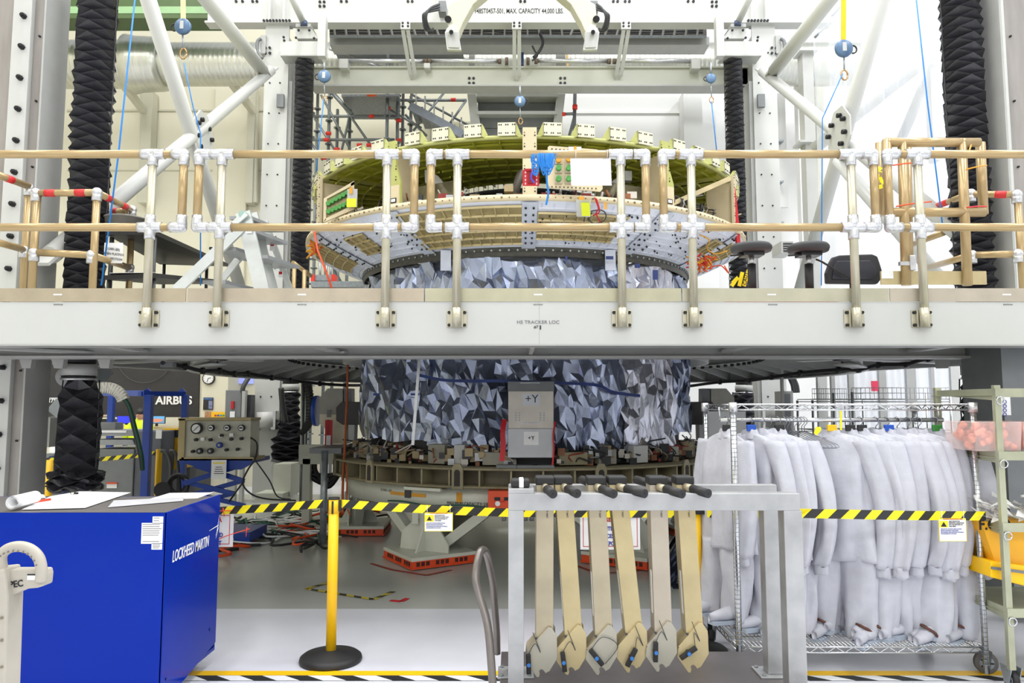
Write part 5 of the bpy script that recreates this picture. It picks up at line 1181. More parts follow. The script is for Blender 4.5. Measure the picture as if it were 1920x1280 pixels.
pbox(609, 787, 623, 846, 9.4, .006).build('ribbon', RED, t); pbox(611.5, 816, 620, 845, 9.39, .004).build('slip', PAPER, t); text('REMOVE', .05, at(616, 800, 9.39), mat('tag_ink', (140, 12, 20)), t, xd=(0, 0, 1), up=(-1, 0, 0)); pbox(613, 768, 620, 782, 9.55, .01).build('clip', MIDG, t)
t = MB().tube(spline([at(652, 684, 9), at(650, 760, 8.9), at(646, 850, 8.6), at(643, 905, 8.3), at(642, 960, 7.9)]), .014, 6).build('cord', mat('rust_cord', (180, 92, 50), .6), label='rusty orange cord hanging from the platform ring left of the foil drum', cat='cord')
t = MB().tube(spline([at(649, 870, 8.3), at(651, 905, 8.2), at(650, 945, 8), at(656, 965, 7.8)]), .008, 6).build('cord', mat('rust_cord', (180, 92, 50)), label='thin second orange cord beside the left edge of the turntable', cat='cord')
# black hoses on the floor, left of the turntable
t = thing('hose_loops', 'thick black hoses hanging in loops behind the left stanchion', 'hose', at(600, 940, 10.4))
for i, (x0, x1, yb) in enumerate(((572, 640, 905), (578, 632, 892), (570, 580, 908), (590, 638, 912))):
    MB().tube(spline([at(x0, 868, 10), at(x0 + 2, 885, 10), at((x0 + x1) / 2, yb, 10), at(x1 - 3, 888, 10), at(x1, 870, 10)]), .035, 8).build('hose', BLACK, t)
t = thing('floor_cables', 'tangle of orange, green, black and white cables on the floor left of the turntable', 'cables', (at(580, 920, 11).x, 9.3, 0)); t['kind'] = 'stuff'
rg = random.Random(2); m = MB()
for i in range(46):
    q = Vector((rg.uniform(-3.6, -2.2), rg.uniform(8.6, 11), .02)); P = [q]
    for k in range(5): P.append(P[-1] + Vector((rg.uniform(-.35, .35), rg.uniform(-.35, .35), 0))); P[-1].z = rg.uniform(.01, .1)
    m.mi = rg.choice((0, 0, 0, 1, 2, 3)); m.tube(spline(P, 4), rg.uniform(.008, .02), 5)
m.build('cable_tangle', [BLACK, ORG, mat('green_cable', (30, 80, 66)), PAPER], t, kind='stuff')
# painted marks on the grey floor
def tape_path(label, pts, w_=.05, mm=None, pitch=.16):
    P = [onz(a, b, .003) for a, b in pts]; m = MB()
    for p, q in zip(P, P[1:]):
        u = (q - p).cross(Vector((0, 0, 1))).normalized()
        if mm: m.beam(p, q, w_, .002)
        else: stripes(m, [p, q], u, w_, pitch, slant=.8)
    return m.build('floor_tape', [mat('worn_yellow', (196, 176, 50), .5), mat('worn_black', (60, 58, 50), .5)] if not mm else mm, label=label, cat='tape mark')
tape_path('worn yellow and black tape outline on the grey floor behind the front stanchion', [(612, 1093), (574, 1103), (700, 1123), (738, 1108)])
tape_path('small red tape corner on the grey floor right of the striped outline', [(732, 1125), (752, 1127), (764, 1121)], .045, RED)
tape_path('worn striped tape line on the floor beyond the blue cart', [(480, 1006), (512, 990), (560, 985)])
tape_path('little red tape tab on the floor beside the blue cart', [(463, 1014), (482, 1013)], .04, RED)
tape_path('red line on the floor around the near left turntable foot', [(696, 1056), (736, 1068), (800, 1078), (846, 1068)], .04, mat('worn_red', (150, 60, 44), .5))
tape_path('red line on the floor around the near right turntable foot', [(1080, 1060), (1120, 1074), (1180, 1072), (1262, 1056)], .04, mat('worn_red', (150, 60, 44), .5))
# front floor tapes
m = MB(); Y1 = onz(960, 1262).y
m.box(-4.5, Y1 - .035, .001, 4.5, Y1 + .035, .003); m.build('floor_line', YEL, label='long solid yellow floor line across the front of the picture', cat='tape mark')
m = MB(); stripes(m, [(-4.5, Y1 - .085, .0035), (4.5, Y1 - .085, .0035)], (0, 1, 0), .08, .27, slant=-1.4); m.build('floor_line', [TWHT, TBLK], label='black and white striped floor tape in front of the yellow line', cat='tape mark')
# ================================================================ FOREGROUND
# ---- belt stanchions
def stanchion(px, Y, label, ztop):
    x = px; t = thing('belt_stanchion', label, 'stanchion', (x, Y, 0), 'yellow belt stanchions')
    MB().lathe([(.001, .0), (.19, .0), (.195, .012), (.19, .03), (.17, .045), (.06, .06), (.04, .07), (.001, .07)], (x, Y, 0), 40).build('base', BLACK, t)
    MB().cyl((x, Y, .05), (x, Y, ztop - .05), .032, n=24).build('post', YEL, t)
    MB().cyl((x, Y, ztop - .012), (x, Y, ztop), .036, n=24).build('cap', BLACK, t)
    MB().cyl((x, Y, ztop - .1), (x, Y, ztop - .012), .034, n=24).build('belt_head', YEL, t)
    bx(x - .006, Y - .038, ztop - .1, x + .006, Y - .03, ztop - .02).build('belt_slot', BLACK, t)
    for s in (-1, 1): bx(x + s * .034, Y - .016, ztop - .085, x + s * .05, Y + .016, ztop - .015).build('belt_clip', BLACK, t)
    return t
sY = onz(620, 1241).y + .02; sX = at(625, 1000, sY).x; sZ = at(625, 932, sY).z
stanchion(sX, sY, 'yellow stanchion with black base in front of the turntable, left of the aluminium rack', sZ)
s2Y = 4.95; s2X = at(1306, 1010, s2Y).x
t = stanchion(s2X, s2Y, 'yellow stanchion mostly hidden behind the aluminium rack', sZ)
bx(s2X - .045, s2Y - .045, sZ - .12, s2X + .045, s2Y + .045, sZ + .005).build('black_head', BLACK, t)
BW = .052
def belt(label, pts):
    m = MB(); P = [at(*q) for q in pts]; stripes(m, P, (0, 0, 1), BW, .135, slant=1.0); m.mi = 1
    o = m.build('belt', [TYEL, TBLK], label=label, cat='belt', solid=.003); o['group'] = 'yellow and black striped barrier belts'; return o
belt('striped belt running from the blue cart to the left stanchion', [(398, 958, 5.1), (450, 955, 5.0), (520, 951, 4.93), (606, 944, sY)])
belt('striped belt sagging from the left stanchion to behind the aluminium rack', [(638, 944, sY), (740, 951, 4.72), (850, 957, 4.7), (960, 961, 4.75), (1280, 963, s2Y)])
belt('striped belt running from the aluminium rack across the hanging suits to the right', [(1326, 962, s2Y - .1), (1500, 962, 4.3), (1600, 964, 4.25), (1700, 966, 4.3), (1848, 967, 4.4)])
belt('far striped belt behind the grey cabinet at the left', [(75, 862, 9.2), (170, 862, 9.2), (240, 856, 9.2), (300, 848, 9.2)])
def esd(px0, py0, px1, py1, Y, label):
    t = thing('warning_sign', label, 'sign', at((px0 + px1) / 2, py1, Y), 'static sensitive area signs on the belts')
    pbox(px0, py0, px1, py1, Y, .004).build('yellow_card', SIGNY, t); W = px1 - px0
    pbox(px0 + 1, py0 + 2.5, px1 - 1, py1 - 1, Y - .001, .001).build('white_field', PAPER, t)
    pbox(px0 + 1, py0 + 4.5, px0 + .33 * W, py0 + 17, Y - .002, .001).build('yellow_field', SIGNY, t)
    c = at(px0 + .17 * W, py0 + 11, Y - .0035); k = .0165
    MB().prism([c + Vector((-k, 0, -k * .8)), c + Vector((k, 0, -k * .8)), c + Vector((0, 0, k * .8))], (0, -.0005, 0)).build('triangle_mark', INK, t)
    H1 = .0075
    text('CAUTION: ELECTROSTATIC AREA', .0072, at((px0 + px1) / 2, py0 + 1.4, Y - .002), INKR, t, bold=.02)
    for i, s in enumerate(('ELECTROSTATIC', 'SENSITIVE HARDWARE', 'MAY BE EXPOSED IN', 'THIS AREA')): text(s, .0088, at(px0 + .36 * W, py0 + 5.5 + i * 3.2, Y - .003), INK, t, align='LEFT', sx=.95)
    for i, s in enumerate(('USE STATIC CONTROL PRECAUTIONS', 'BEFORE HANDLING HARDWARE', 'GROUNDING AND APPROVED MATERIALS', 'ARE REQUIRED IN THIS AREA')): text(s, .0068, at(px0 + 3, py0 + 20 + i * 3, Y - .003), INKB, t, align='LEFT')
    for x in (px0 + 5, px1 - 5): MB().cyl(at(x, py0 + 1, Y), at(x, py0 - 14, Y), .0016, n=5).build('string', PAPER, t)
esd(796, 960.5, 849, 996, 4.66, 'white and yellow static warning sign hanging on the belt left of the aluminium rack')
esd(1761, 971.5, 1812, 1014.5, 4.24, 'white and yellow static warning sign hanging on the belt in front of the suits')
def area_sign(x0, y0, x1, y1, Y, label, lines, xoff):
    t = thing('area_sign', label, 'sign', at((x0 + x1) / 2, y1, Y)); pbox(x0, y0, x1, y1, Y, .006).build('board', PAPER, t)
    m = MB(); a, b = at(x0, y1, Y), at(x1, y0, Y); i = .018; f = .004
    for r in ((a.x + i, b.z - i - f, b.x - i, b.z - i), (a.x + i, a.z + i, b.x - i, a.z + i + f), (a.x + i, a.z + i, a.x + i + f, b.z - i), (b.x - i - f, a.z + i, b.x - i, b.z - i)): m.box(r[0], Y - .001, r[1], r[2], Y, r[3])
    m.build('red_border', INKR, t, kind='stuff')
    for s, py, sz, mm_ in lines: text(s, sz, at(xoff, py, Y - .002), mm_, t, bold=.03, sx=.8)
area_sign(352, 960, 437, 1025, 5.1, 'white area sign with red border beside the blue cart, partly hidden by it', (('AREA', 974, .05, INKR), ('LIMITED', 1003, .04, INKB), ('POINT', 1018, .04, INKB)), 402)
area_sign(1088, 962, 1200, 1030, 4.9, 'white area sign with red border behind the struts of the aluminium rack', (('AREA', 973, .05, INKR), ('LIMITED', 991, .036, INKB), ('ACCESS', 1005, .036, INKB), ('CHECKPOINT', 1019, .036, INKB)), 1140)
# ---- blue cart
cx1, cy0, cy1, cz1, cz0 = -1.83, 4.0, 4.72, 1.045, .14
ct = thing('blue_cart', 'big glossy blue wheeled cart with papers on top at the lower left', 'cart', (-2.5, 4.35, 0))
BM_ = BLUE
pr = [(cx1, cy0, cz0 - .1), (cx1, cy1 - .5, cz0 - .1), (cx1, cy1, cz0 + .02), (cx1, cy1, cz1 - .01), (cx1, cy0, cz1 - .01)]
bx(-3.4, cy0, .02, cx1 - .004, cy0 + .012, cz1 - .012).build('front_panel', BM_, ct)
bx(-3.4, cy0 + .012, .1, -3.38, cy1, cz1 - .012).build('left_panel', BM_, ct); bx(-3.4, cy1 - .012, .1, cx1 - .005, cy1, cz1 - .012).build('rear_panel', BM_, ct); bx(-3.4, cy0 + .012, .1, cx1 - .005, cy1 - .012, .12).build('floor_panel', BM_, ct)
MB().prism([(cx1, cy0, .03), (cx1, cy0 + .02, .03), (cx1, cy1, .145), (cx1, cy1, cz1 + .0), (cx1, cy0, cz1 - .01)], (-.012, 0, 0)).build('end_panel', BM_, ct, bevel=.002)
bx(-3.4, cy0 + .004, cz1 - .03, cx1 - .014, cy1 - .014, cz1 - .012).build('top_board', mat('cart_top_grey', (92, 88, 86), .6, var=.06), ct)
m = MB(); bolts(m, [(cx1 + .001, y, z) for y, z in ((4.06, .16), (4.62, .25))], .008, (1, 0, 0), .004, 8); m.build('screws', mat('navy', (10, 24, 90), .4), ct, kind='stuff')
text('LOCKHEED MARTIN', .088, (cx1 + .002, 4.315, .785), INKW, ct, xd=(0, 1, .0), sx=.6, bold=.003, shear=.2)
MB().prism([(cx1 + .001, 4.66, .80), (cx1 + .001, 4.675, .82), (cx1 + .001, 4.71, .92), (cx1 + .001, 4.685, .83)], (.001, 0, 0)).add([(cx1 + .002, 4.56, .848), (cx1 + .002, 4.7, .862), (cx1 + .002, 4.7, .855), (cx1 + .002, 4.56, .845)], [(0, 1, 2, 3)]).add([(cx1 + .002, 4.66, .78), (cx1 + .002, 4.69, .84), (cx1 + .002, 4.705, .85), (cx1 + .002, 4.67, .79)], [(0, 1, 2, 3)]).build('star_emblem', INKW, ct)
# labels on the front
for x0, y0, x1, y1, n in ((286, 968, 306, 981, 2), (265, 980, 305, 1019, 9), (284, 1018, 304, 1030, 3)):
    l = pbox(x0, y0, x1, y1, cy0 - .001, .001).build('data_label', PAPER, ct)
    m = MB()
    for i in range(n):
        if n == 9 and i in (6, 7) : continue
        y = y0 + 2.5 + i * (y1 - y0 - 3) / n; a, b = at(x0 + 2, y, cy0 - .002), at(x1 - 2 - rnd.uniform(0, 6), y + .9, cy0 - .002); m.box(a.x, cy0 - .0018, b.z, b.x, cy0 - .001, a.z)
    m.build('print_lines', INK, l, kind='stuff')
def castor(par, x, y, r, fork=True, mm=BLACK, rim=CHROME, ax=(1, 0, 0), w_=.035, zf=None):
    a = Vector(ax); c = Vector((x, y, r))
    wv = MB(); wv.tube([c - a * w_ / 2, c - a * w_ * .4, c + a * w_ * .4, c + a * w_ / 2], [r * .9, r, r, r * .9], 28); w = wv.build('castor_wheel', mm, par, )
    m = MB(); m.tube([c - a * (w_ / 2 + .003), c + a * (w_ / 2 + .003)], r * .62, 24); m.build('wheel_rim', rim, w)
    m = MB()
    for k in range(5):
        th = 2 * math.pi * k / 5; b = a.cross(Vector((0, 0, 1))).normalized(); d = b * math.cos(th) + Vector((0, 0, 1)) * math.sin(th); m.beam(c + d * r * .12 - a * 0, c + d * r * .58, w_ + .014, r * .14, up=a.cross(d))
    m.build('spokes', BLKB, w, kind='stuff')
    if zf: MB().prism([c + a * (w_ / 2 + .008) + Vector((0, dy, dz)) for dy, dz in [(-.02, -.02), (.02, -.02), (.05, zf - r), (-.05, zf - r)]], a * .006).prism([c - a * (w_ / 2 + .014) + Vector((0, dy, dz)) for dy, dz in [(-.02, -.02), (.02, -.02), (.05, zf - r), (-.05, zf - r)]], a * .006).build('castor_fork', ZINC, par)
castor(ct, -2.0, 4.42, .085, zf=.17, w_=.045); castor(ct, -3.2, 4.42, .085, zf=.17)
# papers on the cart
PW = mat('print_paper', (240, 240, 240), .6, var=.02, scale=20)
t = thing('drawing_roll', 'rolled up white drawing sheet at the left end of the cart top', 'paper roll', at(60, 950, 4.2))
p, q = at(24, 936, 4.05), at(66, 930, 4.3); p.z = q.z = cz1 + .035; m = MB(); 
d = (q - p).normalized(); b = d.cross(Vector((0, 0, 1))).normalized(); pts = []
for i in range(60):
    th = i / 59 * 5.5 * math.pi; r = .024 + .0022 * th / math.pi * 1.0; pts.append((b * math.cos(th) + Vector((0, 0, 1)) * math.sin(th)) * r)
m.smooth = True
m.add([p + k for k in pts] + [q + k for k in pts], [(i, i + 1, 61 + i, 60 + i) for i in range(59)]); m.build('rolled_sheet', PW, t, solid=.0008)
def sheet(label, pts, n=3, name='drawing_sheets', mm=PW, lift=0):
    t = thing(name, label, 'paper', tuple(onz(*pts[0], cz1)), 'white sheets lying on the blue cart')
    z = cz1 - .011 + lift
    for i in range(n):
        P = [onz(a + rnd.uniform(-1, 1) * i, b, z + i * .0015) for a, b in pts]; MB().prism(P, (0, 0, .0008)).build('sheet', mm, t)
    return t
s1 = sheet('thick stack of large white drawings in the middle of the cart top', [(42, 955), (160, 952), (246, 923), (150, 921), (95, 930)], 4)
m = MB()
for i in range(16):
    a = onz(80 + rnd.uniform(-20, 100), 927 + rnd.uniform(0, 18), cz1 - .002); m.box(a.x, a.y, a.z, a.x + .05, a.y + .004, a.z + .0004)
sheet('clear sleeve of grey white pages at the right of the cart top', [(203, 951), (342, 939), (346, 932), (215, 938)], 3, mm=mat('grey_pages', (196, 196, 200), .4))
sheet('white sheet near the rear right corner of the cart top', [(275, 937), (370, 934), (400, 923), (318, 924)], 1)
sheet('white sheets sticking out behind the drawing roll', [(60, 934), (86, 933), (82, 927), (66, 926)], 2)
t = MB().cyl(onz(62, 941, cz1), onz(94, 936, cz1), .008, n=8).build('red_pencil', mat('orange_red', (222, 70, 40), .5), label='orange red marker lying beside the drawing roll', cat='pen')
t = thing('binder_clip', 'small black clips on the rear edge of the drawing stack', 'clip', onz(138, 925, cz1)); MB().tube(arc(onz(136, 925, cz1) + Vector((0, 0, .005)), .012, 0, 360, 10, (1, 0, 0), (0, .3, 1)), .002, 5).build('clip_wire', BLACK, t); MB().box(*(onz(142, 925, cz1) - Vector((.012, 0, .004))), *(onz(142, 925, cz1) + Vector((.012, .01, .008)))).build('clip_body', BLACK, t)
# faint red cable ties seen right of the cart
t = thing('red_tie_strips', 'two thin red cable ties sticking out beyond the right edge of the cart', 'tie', at(450, 1000, 5.05))
for pts in ([(398, 958), (430, 957), (458, 955)], [(385, 1022), (425, 1004), (468, 991)]): MB().tube([at(a, b, 5.03) for a, b in pts], .003, 5).build('tie', mat('tie_red', (240, 70, 50), .4), t)
for a, b, c, d in ((418, 952, 421, 968), (463, 988, 461, 1006)): MB().cyl(at(a, b, 5.02), at(c, d, 5.02), .003, n=5).build('tie_tail', mat('tie_red', (240, 70, 50)), t)
# ---- beige plastic ladder / trolley handle, lower left
hY = 3.0
t = thing('plastic_trolley', 'beige plastic trolley upright with a loop handle at the lower left corner', 'trolley', (at(20, 1200, hY).x, hY, 0))
BE = BEIGE
P = spline([at(6, 1080, hY), at(2, 1045, hY), at(14, 1029, hY), at(36, 1024, hY), at(58, 1030, hY), at(73, 1046, hY), at(78, 1070, hY), at(76, 1090, hY)], 5)
MB().tube(P, .021, 14).build('loop_handle', BE, t)
m = MB()
for i in range(11): q = P[6 + i * 2]; m.cyl(q + Vector((0, -.02, -.012)), q + Vector((0, -.024, -.015)), .0035, n=5)
m.build('grip_notches', mat('notch_brown', (120, 112, 96), .7), t, kind='stuff')
MB().prism([at(8, 1071, hY), at(22, 1068, hY), at(82, 1068, hY), at(84, 1078, hY), at(82, 1098, hY), at(70, 1102, hY), at(50, 1104, hY), at(8, 1122, hY)], (0, .06, 0)).build('handle_block', BE, t, bevel=.006)
MB().prism([at(-30, 1070, hY - .03), at(8, 1066, hY - .03), at(14, 1120, hY - .03), at(4, 1400, hY - .03), at(-30, 1400, hY - .03)], (0, .1, 0)).build('upright', BE, t, bevel=.008)
text('PEC', .036, at(30, 1095, hY - .002), INK, t, bold=.02, xd=(1, 0, .14), up=(-.14, 0, 1), align='CENTER', sx=.9)
l = pbox(51, 1076, 70, 1087, hY - .002, .001).build('white_label', PAPER, t); pbox(51, 1076, 70, 1078.5, hY - .003, .001).build('label_header', INK, l)
m = MB()
for y in (1158, 1200, 1250): m.cyl(at(3, y, hY - .03), at(3, y, hY - .035), .006, n=10)
m.build('bolt_holes', mat('notch_brown', (120, 112, 96)), t, kind='stuff')
# ---- platform truck carrying the aluminium rack
dz = .25; tr = thing('platform_truck', 'grey platform truck with a bent tube handle, under the aluminium rack', 'truck', (.7, 3.8, 0))
bx(at(935, 1250, 3.4).x, 3.05, dz - .03, at(1440, 1250, 4.1).x + .06, 4.22, dz).build('deck', mat('truck_deck', (92, 88, 88), .35, .2, var=.12, scale=3), tr, bevel=.004)
for x, y in ((.05, 3.2), (1.3, 3.2), (.05, 4.1), (1.3, 4.1)): castor(tr, x, y, .1, zf=dz - .03, rim=ZINC)
HM = mat('handle_tube_grey', (120, 114, 110), .3, .5)
P1 = [at(926, 1320, 3.45), at(921, 1240, 3.5), at(914, 1170, 3.55), at(898, 1112, 3.6), at(892, 1084, 3.62), at(896, 1050, 3.66), at(903, 1031, 3.72)]
P2 = [at(903, 1031, 3.72), at(913, 1040, 3.9), at(924, 1090, 4.05), at(927, 1130, 4.1), at(931, 1180, 4.12), at(932, 1225, 4.14)]
MB().tube(spline(P1 + P2[1:], 4), .019, 14).build('push_handle', HM, tr)
# ---- aluminium rack
rk = thing('aluminium_rack', 'silver box section rack holding six hanging struts in the right foreground', 'rack', (.7, 3.5, dz))
yn, yf = 3.48, 3.92; ztn = at(960, 925, yn).z; zbn = at(960, 957, yn).z
xl, xr = at(953, 1000, yn).x, at(1500, 941, yn).x; hw = at(982, 1000, yn).x - xl
bx(xl, yn, zbn, xr, yn + .08, ztn).build('front_top_beam', ALU, rk, bevel=.003)
bx(xl, yf - .06, zbn, at(1449, 915, yf).x, yf, ztn).build('rear_top_beam', ALU, rk, bevel=.003)
bx(xl, yn + .08, zbn, xl + hw, yf - .06, ztn).build('side_top_beam', ALU, rk, bevel=.003)
bx(xl, yn, dz + .01, xl + hw, yn + .08, zbn).build('leg', ALU, rk, bevel=.003)
bx(xl, yf - .08, dz + .01, xl + hw, yf, zbn).build('leg', ALU, rk, bevel=.003)
rx = at(1440, 1240, yf - .08).x; bx(rx, yf - .08, dz + .01, rx + .085, yf, zbn).build('leg', ALU, rk, bevel=.003)
fx = at(1477, 1200, yn).x; bx(fx, yn, dz + .01, fx + .085, yn + .08, zbn).build('leg', ALU, rk, bevel=.003)
for (x, y) in ((xl + hw / 2, yn + .04), (xl + hw / 2, yf - .04), (rx + .042, yf - .04), (fx + .042, yn + .04)):
    f = bx(x - .09, y - .08, dz, x + .09, y + .08, dz + .01).build('foot_plate', ALU, rk, bevel=.002)
    m = MB()
    for dx in (-.07, .07):
        for dy in (-.06, .06): m.cyl((x + dx, y + dy, dz + .01), (x + dx, y + dy, dz + .018), .01, n=6)
    m.build('foot_bolts', ZINC, f, kind='stuff')
bx(xl, yn + .0, ztn, xl + .12, yn + .22, ztn + .022).build('corner_block', ALU, rk, bevel=.003)
t = thing('taped_pad', 'black pad with white tape on the left end of the rack top', 'pad', (xl + .05, yn + .08, ztn + .022))
bx(xl + .012, yn + .03, ztn + .022, xl + .1, yn + .13, ztn + .06).build('pad', BLACK, t, bevel=.008); bx(xl + .05, yn + .027, ztn + .0225, xl + .072, yn + .133, ztn + .0625).build('white_tape', PAPER, t, bevel=.004)
# ---- the hanging struts
def strut(i, tx, bxp, by, mm, mp, th, label):
    ys = yn + .14 + (i % 2) * .012
    top = at(tx, 935, ys); bot = at(bxp, by, ys); top.z = ztn + .005
    t = thing('hanging_strut', label, 'strut', (top.x, ys, bot.z), 'struts hanging in the aluminium rack')
    d = (bot - top).normalized(); side = Vector((d.z, 0, -d.x)) * -1
    w_, h_ = .083, .10
    m = MB(); m.beam(top - d * .035, bot, w_, h_, up=(0, 1, 0)); m.build('box_tube', mm, t, bevel=.003)
    c = top - d * .035; bx(c.x - .045, ys - .055, c.z - .012, c.x + .045, ys + .055, c.z + .028).build('black_cap', BLACK, t, bevel=.008)
    hz = top.z + .015
    MB().cyl((top.x, ys - .05, hz), (top.x + th[0] * .3, ys - .1, hz - .004), .018, n=14).build('handle_stub', TAN, t)
    MB().cyl((top.x + th[0] * .3, ys - .1, hz - .004), (top.x + th[0], ys - .2, hz - .015), .021, n=18).build('handle_grip', BLACK, t)
    e0 = Vector((top.x + th[0], ys - .2, hz - .015)); e1 = e0 + (e0 - Vector((top.x + th[0] * .3, ys - .1, hz - .004))).normalized() * .001
    MB().cyl(e0, e1, .005, n=8).build('grip_hole', mat('hole_black', (8, 8, 8), .6), t)
    MB().cyl((top.x, ys + .05, hz), (top.x - th[0] * .8, ys + .2, hz + .01), .021, n=14).build('handle_grip', BLACK, t)
    # slanted end plates: two cheeks with hook notch
    def cheek(y, n):
        pts = [(-.11, .0), (.025, .155), (.045, .15), (.075, .105), (.078, -.03), (.03, -.105), (.005, -.118), (-.008, -.1), (-.022, -.094), (-.034, -.104), (-.03, -.124), (-.036, -.142), (-.05, -.14), (-.115, -.05)]
        k = .76
        return MB().prism([(bot.x + a * k, y, bot.z + b * k - .068) for a, b in pts][::-1], (0, .008, 0)).build(n, mp, t, bevel=.0015)
    ch = cheek(ys - .066, 'end_plate'); cheek(ys + .066, 'end_plate')
    MB().beam((bot.x - .08, ys, bot.z - .06), (bot.x + .02, ys, bot.z + .05), .13, .006, up=(-1, 0, 1)).build('slanted_plate', mm, t)
    # quick release pin with blue button and lanyard
    px_ = bot.x + (-.075, -.05, -.04, -.02, -.045, -.04)[i]; pz = bot.z - .11 + (0, .0, .02, .01, .03, .03)[i]; a = R((92, 97, 130, 62, 88, 33)[i]); u = Vector((math.cos(a), 0, math.sin(a)))
    MB().beam(Vector((px_, ys - .085, pz)) - u * .045, Vector((px_, ys - .085, pz)) + u * .045, .022, .018, up=(0, 1, 0)).build('pin_handle', BLACK, t, bevel=.004)
    MB().cyl((px_, ys - .066, pz), (px_, ys - .1, pz), .011, n=12).build('pin_shank', BLACK, t); MB().cyl((px_, ys - .1, pz), (px_, ys - .103, pz), .009, n=12).build('blue_button', mat('pin_blue', (50, 120, 200), .4), t)
    q = Vector((px_, ys - .08, pz)); MB().tube(spline([q + u * .04, q + Vector((.03, 0, .09)), q + Vector((.055 if i != 2 else .1, 0, .05)), q + Vector((.02, 0, .14)) if i != 2 else q + Vector((.04, 0, -.03))], 5), .0018, 5).build('lanyard', DARK, t)
    MB().cyl((bot.x - .04, ys - .067, bot.z + .0), (bot.x - .04, ys - .072, bot.z + .0), .006, n=8).build('rivet', DARK, t)
    n_ = bot.lerp(top, .3) - Vector((0, ys - (ys - .052), 0)); 
    f = bot.lerp(top, .88); text('948ST 0457', .012, (f.x + .01, ys - .051, f.z - .02), INK, t, xd=-d * -1 if False else (0, 0, -1), up=(1, 0, 0))
    if i in (1, 2, 3, 4, 5):
        g = bot.lerp(top, .12); h = bot.lerp(top, .42); MB().beam(g + side * 0 + Vector((-.0425, -.01, 0)), h + Vector((-.0425, -.01, 0)), .002, .028, up=(0, 1, 0)).build('white_side_label', PAPER, t)
    return t
names = ['first hanging strut from the left, greyish, beside the rack leg', 'second hanging strut, yellowish, leaning slightly right', 'third hanging strut, tan, with a looped lanyard on its plate', 'fourth hanging strut, yellowish, leaning most', 'fifth hanging strut, greyish with a grey end plate', 'sixth hanging strut at the right, yellowish, before the yellow stanchion']
dat = [(1021, 1020, 1188, TAN, mat('plate_grey', (176, 172, 158), .42, .5, var=.06), .03), (1056, 1074, 1184, TANY, TANY, .05), (1117, 1130, 1184, TAN, mat('plate_grey', (176, 172, 158)), .06), (1157, 1186, 1180, TANY, TANY, .1), (1231, 1240, 1178, mat('tan_grey', (184, 174, 158), .4, .4, var=.06), mat('plate_grey', (176, 172, 158)), .08), (1281, 1298, 1180, TANY, TANY, .07)]
for i, (a, b, c, mm, mp, th) in enumerate(dat): strut(i, a, b, c, mm, mp, (th, 0), names[i])
# ================================================================ WIRE RACK WITH HANGING SUITS
wy0, wy1 = 4.5, 5.15; wxl, wxr = at(1380, 990, wy0).x, at(1836, 1000, wy0).x; wzt = at(960, 757, wy0).z
wr_ = thing('wire_rack', 'chrome wire garment rack on wheels holding the hanging suits', 'rack', ((wxl + wxr) / 2, 4.8, 0))
def rpost(x, y, z0, r=.017):
    MB().cyl((x, y, z0), (x, y, wzt), r, n=14).build('post', CHROME, wr_)
    m = MB(); z = z0 + .05
    while z < wzt: m.cyl((x, y, z), (x, y, z + .003), r * 1.06, n=12); z += .026
    m.build('post_grooves', ZINC, wr_, kind='stuff')
rpost(wxl, wy0, .15, .019); rpost(wxr, wy0, .035); rpost(wxl, wy1, .1); rpost(wxr, wy1, .1)
def wshelf(z, n, mats=CHROME):
    m = MB(); 
    for zz in (z, z - .032):
        for (a, b) in (((wxl, wy0), (wxr, wy0)), ((wxl, wy1), (wxr, wy1)), ((wxl, wy0), (wxl, wy1)), ((wxr, wy0), (wxr, wy1))): m.cyl((*a, zz), (*b, zz), .005, n=6)
    for y in (wy0, wy1):
        k = int((wxr - wxl) / .05)
        P = [(wxl + (wxr - wxl) * i / k, y, z if i % 2 else z - .032) for i in range(k + 1)]; m.tube(P, .0035, 5)
    k = 14
    for x in (wxl, wxr): m.tube([(x, wy0 + (wy1 - wy0) * i / k, z if i % 2 else z - .032) for i in range(k + 1)], .0035, 5)
    m.build('shelf_truss', mats, wr_, kind='stuff')
    m = MB()
    for i in range(n): x = wxl + (wxr - wxl) * (i + .5) / n; m.cyl((x, wy0, z + .004), (x, wy1, z + .004), .0028, n=4)
    for y in (wy0 + .2, wy0 + .43): m.cyl((wxl, y, z), (wxr, y, z), .004, n=5)
    m.build('shelf_wires', mats, wr_, kind='stuff')
wshelf(wzt - .005, 48); wshelf(.185, 60)
for x in (wxl, wxr):
    for y in (wy0, wy1): MB().cyl((x, y, wzt - .05), (x, y, wzt + .008), .026, n=14).build('corner_collar', SILVER, wr_)
ry = 4.78; rz = at(1500, 787, ry).z
MB().cyl((at(1350, 787, ry).x, ry, rz), (at(1768, 789, ry).x, ry, rz), .0135, n=14).build('hanging_rod', CHROME, wr_)
for px in (1349, 1760): x = at(px, 787, ry).x; MB().tube([(x, ry, rz), (x, ry, wzt - .02)], .006, 6).build('rod_hook', CHROME, wr_)
castor(wr_, wxl - .02, wy0 + .02, .062, zf=.15, rim=ZINC, ax=(.6, -.8, 0)); castor(wr_, wxr + .06, wy0 + .1, .065, zf=.15, rim=ZINC, ax=(.25, 1, 0), mm=mat('castor_grey', (96, 92, 90), .6)); castor(wr_, wxl, wy1, .05, zf=.12, rim=ZINC); castor(wr_, wxr, wy1, .05, zf=.12, rim=ZINC)
SOLE = mat('boot_sole', (168, 178, 192), .6, var=.04); STRAP = mat('brown_strap', (92, 56, 44), .6)
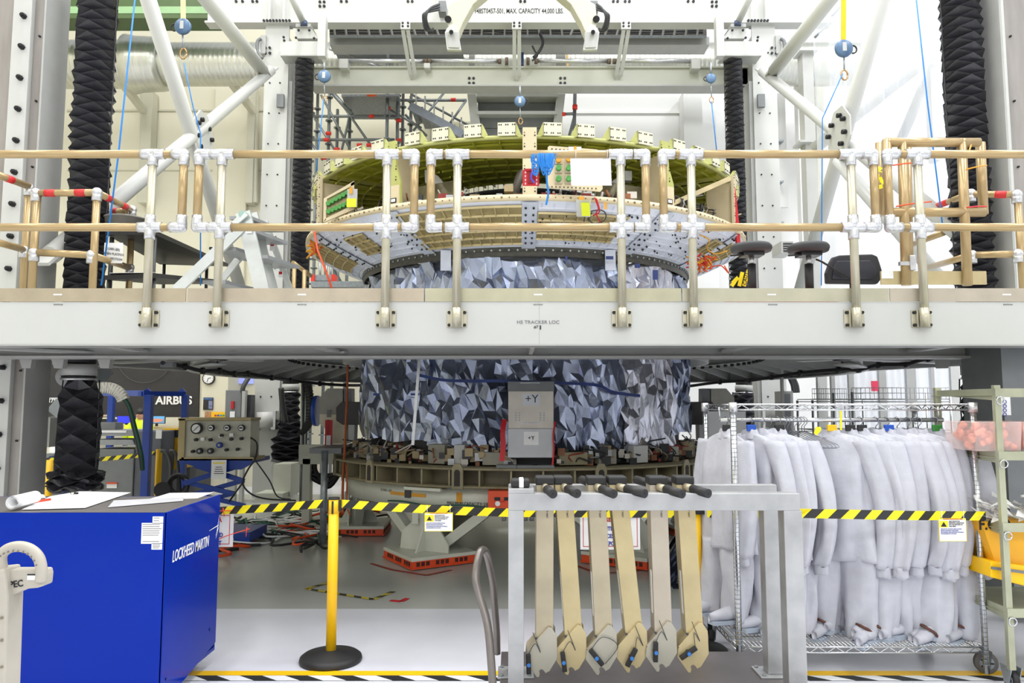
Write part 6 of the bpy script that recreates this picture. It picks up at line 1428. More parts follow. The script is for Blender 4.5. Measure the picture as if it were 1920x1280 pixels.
def loft(m, z0, z1, c, a, b, ns, nr, amp, rg, cap=True, kfold=(4, 7, 11)):
    ph = [rg.uniform(0, 6.28) for _ in range(6)]; sl = [rg.uniform(-3, 3) for _ in range(6)]; o = len(m.v); m.smooth = True
    for i in range(ns + 1):
        t = i / ns; cx, cy = c(t); z = z0 + (z1 - z0) * t
        for j in range(nr):
            th = 2 * math.pi * j / nr; f = 1 + amp * (.5 + t) * (math.sin(kfold[0] * th + ph[0] + sl[0] * t * 2) + .7 * math.sin(kfold[1] * th + ph[1] + sl[1] * t * 3) + .4 * math.sin(kfold[2] * th + ph[2] + sl[2] * t))
            dz = .006 * math.sin(3 * th + ph[3] + 9 * t)
            m.v.append((cx + a(t) * math.cos(th) * (1 + (f - 1) * .5), cy + b(t) * math.sin(th) * f + (f - 1) * .02 * math.sin(th), z + dz))
    for i in range(ns):
        for j in range(nr): m.face([o + i * nr + j, o + (i + 1) * nr + j, o + (i + 1) * nr + (j + 1) % nr, o + i * nr + (j + 1) % nr])
    if cap: m.face([o + j for j in range(nr)]); m.face([o + ns * nr + j for j in range(nr)][::-1])
def coverall(seed, label, L=1.25, half=False, strap=False, boots=True):
    rg = random.Random(seed); t = thing('coverall', label, 'suit', (0, 0, 0), 'white cleanroom coveralls on the wire rack')
    lean = rg.uniform(-.04, .04)
    m = MB(); loft(m, 0, -.62 * L, lambda t: (lean * t, 0), lambda t: (.055 + .185 * min(1, t / .09) ** .6 + .02 * t) * (1 - .0 * t), lambda t: .03 + .06 * min(1, t / .3), 34, 44, .16, rg)
    m.build('torso', SUIT, t)
    for s in (-1, 1):
        out = rg.uniform(.06, .13); fw = rg.uniform(-.09, .0)
        m = MB(); sl = .60 * L
        loft(m, -.045, -.045 - sl, lambda t: (s * (.195 + out * math.sin(t * 2.4)) + lean * t * .5, fw * t * 1.2 - .01), lambda t: .07 - .02 * t, lambda t: .055 - .012 * t, 26, 18, .14, rg, kfold=(3, 5, 8))
        sv = m.build('sleeve', SUIT, t)
        m = MB(); loft(m, -.045 - sl + .005, -.045 - sl - .055, lambda t: (s * (.195 + out * math.sin(2.4)) + lean * .5, fw * 1.2 - .01), lambda t: .043, lambda t: .036, 4, 24, .05, rg, kfold=(12, 9, 7)); m.build('knit_cuff', mat('cuff_fabric', (186, 187, 196), .8, var=.05), sv)
        kick = rg.uniform(-.05, .03)
        m = MB(); loft(m, -.58 * L, -.985 * L, lambda t: (s * (.115 + .0 * t) + lean, kick * t), lambda t: .125 - .035 * t + .02 * math.sin(t * 3), lambda t: .085 - .02 * t, 24, 24, .17, rg, kfold=(3, 5, 9))
        lg = m.build('trouser_leg', SUIT, t)
        if boots:
            dx = rg.uniform(-.04, .04); fx = s * .115 + lean; z = -L
            pts = [(-.05, .06), (-.055, -.1), (-.035, -.19), (.035, -.19), (.055, -.1), (.05, .06)]
            m = MB(); k = 10; o = 0; m.smooth = True
            for i in range(k + 1):
                u = i / k; y = .07 - .27 * u + kick; hw_ = .05 * math.sin(math.pi * min(.97, u * .8 + .2)) ** .5; hh = .1 - .055 * u
                for j in range(12): th = 2 * math.pi * j / 12; m.v.append((fx + dx * u + hw_ * math.cos(th), y, z + .02 + hh * .5 + hh * .55 * math.sin(th)))
            for i in range(k):
                for j in range(12): m.face([i * 12 + j, i * 12 + (j + 1) % 12, (i + 1) * 12 + (j + 1) % 12, (i + 1) * 12 + j])
            m.face(list(range(12))); m.face([k * 12 + j for j in range(12)][::-1]); bt = m.build('boot_cover', SUIT, t)
            MB().prism([(fx + dx * .5 + a * .95, b + kick * 1, z + .0) for a, b in pts], (0, 0, .022)).build('boot_sole', SOLE, bt)
            if strap: MB().tube(spline([(fx - .05, kick - .02, z + .1), (fx, kick - .09, z + .11), (fx + .055, kick - .05, z + .07), (fx + .06, kick - .03, z + .02)]), .009, 5).build('brown_strap', STRAP, bt)
    # collar
    m = MB(); loft(m, .03, -.03, lambda t: (0, 0), lambda t: .05 + .03 * t, lambda t: .03 + .01 * t, 4, 20, .08, rg, cap=False); m.build('collar', SUIT, t)
    return t
protos = [coverall(3, 'x'), coverall(8, 'x', strap=True), coverall(14, 'x', L=1.2), coverall(22, 'x', strap=True, L=1.22)]
WIRE = mat('hanger_wire', (150, 152, 158), .3, .8)
def hanger(x, rot, label, suit=True, tag_=None):
    z = rz; t = thing('coat_hanger', label, 'hanger', (x, ry, z - .2), 'wire hangers on the rod'); c, s = math.cos(rot), math.sin(rot)
    P = lambda u, dz: (x + u * c, ry + u * s, z + dz)
    MB().tube([P(0, -.075), P(-.0, -.04), P(.018, -.02), P(.02, .008), P(0, .0205), P(-.018, .01)], .0028, 5).build('hook', WIRE, t)
    MB().tube([P(0, -.07), P(-.2, -.15), P(-.21, -.165), P(-.19, -.172), P(.19, -.172), P(.21, -.165), P(.2, -.15), P(0, -.07)], .003, 5).build('wire_frame', WIRE, t)
    if tag_: bx(x - .03, ry - .04, z - .07, x + .03, ry - .02, z - .03).build('size_clip', tag_, t, bevel=.004)
spec = [ # shoulder px, proto, rotation deg, scale, label
 (1361, 2, -68, .93, 'narrow coverall hanging at the far left end of the wire rack, outside the front post'),
 (1406, 0, -58, .95, 'coverall with red and blue hanger tags just right of the front left rack post'),
 (1428, 3, -55, .97, 'third coverall from the left, its sleeve bent forward'),
 (1442, 1, -50, .97, 'fourth coverall from the left, partly behind the aluminium rack corner'),
 (1458, 0, -45, .98, 'rightmost coverall of the left hand group, draped beside the empty hangers'),
 (1556, 3, -32, 1.0, 'broad coverall with its back to the viewer, first right of the empty hangers'),
 (1590, 0, -42, .98, 'second coverall of the right hand group, with a long hanging cuff'),
 (1612, 1, -48, 1.0, 'third coverall of the right hand group, under a black hanger clip'),
 (1642, 2, -48, 1.0, 'fourth coverall of the right hand group, below the yellow marker'),
 (1662, 0, -50, .98, 'coverall under the blue hanger tag in the right hand group'),
 (1682, 3, -50, 1.0, 'coverall right of the blue hanger tag, with bunched white collar'),
 (1702, 1, -50, 1.0, 'third coverall from the right end of the rack'),
 (1722, 2, -48, .99, 'second coverall from the right end, behind the warning sign'),
 (1752, 1, -40, 1.0, 'coverall under the green hanger tag at the right end of the rack')]
for i, (px, k, rot, sc, lab) in enumerate(spec):
    x = at(px, 800, ry).x; o = dup(protos[k], (x, ry, rz - .085), R(rot), lab); o.scale = (sc, sc, sc * (1.0 if k not in (2, 3) else 1.03))
    tg = {1: mat('tag_blue', (24, 84, 190), .5), 9: mat('tag_blue', (24, 84, 190)), 13: mat('tag_green', (60, 140, 60), .5), 5: YEL, 6: BLACK, 7: BLACK, 4: BLACK, 0: BLACK}.get(i)
    hanger(x, R(rot), 'hanger of the ' + ' '.join(lab.split(',')[0].split()[:13]), tag_=tg)
for p_ in protos:
    for c_ in [p_] + [q for q in p_.children_recursive]: bpy.data.objects.remove(c_)
for i, px in enumerate((1470, 1476, 1483, 1490, 1497, 1503, 1508)):
    hanger(at(px, 800, ry).x, R(-52 + i * 2), ('leftmost', 'second from the left', 'third from the left', 'middle', 'third from the right', 'second from the right', 'rightmost')[i] + ' of the seven empty wire hangers between the suits')
t = MB().beam(at(1576, 768, 4.6), at(1577, 806, 4.6), .012, .004, up=(0, 1, 0)).build('yellow_strip', TYEL, label='narrow yellow strip hanging from the top of the wire rack', cat='strip')
t = MB().prism([at(1526, 812, 4.62), at(1530, 800, 4.62), at(1539, 800, 4.62), at(1540, 806, 4.62), at(1532, 816, 4.62)], (0, .003, 0)).build('yellow_tag', TYEL, label='yellow paper tag clipped to the broad coverall hanger', cat='tag')
# ================================================================ RIGHT SIDE
GZ = mat('greenish_zinc', (176, 178, 152), .35, .5, var=.1, scale=5)
t = thing('parts_rack', 'greenish metal rack with bins at the right edge of the picture', 'rack', (at(1900, 1200, 4.35).x, 4.4, 0))
pxx = at(1880, 900, 4.3).x
for x, y in ((pxx, 4.3), (pxx + .9, 4.3), (pxx, 4.9), (pxx + .9, 4.9)): bx(x - .018, y, .12, x + .018, y + .03, at(960, 722, 4.3).z).build('post', GZ, t, bevel=.002)
for k, py in enumerate((728, 846, 980, 1140)):
    z = at(960, py, 4.3).z
    bx(pxx - .02, 4.32, z - .04, pxx + .95, 4.95, z - .035).build('shelf_plate', GZ, t); bx(pxx - .02, 4.29, z - .05, pxx + .95, 4.3, z).build('shelf_edge', GZ, t)
    MB().prism([(pxx - .01, 4.3, z), (pxx - .01, 4.3, z - .07), (pxx - .01, 4.93, z - .03), (pxx - .01, 4.93, z)], (.006, 0, 0)).build('end_bracket', GZ, t)
    MB().tube(arc((pxx + .0, 4.28, z - .07), .022, 0, 360, 14, (1, 0, 0), (0, 0, 1)), .004, 6).build('pull_ring', CHROME, t)
castor(t, pxx + .02, 4.35, .055, zf=.13, rim=ZINC)
CLR = mat('clear_bin_plastic', (250, 226, 220), .2, var=.05, alpha=.36); ORT = mat('orange_caps', (250, 142, 108), .5, var=.2, scale=30)
z = at(960, 846, 4.3).z
for i, (x0, w_) in enumerate(((-.13, .26), (.15, .3))):
    t2 = thing('plastic_bin', ('clear plastic bin of orange parts, left one on the rack', 'clear plastic bin of orange parts at the right picture edge')[i], 'bin', (pxx + x0 + w_ / 2, 4.45, z))
    x = pxx + x0; MB().prism([(x, 4.32, z), (x + w_, 4.32, z), (x + w_ + .01, 4.31, z + .17), (x - .01, 4.31, z + .17)], (0, .3, 0)).build('bin_body', CLR, t2, bevel=.006)
    m = MB(); rg = random.Random(i)
    for k in range(90): m.sphere((x + rg.uniform(.02, w_ - .02), 4.34 + rg.uniform(0, .24), z + rg.uniform(.02, .15)), .022, 6)
    m.build('orange_parts', ORT, t2, kind='stuff')
t2 = thing('plastic_bags', 'heap of clear plastic bags on the rack above the yellow bin', 'bags', (pxx + .2, 4.5, at(960, 980, 4.3).z)); z = at(960, 978, 4.3).z
m = MB(); rg = random.Random(4)
for k in range(90):
    c = Vector((pxx + rg.uniform(-.1, .45), 4.33 + rg.uniform(0, .3), z + rg.uniform(0, .11))); a = c + Vector((rg.uniform(-.07, .0), rg.uniform(-.03, .03), rg.uniform(-.03, .03))); b = c + Vector((rg.uniform(-.03, .05), .04, rg.uniform(-.02, .04)))
    m.add([c, a, b, c + Vector((.06, 0, -.02))], [(0, 1, 2), (0, 2, 3)])
m.build('bag_folds', mat('bag_film', (238, 236, 232), .2, alpha=.75, var=.03), t2, kind='stuff')
t2 = thing('yellow_waste_bin', 'yellow cloth bin lettered F.O.D. hanging in the rack at the right edge', 'bin', (pxx + .15, 4.45, .5))
Yb = 4.42; MB().prism([at(1840, 978, Yb), at(1935, 978, Yb), at(1935, 1068, Yb), at(1868, 1060, Yb)], (0, .3, 0)).build('cloth_body', mat('fod_orange', (240, 176, 30), .5, var=.05), t2)
MB().prism([at(1858, 1052, Yb - .05), at(1935, 1062, Yb - .05), at(1935, 1102, Yb - .05), at(1858, 1082, Yb - .05)], (0, .35, 0)).build('lower_tray', YEL, t2, bevel=.006)
MB().prism([at(1860, 1062, Yb - .06), at(1935, 1072, Yb - .06), at(1935, 1077, Yb - .06), at(1860, 1067, Yb - .06)], (0, .01, 0)).build('grey_strip', MIDG, t2)
text('F.O.D.', .085, at(1868, 984, Yb - .004), INK, t2, bold=.03, sx=.9)
t = pbox(1862, 742, 1895, 778, 5.3, .01).build('instruction_card', PAPER, label='white card with round blue symbols behind the parts rack', cat='card')
for i in range(4): q = at(1884, 753 + i * 8, 5.29); MB().tube(arc(q, .012, 0, 360, 14, (1, 0, 0), (0, 0, 1)), .0025, 5).build('blue_ring_mark', INKB, t)
# grey cabinet column behind the right edge
t = pbox(1890, 640, 1960, 1150, 5.6, .5).build('grey_cabinet', MIDG, label='tall grey cabinet behind the parts rack at the right edge', cat='cabinet')
# clean room partition in the distance
pz = lambda py, Y=10: at(960, py, Y).z
PY = 10.2
t = thing('clean_tent', 'pale clean room tent with grey posts and clear sheets beyond the hanging suits', 'tent', (at(1640, 900, PY).x, PY, 0))
def vpost(px, w_, Y=PY, mm=GREYP, n='post', top=5.2): x = at(px, 800, Y).x; bx(x, Y, .01, x + w_, Y + .06, top).build(n, mm, t)
for px, w_, mm in ((1468, .03, GREYP), (1536, .13, WHITE), (1562, .05, GREYP), (1595, .07, GREYP), (1652, .1, GREYP), (1704, .13, GREYP), (1750, .05, GREYP), (1788, .12, WHITE)): vpost(px, w_, mm=mm, top=2.0 + .62)
for a, b in ((1562, 1600), (1606, 1652), (1665, 1704), (1722, 1786)):
    xa_, xb_ = at(a, 800, PY).x, at(b, 800, PY).x
    MB().grid(lambda u, v: (xa_ + (xb_ - xa_) * u, PY + .02 + .02 * math.sin(u * 20 + v * 3), .1 + 2.5 * v), 20, 3).build('clear_sheet', mat('tent_film', (224, 230, 244), .15, var=0, alpha=.45, bump=.3, bscale=5), t)
t2 = pbox(1634, 714, 1647, 733, PY - .05, .01).build('red_notice', mat('pink_red', (222, 60, 90), .5), label='small red notice on the clear tent sheet', cat='notice')
for i, (x0, x1, y0, y1, Y) in enumerate(((1600, 1785, 735, 880, 8.6), (1525, 1620, 750, 870, 9.4))):
    t2 = thing('wire_shelf', ('long wire shelf with basket front seen above the suits', 'shorter wire shelf left of the long one above the suits')[i], 'shelf', (at(x0, 800, Y).x, Y, 0))
    xa_, xb_ = at(x0, 800, Y).x, at(x1, 800, Y).x; 
    for x in (xa_, xb_):
        for y in (Y, Y + .5): MB().cyl((x, y, .02), (x, y, pz(y0, Y)), .016, n=8).build('post', CHROME, t2)
    for py in (748, 806, 870):
        m = MB(); z = pz(py, Y)
        for y in (Y, Y + .5): m.cyl((xa_, y, z), (xb_, y, z), .006, n=5); m.cyl((xa_, y, z - .03), (xb_, y, z - .03), .006, n=5)
        k = 22
        for j in range(k): x = xa_ + (xb_ - xa_) * j / k; m.cyl((x, Y, z), (x, Y + .5, z), .004, n=4); m.cyl((x, Y, z), (x, Y, z + (.13 if py < 800 else .03)), .003, n=4)
        if py < 800: m.cyl((xa_, Y, z + .13), (xb_, Y, z + .13), .004, n=5); m.cyl((xa_, Y, z + .07), (xb_, Y, z + .07), .004, n=5)
        m.build('wire_tray', GREYP, t2, kind='stuff')
# electrical cabinet, conduits, white drum and grey block left of the tent
t = thing('electrical_cabinet', 'tall grey electrical cabinet beyond the left hand group of suits', 'cabinet', (at(1484, 880, 11).x, 11, 0))
pbox(1470, 733, 1489, 878, 11, .35).build('cabinet_body', GREYP, t); pbox(1472, 738, 1484, 870, 10.98, .02).build('dark_face', MIDG, t); bx(at(1472, 800, 11.1).x, 11.05, .01, at(1487, 800, 11.1).x, 11.3, at(960, 876, 11).z).build('plinth', GREYP, t)
for k in range(3): MB().tube(spline([at(1488 + k * 4, 736, 11.1), at(1486 + k * 4, 722, 11.1), at(1480 + k * 4, 708, 11.1)]), .03, 6).build('conduit', DARK, t)
t = MB().cyl(at(1457, 802, 11.6), at(1457, 770, 11.6), .17, n=24).build('white_drum', WHITE, label='white cylinder on the far right column under the deck', cat='drum')
t = thing('grey_bench', 'grey bench block and red edged white board behind the left hand suits', 'bench', (at(1360, 900, 9).x, 9, 0))
pbox(1285, 836, 1400, 905, 9.2, .8).build('bench_block', MIDG, t); bx(at(1300, 880, 9.3).x, 9.25, .01, at(1390, 880, 9.3).x, 9.9, at(960, 905, 9.2).z).build('plinth', DARK, t)
pbox(1325, 771, 1399, 830, 9.0, .04).build('white_board', PAPER, t); pbox(1322, 829, 1345, 834, 8.98, .05).build('red_edge', RED, t)
t = thing('foil_heap', 'heap of dark silvery plastic film on the floor behind the aluminium rack corner', 'film', (at(1330, 920, 7).x, 7.0, 0)); m = MB()
def hf(u, v):
    x, y = u - .5, v - .5; h = max(0, .95 * math.exp(-(x * x * 5 + y * y * 7)) - .1); n = noise.noise(Vector((u * 9, v * 9, 3))) * .12 * (h > 0.02)
    return (at(1335, 920, 7).x + x * .9 + n, 7.1 + y * .9 + n, max(.003, h * .95 + n))
m.grid(hf, 34, 34, smooth=False); m.build('crumpled_film', mat('dark_film', (60, 68, 84), .15, .6, var=.3), t)
t = thing('tape_pole', 'yellow stanchion far away behind the suits', 'stanchion', (at(1499, 900, 8.5).x, 8.5, 0)); x = at(1500, 890, 8.5).x
MB().cyl((x, 8.5, .03), (x, 8.5, at(960, 868, 8.5).z), .035, n=12).build('post', YEL, t); MB().cyl((x, 8.5, 0), (x, 8.5, .04), .16, n=20).build('base', BLACK, t)
belt('far striped belt seen between the right lower bellows and the suits', [(1792, 874, 8.0), (1835, 878, 8.0), (1900, 880, 8.0)])
# ================================================================ LOWER LEFT BACKGROUND
BN = mat('banner_black', (52, 50, 50), .7, var=.05)
BYW = 14.6
t = thing('banner', 'long dark banner with white company lettering on the wall at the left', 'banner', at(240, 782, BYW))
P = [at(-40, 640, BYW), at(375, 640, BYW), at(372, 782, BYW), at(-40, 782, BYW)]; MB().prism(P, (0, .05, 0)).build('cloth', BN, t)
text('AIRBUS', .22, at(326, 751, BYW - .02), INKW, t, bold=.03, sx=1.0)
text('LOCKHEED MARTIN', .1, at(66, 751, BYW - .02), INKW, t, bold=.03, shear=.3)
m = MB(); m.beam(at(40, 746, BYW - .02), at(120, 746, BYW - .02), .01, .012); m.build('white_rule', INKW, t)
MB().tube(arc(at(272, 664, BYW - .03), .56, 200, 340, 20, (1, 0, 0), (0, 0, 1)), .006, 4).build('thin_arc_line', mat('dim_line', (90, 88, 88), .6), t)
# white pillar with clock and posters
t = bx(at(376, 800, 14.3).x, 14.3, 0, at(425, 800, 14.3).x, 15.2, 3.6).build('trim_1', WALLM, kind='structure')
bx(at(425, 800, 14.9).x, 14.9, 0, at(500, 800, 14.9).x, 15.2, 3.6).build('trim_2', WALLM, kind='structure')
c = at(391, 709, 14.26); t = thing('wall_clock', 'round wall clock with black rim on the white pillar', 'clock', c)
MB().cyl(c + Vector((0, .03, 0)), c - Vector((0, .01, 0)), .118, n=32).build('rim', BLACK, t); MB().cyl(c, c - Vector((0, .014, 0)), .098, n=32).build('face', PAPER, t)
MB().beam(c - Vector((0, .018, 0)), c + Vector((-.02, -.018, -.07)), .01, .004, up=(0, 1, 0)).build('hand', INK, t); MB().beam(c - Vector((0, .018, 0)), c + Vector((.05, -.018, .01)), .01, .004, up=(0, 1, 0)).build('hand', INK, t)
m = MB()
for k in range(12): a = R(30 * k); d = Vector((math.sin(a), 0, math.cos(a))); m.beam(c + d * .078 - Vector((0, .017, 0)), c + d * .09 - Vector((0, .017, 0)), .008, .003, up=(0, 1, 0))
m.build('hour_marks', INK, t, kind='stuff')
t = pbox(381, 745, 399, 768, 14.27, .02).build('poster', mat('poster_dark', (44, 40, 46), .5, var=.4, scale=12), label='dark poster with a blue white figure below the clock', cat='poster')
pbox(382, 746, 398, 749, 14.26, .01).build('title_band', mat('poster_blue', (70, 110, 170), .5), t); pbox(391, 751, 398, 766, 14.26, .01).build('figure_print', mat('poster_figure', (130, 140, 180), .5, var=.3, scale=20), t)
pbox(384, 772, 395, 782, 14.27, .02).build('picture', mat('picture_orange', (190, 140, 100), .5, var=.3, scale=14), label='small orange brown picture below the poster', cat='picture')
t = pbox(396, 772, 428, 785, 14.1, .05).build('yellow_board', YEL, label='yellow board with a row of coloured squares beside the poster', cat='board')
for i, cc in enumerate(((200, 40, 40), (50, 80, 180), (50, 140, 190), (60, 150, 70))): pbox(402 + i * 5, 777, 405.5 + i * 5, 780, 14.09, .01).build('colour_square', mat('sq%d' % i, cc, .5, var=0), t)
pbox(445, 706, 475, 719, 14.86, .03).build('window_1', mat('lit_window', (150, 160, 235), .4, var=0, emit=.7), kind='structure')
t = thing('switch_box', 'grey wall switch box with a red handle and tag, behind the gauge panel', 'switch', at(440, 785, 12.2))
pbox(422, 731, 452, 786, 12.2, .3).build('box_body', MIDG, t, bevel=.01); pbox(433, 752, 438, 766, 12.17, .03).build('red_handle', RED, t); pbox(431, 771, 440, 783, 12.18, .01).build('white_tag', PAPER, t); pbox(453, 740, 470, 786, 12.3, .2).build('dark_side_box', DARK, t)
MB().tube(spline([at(455, 735, 12.2), at(456, 725, 12.2), at(466, 708, 12.3)]), .04, 8).build('conduit', DARK, t); bx(at(455, 760, 12.2).x, 12.15, .02, at(461, 760, 12.2).x, 12.25, at(960, 733, 12.2).z).build('conduit_pipe', GREYP, t)
bx(at(430, 760, 12.3).x, 12.3, .01, at(445, 760, 12.3).x, 12.4, at(960, 786, 12.2).z).build('stand_leg', GREYP, t)
# gauge panel on blue scissor lift
gY = 8.6
sl = thing('scissor_lift', 'dark blue scissor lift table under the gauge panel', 'lift', (at(405, 940, gY).x, gY + .4, 0))
G = lambda x, y, Y=gY: at(x, y, Y)
def bar(p, q, Y, w_=.09, n='scissor_arm', th=.024):
    Y += .03 * (bar.k % 6); bar.k += 1; MB().beam(G(*p, Y), G(*q, Y), th, w_, up=(0, 0, 1)).build(n, FBLUE, sl)
pbox(336, 860, 474, 868, gY, .6).build('table_top', FBLUE, sl); MB().prism([G(345, 868), G(474, 868), G(452, 880), G(382, 880)], (0, .05, 0)).build('side_skirt', FBLUE, sl)
bar.k = 0
for Y in (gY + .03, gY + .36):
    bar((366, 872), (458, 902), Y, .055); bar((452, 872), (345, 906), Y, .055); bar((345, 902), (440, 926), Y, .055); bar((458, 900), (366, 926), Y, .055); bar((366, 926), (460, 948), Y, .05); bar((440, 924), (352, 948), Y, .05)
bx(G(365, 940).x, gY, .05, G(470, 940).x, gY + .6, .16).build('base_frame', FBLUE, sl)
for x in (375, 455): castor(sl, G(x, 940).x, gY + .05, .05, zf=.08)
gp_ = thing('gauge_panel', 'beige instrument panel with dials and valves standing on the blue scissor lift', 'panel', G(405, 862))
pbox(346, 788, 470, 858, gY + .02, .3).build('panel_face', mat('panel_beige', (184, 183, 168), .4, .2, var=.08), gp_, bevel=.008); pbox(334, 785, 346, 863, gY, .35).build('side_frame', mat('frame_khaki', (176, 160, 118), .45, .2), gp_); pbox(334, 783, 470, 788, gY, .35).build('top_frame', mat('frame_khaki', (176, 160, 118)), gp_); pbox(340, 857, 475, 863, gY, .4).build('bottom_frame', mat('frame_khaki', (176, 160, 118)), gp_)
for x, y, r in ((369, 803, .064), (396, 802, .036), (426, 802, .036), (453, 802, .036)):
    q = G(x, y); MB().cyl(q + Vector((0, .02, 0)), q - Vector((0, .02, 0)), r, n=24).build('dial_rim', BLACK, gp_); d_ = MB().cyl(q, q - Vector((0, .024, 0)), r * .75, n=24).build('dial_face', PAPER, gp_)
    if r > .05: MB().beam(q + Vector((-.03, -.027, -.03)), q + Vector((.03, -.027, .03)), .006, .003, up=(0, 1, 0)).build('needle', INK, d_)
    else: MB().box(q.x - .018, q.y - .03, q.z - .008, q.x + .018, q.y - .024, q.z + .01).build('digital_window', DARK, d_)
for x, y, b in ((376, 845, 0), (396, 845, 0), (413, 834, 1)):
    q = G(x, y); MB().cyl(q, q - Vector((0, .04, 0)), .035, n=8).build('valve_wheel', FBLUE if b else BLACK, gp_); MB().cyl(q, q - Vector((0, .045, 0)), .016, n=10).build('valve_hub', ZINC, gp_)
m = MB()
for x, y in ((368, 824), (395, 824), (434, 823), (453, 822), (416, 816), (362, 846), (425, 843), (446, 842)): q = G(x, y); m.cyl(q + Vector((0, .02, 0)), q - Vector((0, .03, 0)), .018, n=8)
m.build('small_knobs', BLACK, gp_, kind='stuff')
for x, y in ((376, 820), (410, 814), (430, 812)): pbox(x, y, x + 7, y + 6, gY - .02, .02).build('paper_flag', PAPER, gp_)
t = pbox(396, 862, 424, 898, gY - .06, .008).build('white_notice', PAPER, label='white printed notice hanging on the front of the scissor lift', cat='notice'); pbox(399, 867, 421, 869, gY - .065, .004).build('yellow_line', TYEL, t)
for i in range(4): pbox(404 - i, 875 + i * 4, 416 + i, 876 + i * 4, gY - .065, .004).build('print_line', INK, t)
t = MB().tube(spline([G(470, 820), G(482, 832), G(478, 860), G(465, 880), G(455, 905), G(470, 925), G(500, 935), G(555, 938)]), .01, 6).build('black_cable', BLACK, label='black cable drooping from the gauge panel to the floor', cat='cable')
t = MB().tube(spline([at(455, 905, 8.2), at(440, 925, 8.2), at(430, 940, 8.1)]), .01, 6).build('black_cable', BLACK, label='short black cable under the scissor lift table', cat='cable')
t = MB().tube(spline([at(478, 862, 8.4), at(505, 900, 8.4), at(520, 930, 8.3), at(545, 936, 8.3)]), .008, 6).build('black_cable', BLACK, label='thin black cable slanting to the floor right of the scissor lift', cat='cable')
# blue lifting frame
fb = thing('steel_rig', 'tall dark blue steel frame standing behind the grey cabinet', 'frame', (at(273, 900, 9).x, 9, 0))
for px, Y, w_ in ((266, 9.0, .09), (337, 9.6, .07), (198, 10.4, .075)):
    x = at(px, 830, Y).x; bx(x, Y, .01, x + w_, Y + .08, at(960, 740, Y).z).build('post', FBLUE, fb, bevel=.004)
MB().beam(at(180, 737, 10.0), at(275, 737, 9.04), .07, .07).build('top_bar', FBLUE, fb); MB().beam(at(262, 738, 9.04), at(345, 738, 9.64), .06, .06).build('top_bar', FBLUE, fb)
for px in (276, 341): MB().prism([at(px - 7, 734, 9.2), at(px + 7, 734, 9.2), at(px, 727, 9.2)], (0, .03, 0)).build('peak_plate', FBLUE, fb)
t = thing('cable_carrier', 'curved white ribbed cable carrier arching over beside the left lower bellows', 'cable carrier', at(200, 750, 8.6)); m = MB()
for k in range(2):
    P = arc(at(196, 762, 8.5 + k * .25), .23, 20, 160, 18, (1, 0, 0), (0, 0, .95)); 
    for q, w_ in zip(P, P[1:]): m.beam(q, w_, .12, .05, up=(0, 1, 0))
m.build('carrier_links', mat('carrier_white', (202, 200, 192), .5, var=.1, scale=30), t, kind='stuff')
t = thing('hose_bundle', 'green and black hoses curving down from the white cable carrier', 'hose', at(262, 860, 8.5))
for i, mm_ in enumerate((BLACK, mat('green_cable', (30, 80, 66)))): MB().tube(spline([at(220 + i * 3, 738, 8.5), at(238 + i * 3, 758, 8.5), at(250 + i * 3, 800, 8.5), at(262 + i * 3, 850, 8.5), at(266 + i * 2, 880, 8.6)]), .022, 8).build('hose', mm_, t)
# grey cabinet with sloping shelves
cY = 9.6
t = thing('grey_workstation', 'large grey cabinet with sloping shelves behind the left striped belt', 'cabinet', (at(235, 925, cY).x, cY, 0))
bx(at(165, 860, cY).x, cY, .01, at(251, 860, cY).x, cY + 1.1, at(960, 842, cY).z).build('lower_body', MIDG, t, bevel=.01); bx(at(251, 860, cY).x, cY + .02, .01, at(300, 860, cY).x, cY + 1.1, at(960, 808, cY).z).build('side_body', mat('cabinet_slate', (92, 95, 104), .5), t, bevel=.01)
MB().prism([at(172, 806, cY), at(250, 806, cY), at(253, 817, cY), at(172, 817, cY)], (0, .5, 0)).build('sloping_shelf', mat('shelf_grey', (150, 153, 156), .45), t); MB().prism([at(172, 824, cY), at(248, 824, cY), at(252, 834, cY), at(172, 834, cY)], (0, .5, 0)).build('sloping_shelf', mat('shelf_grey', (150, 153, 156)), t)
pbox(172, 792, 216, 806, cY + .1, .2).build('upper_box', MIDG, t); pbox(186, 807, 237, 811, cY - .01, .01).build('label_strip', PAPER, t); l = pbox(200, 904, 219, 915, cY - .01, .01).build('warning_label', PAPER, t); pbox(200, 904, 219, 907, cY - .02, .01).build('orange_header', ORG, l)
pbox(292, 806, 303, 822, cY - .02, .01).build('paper_sheet', PAPER, t)
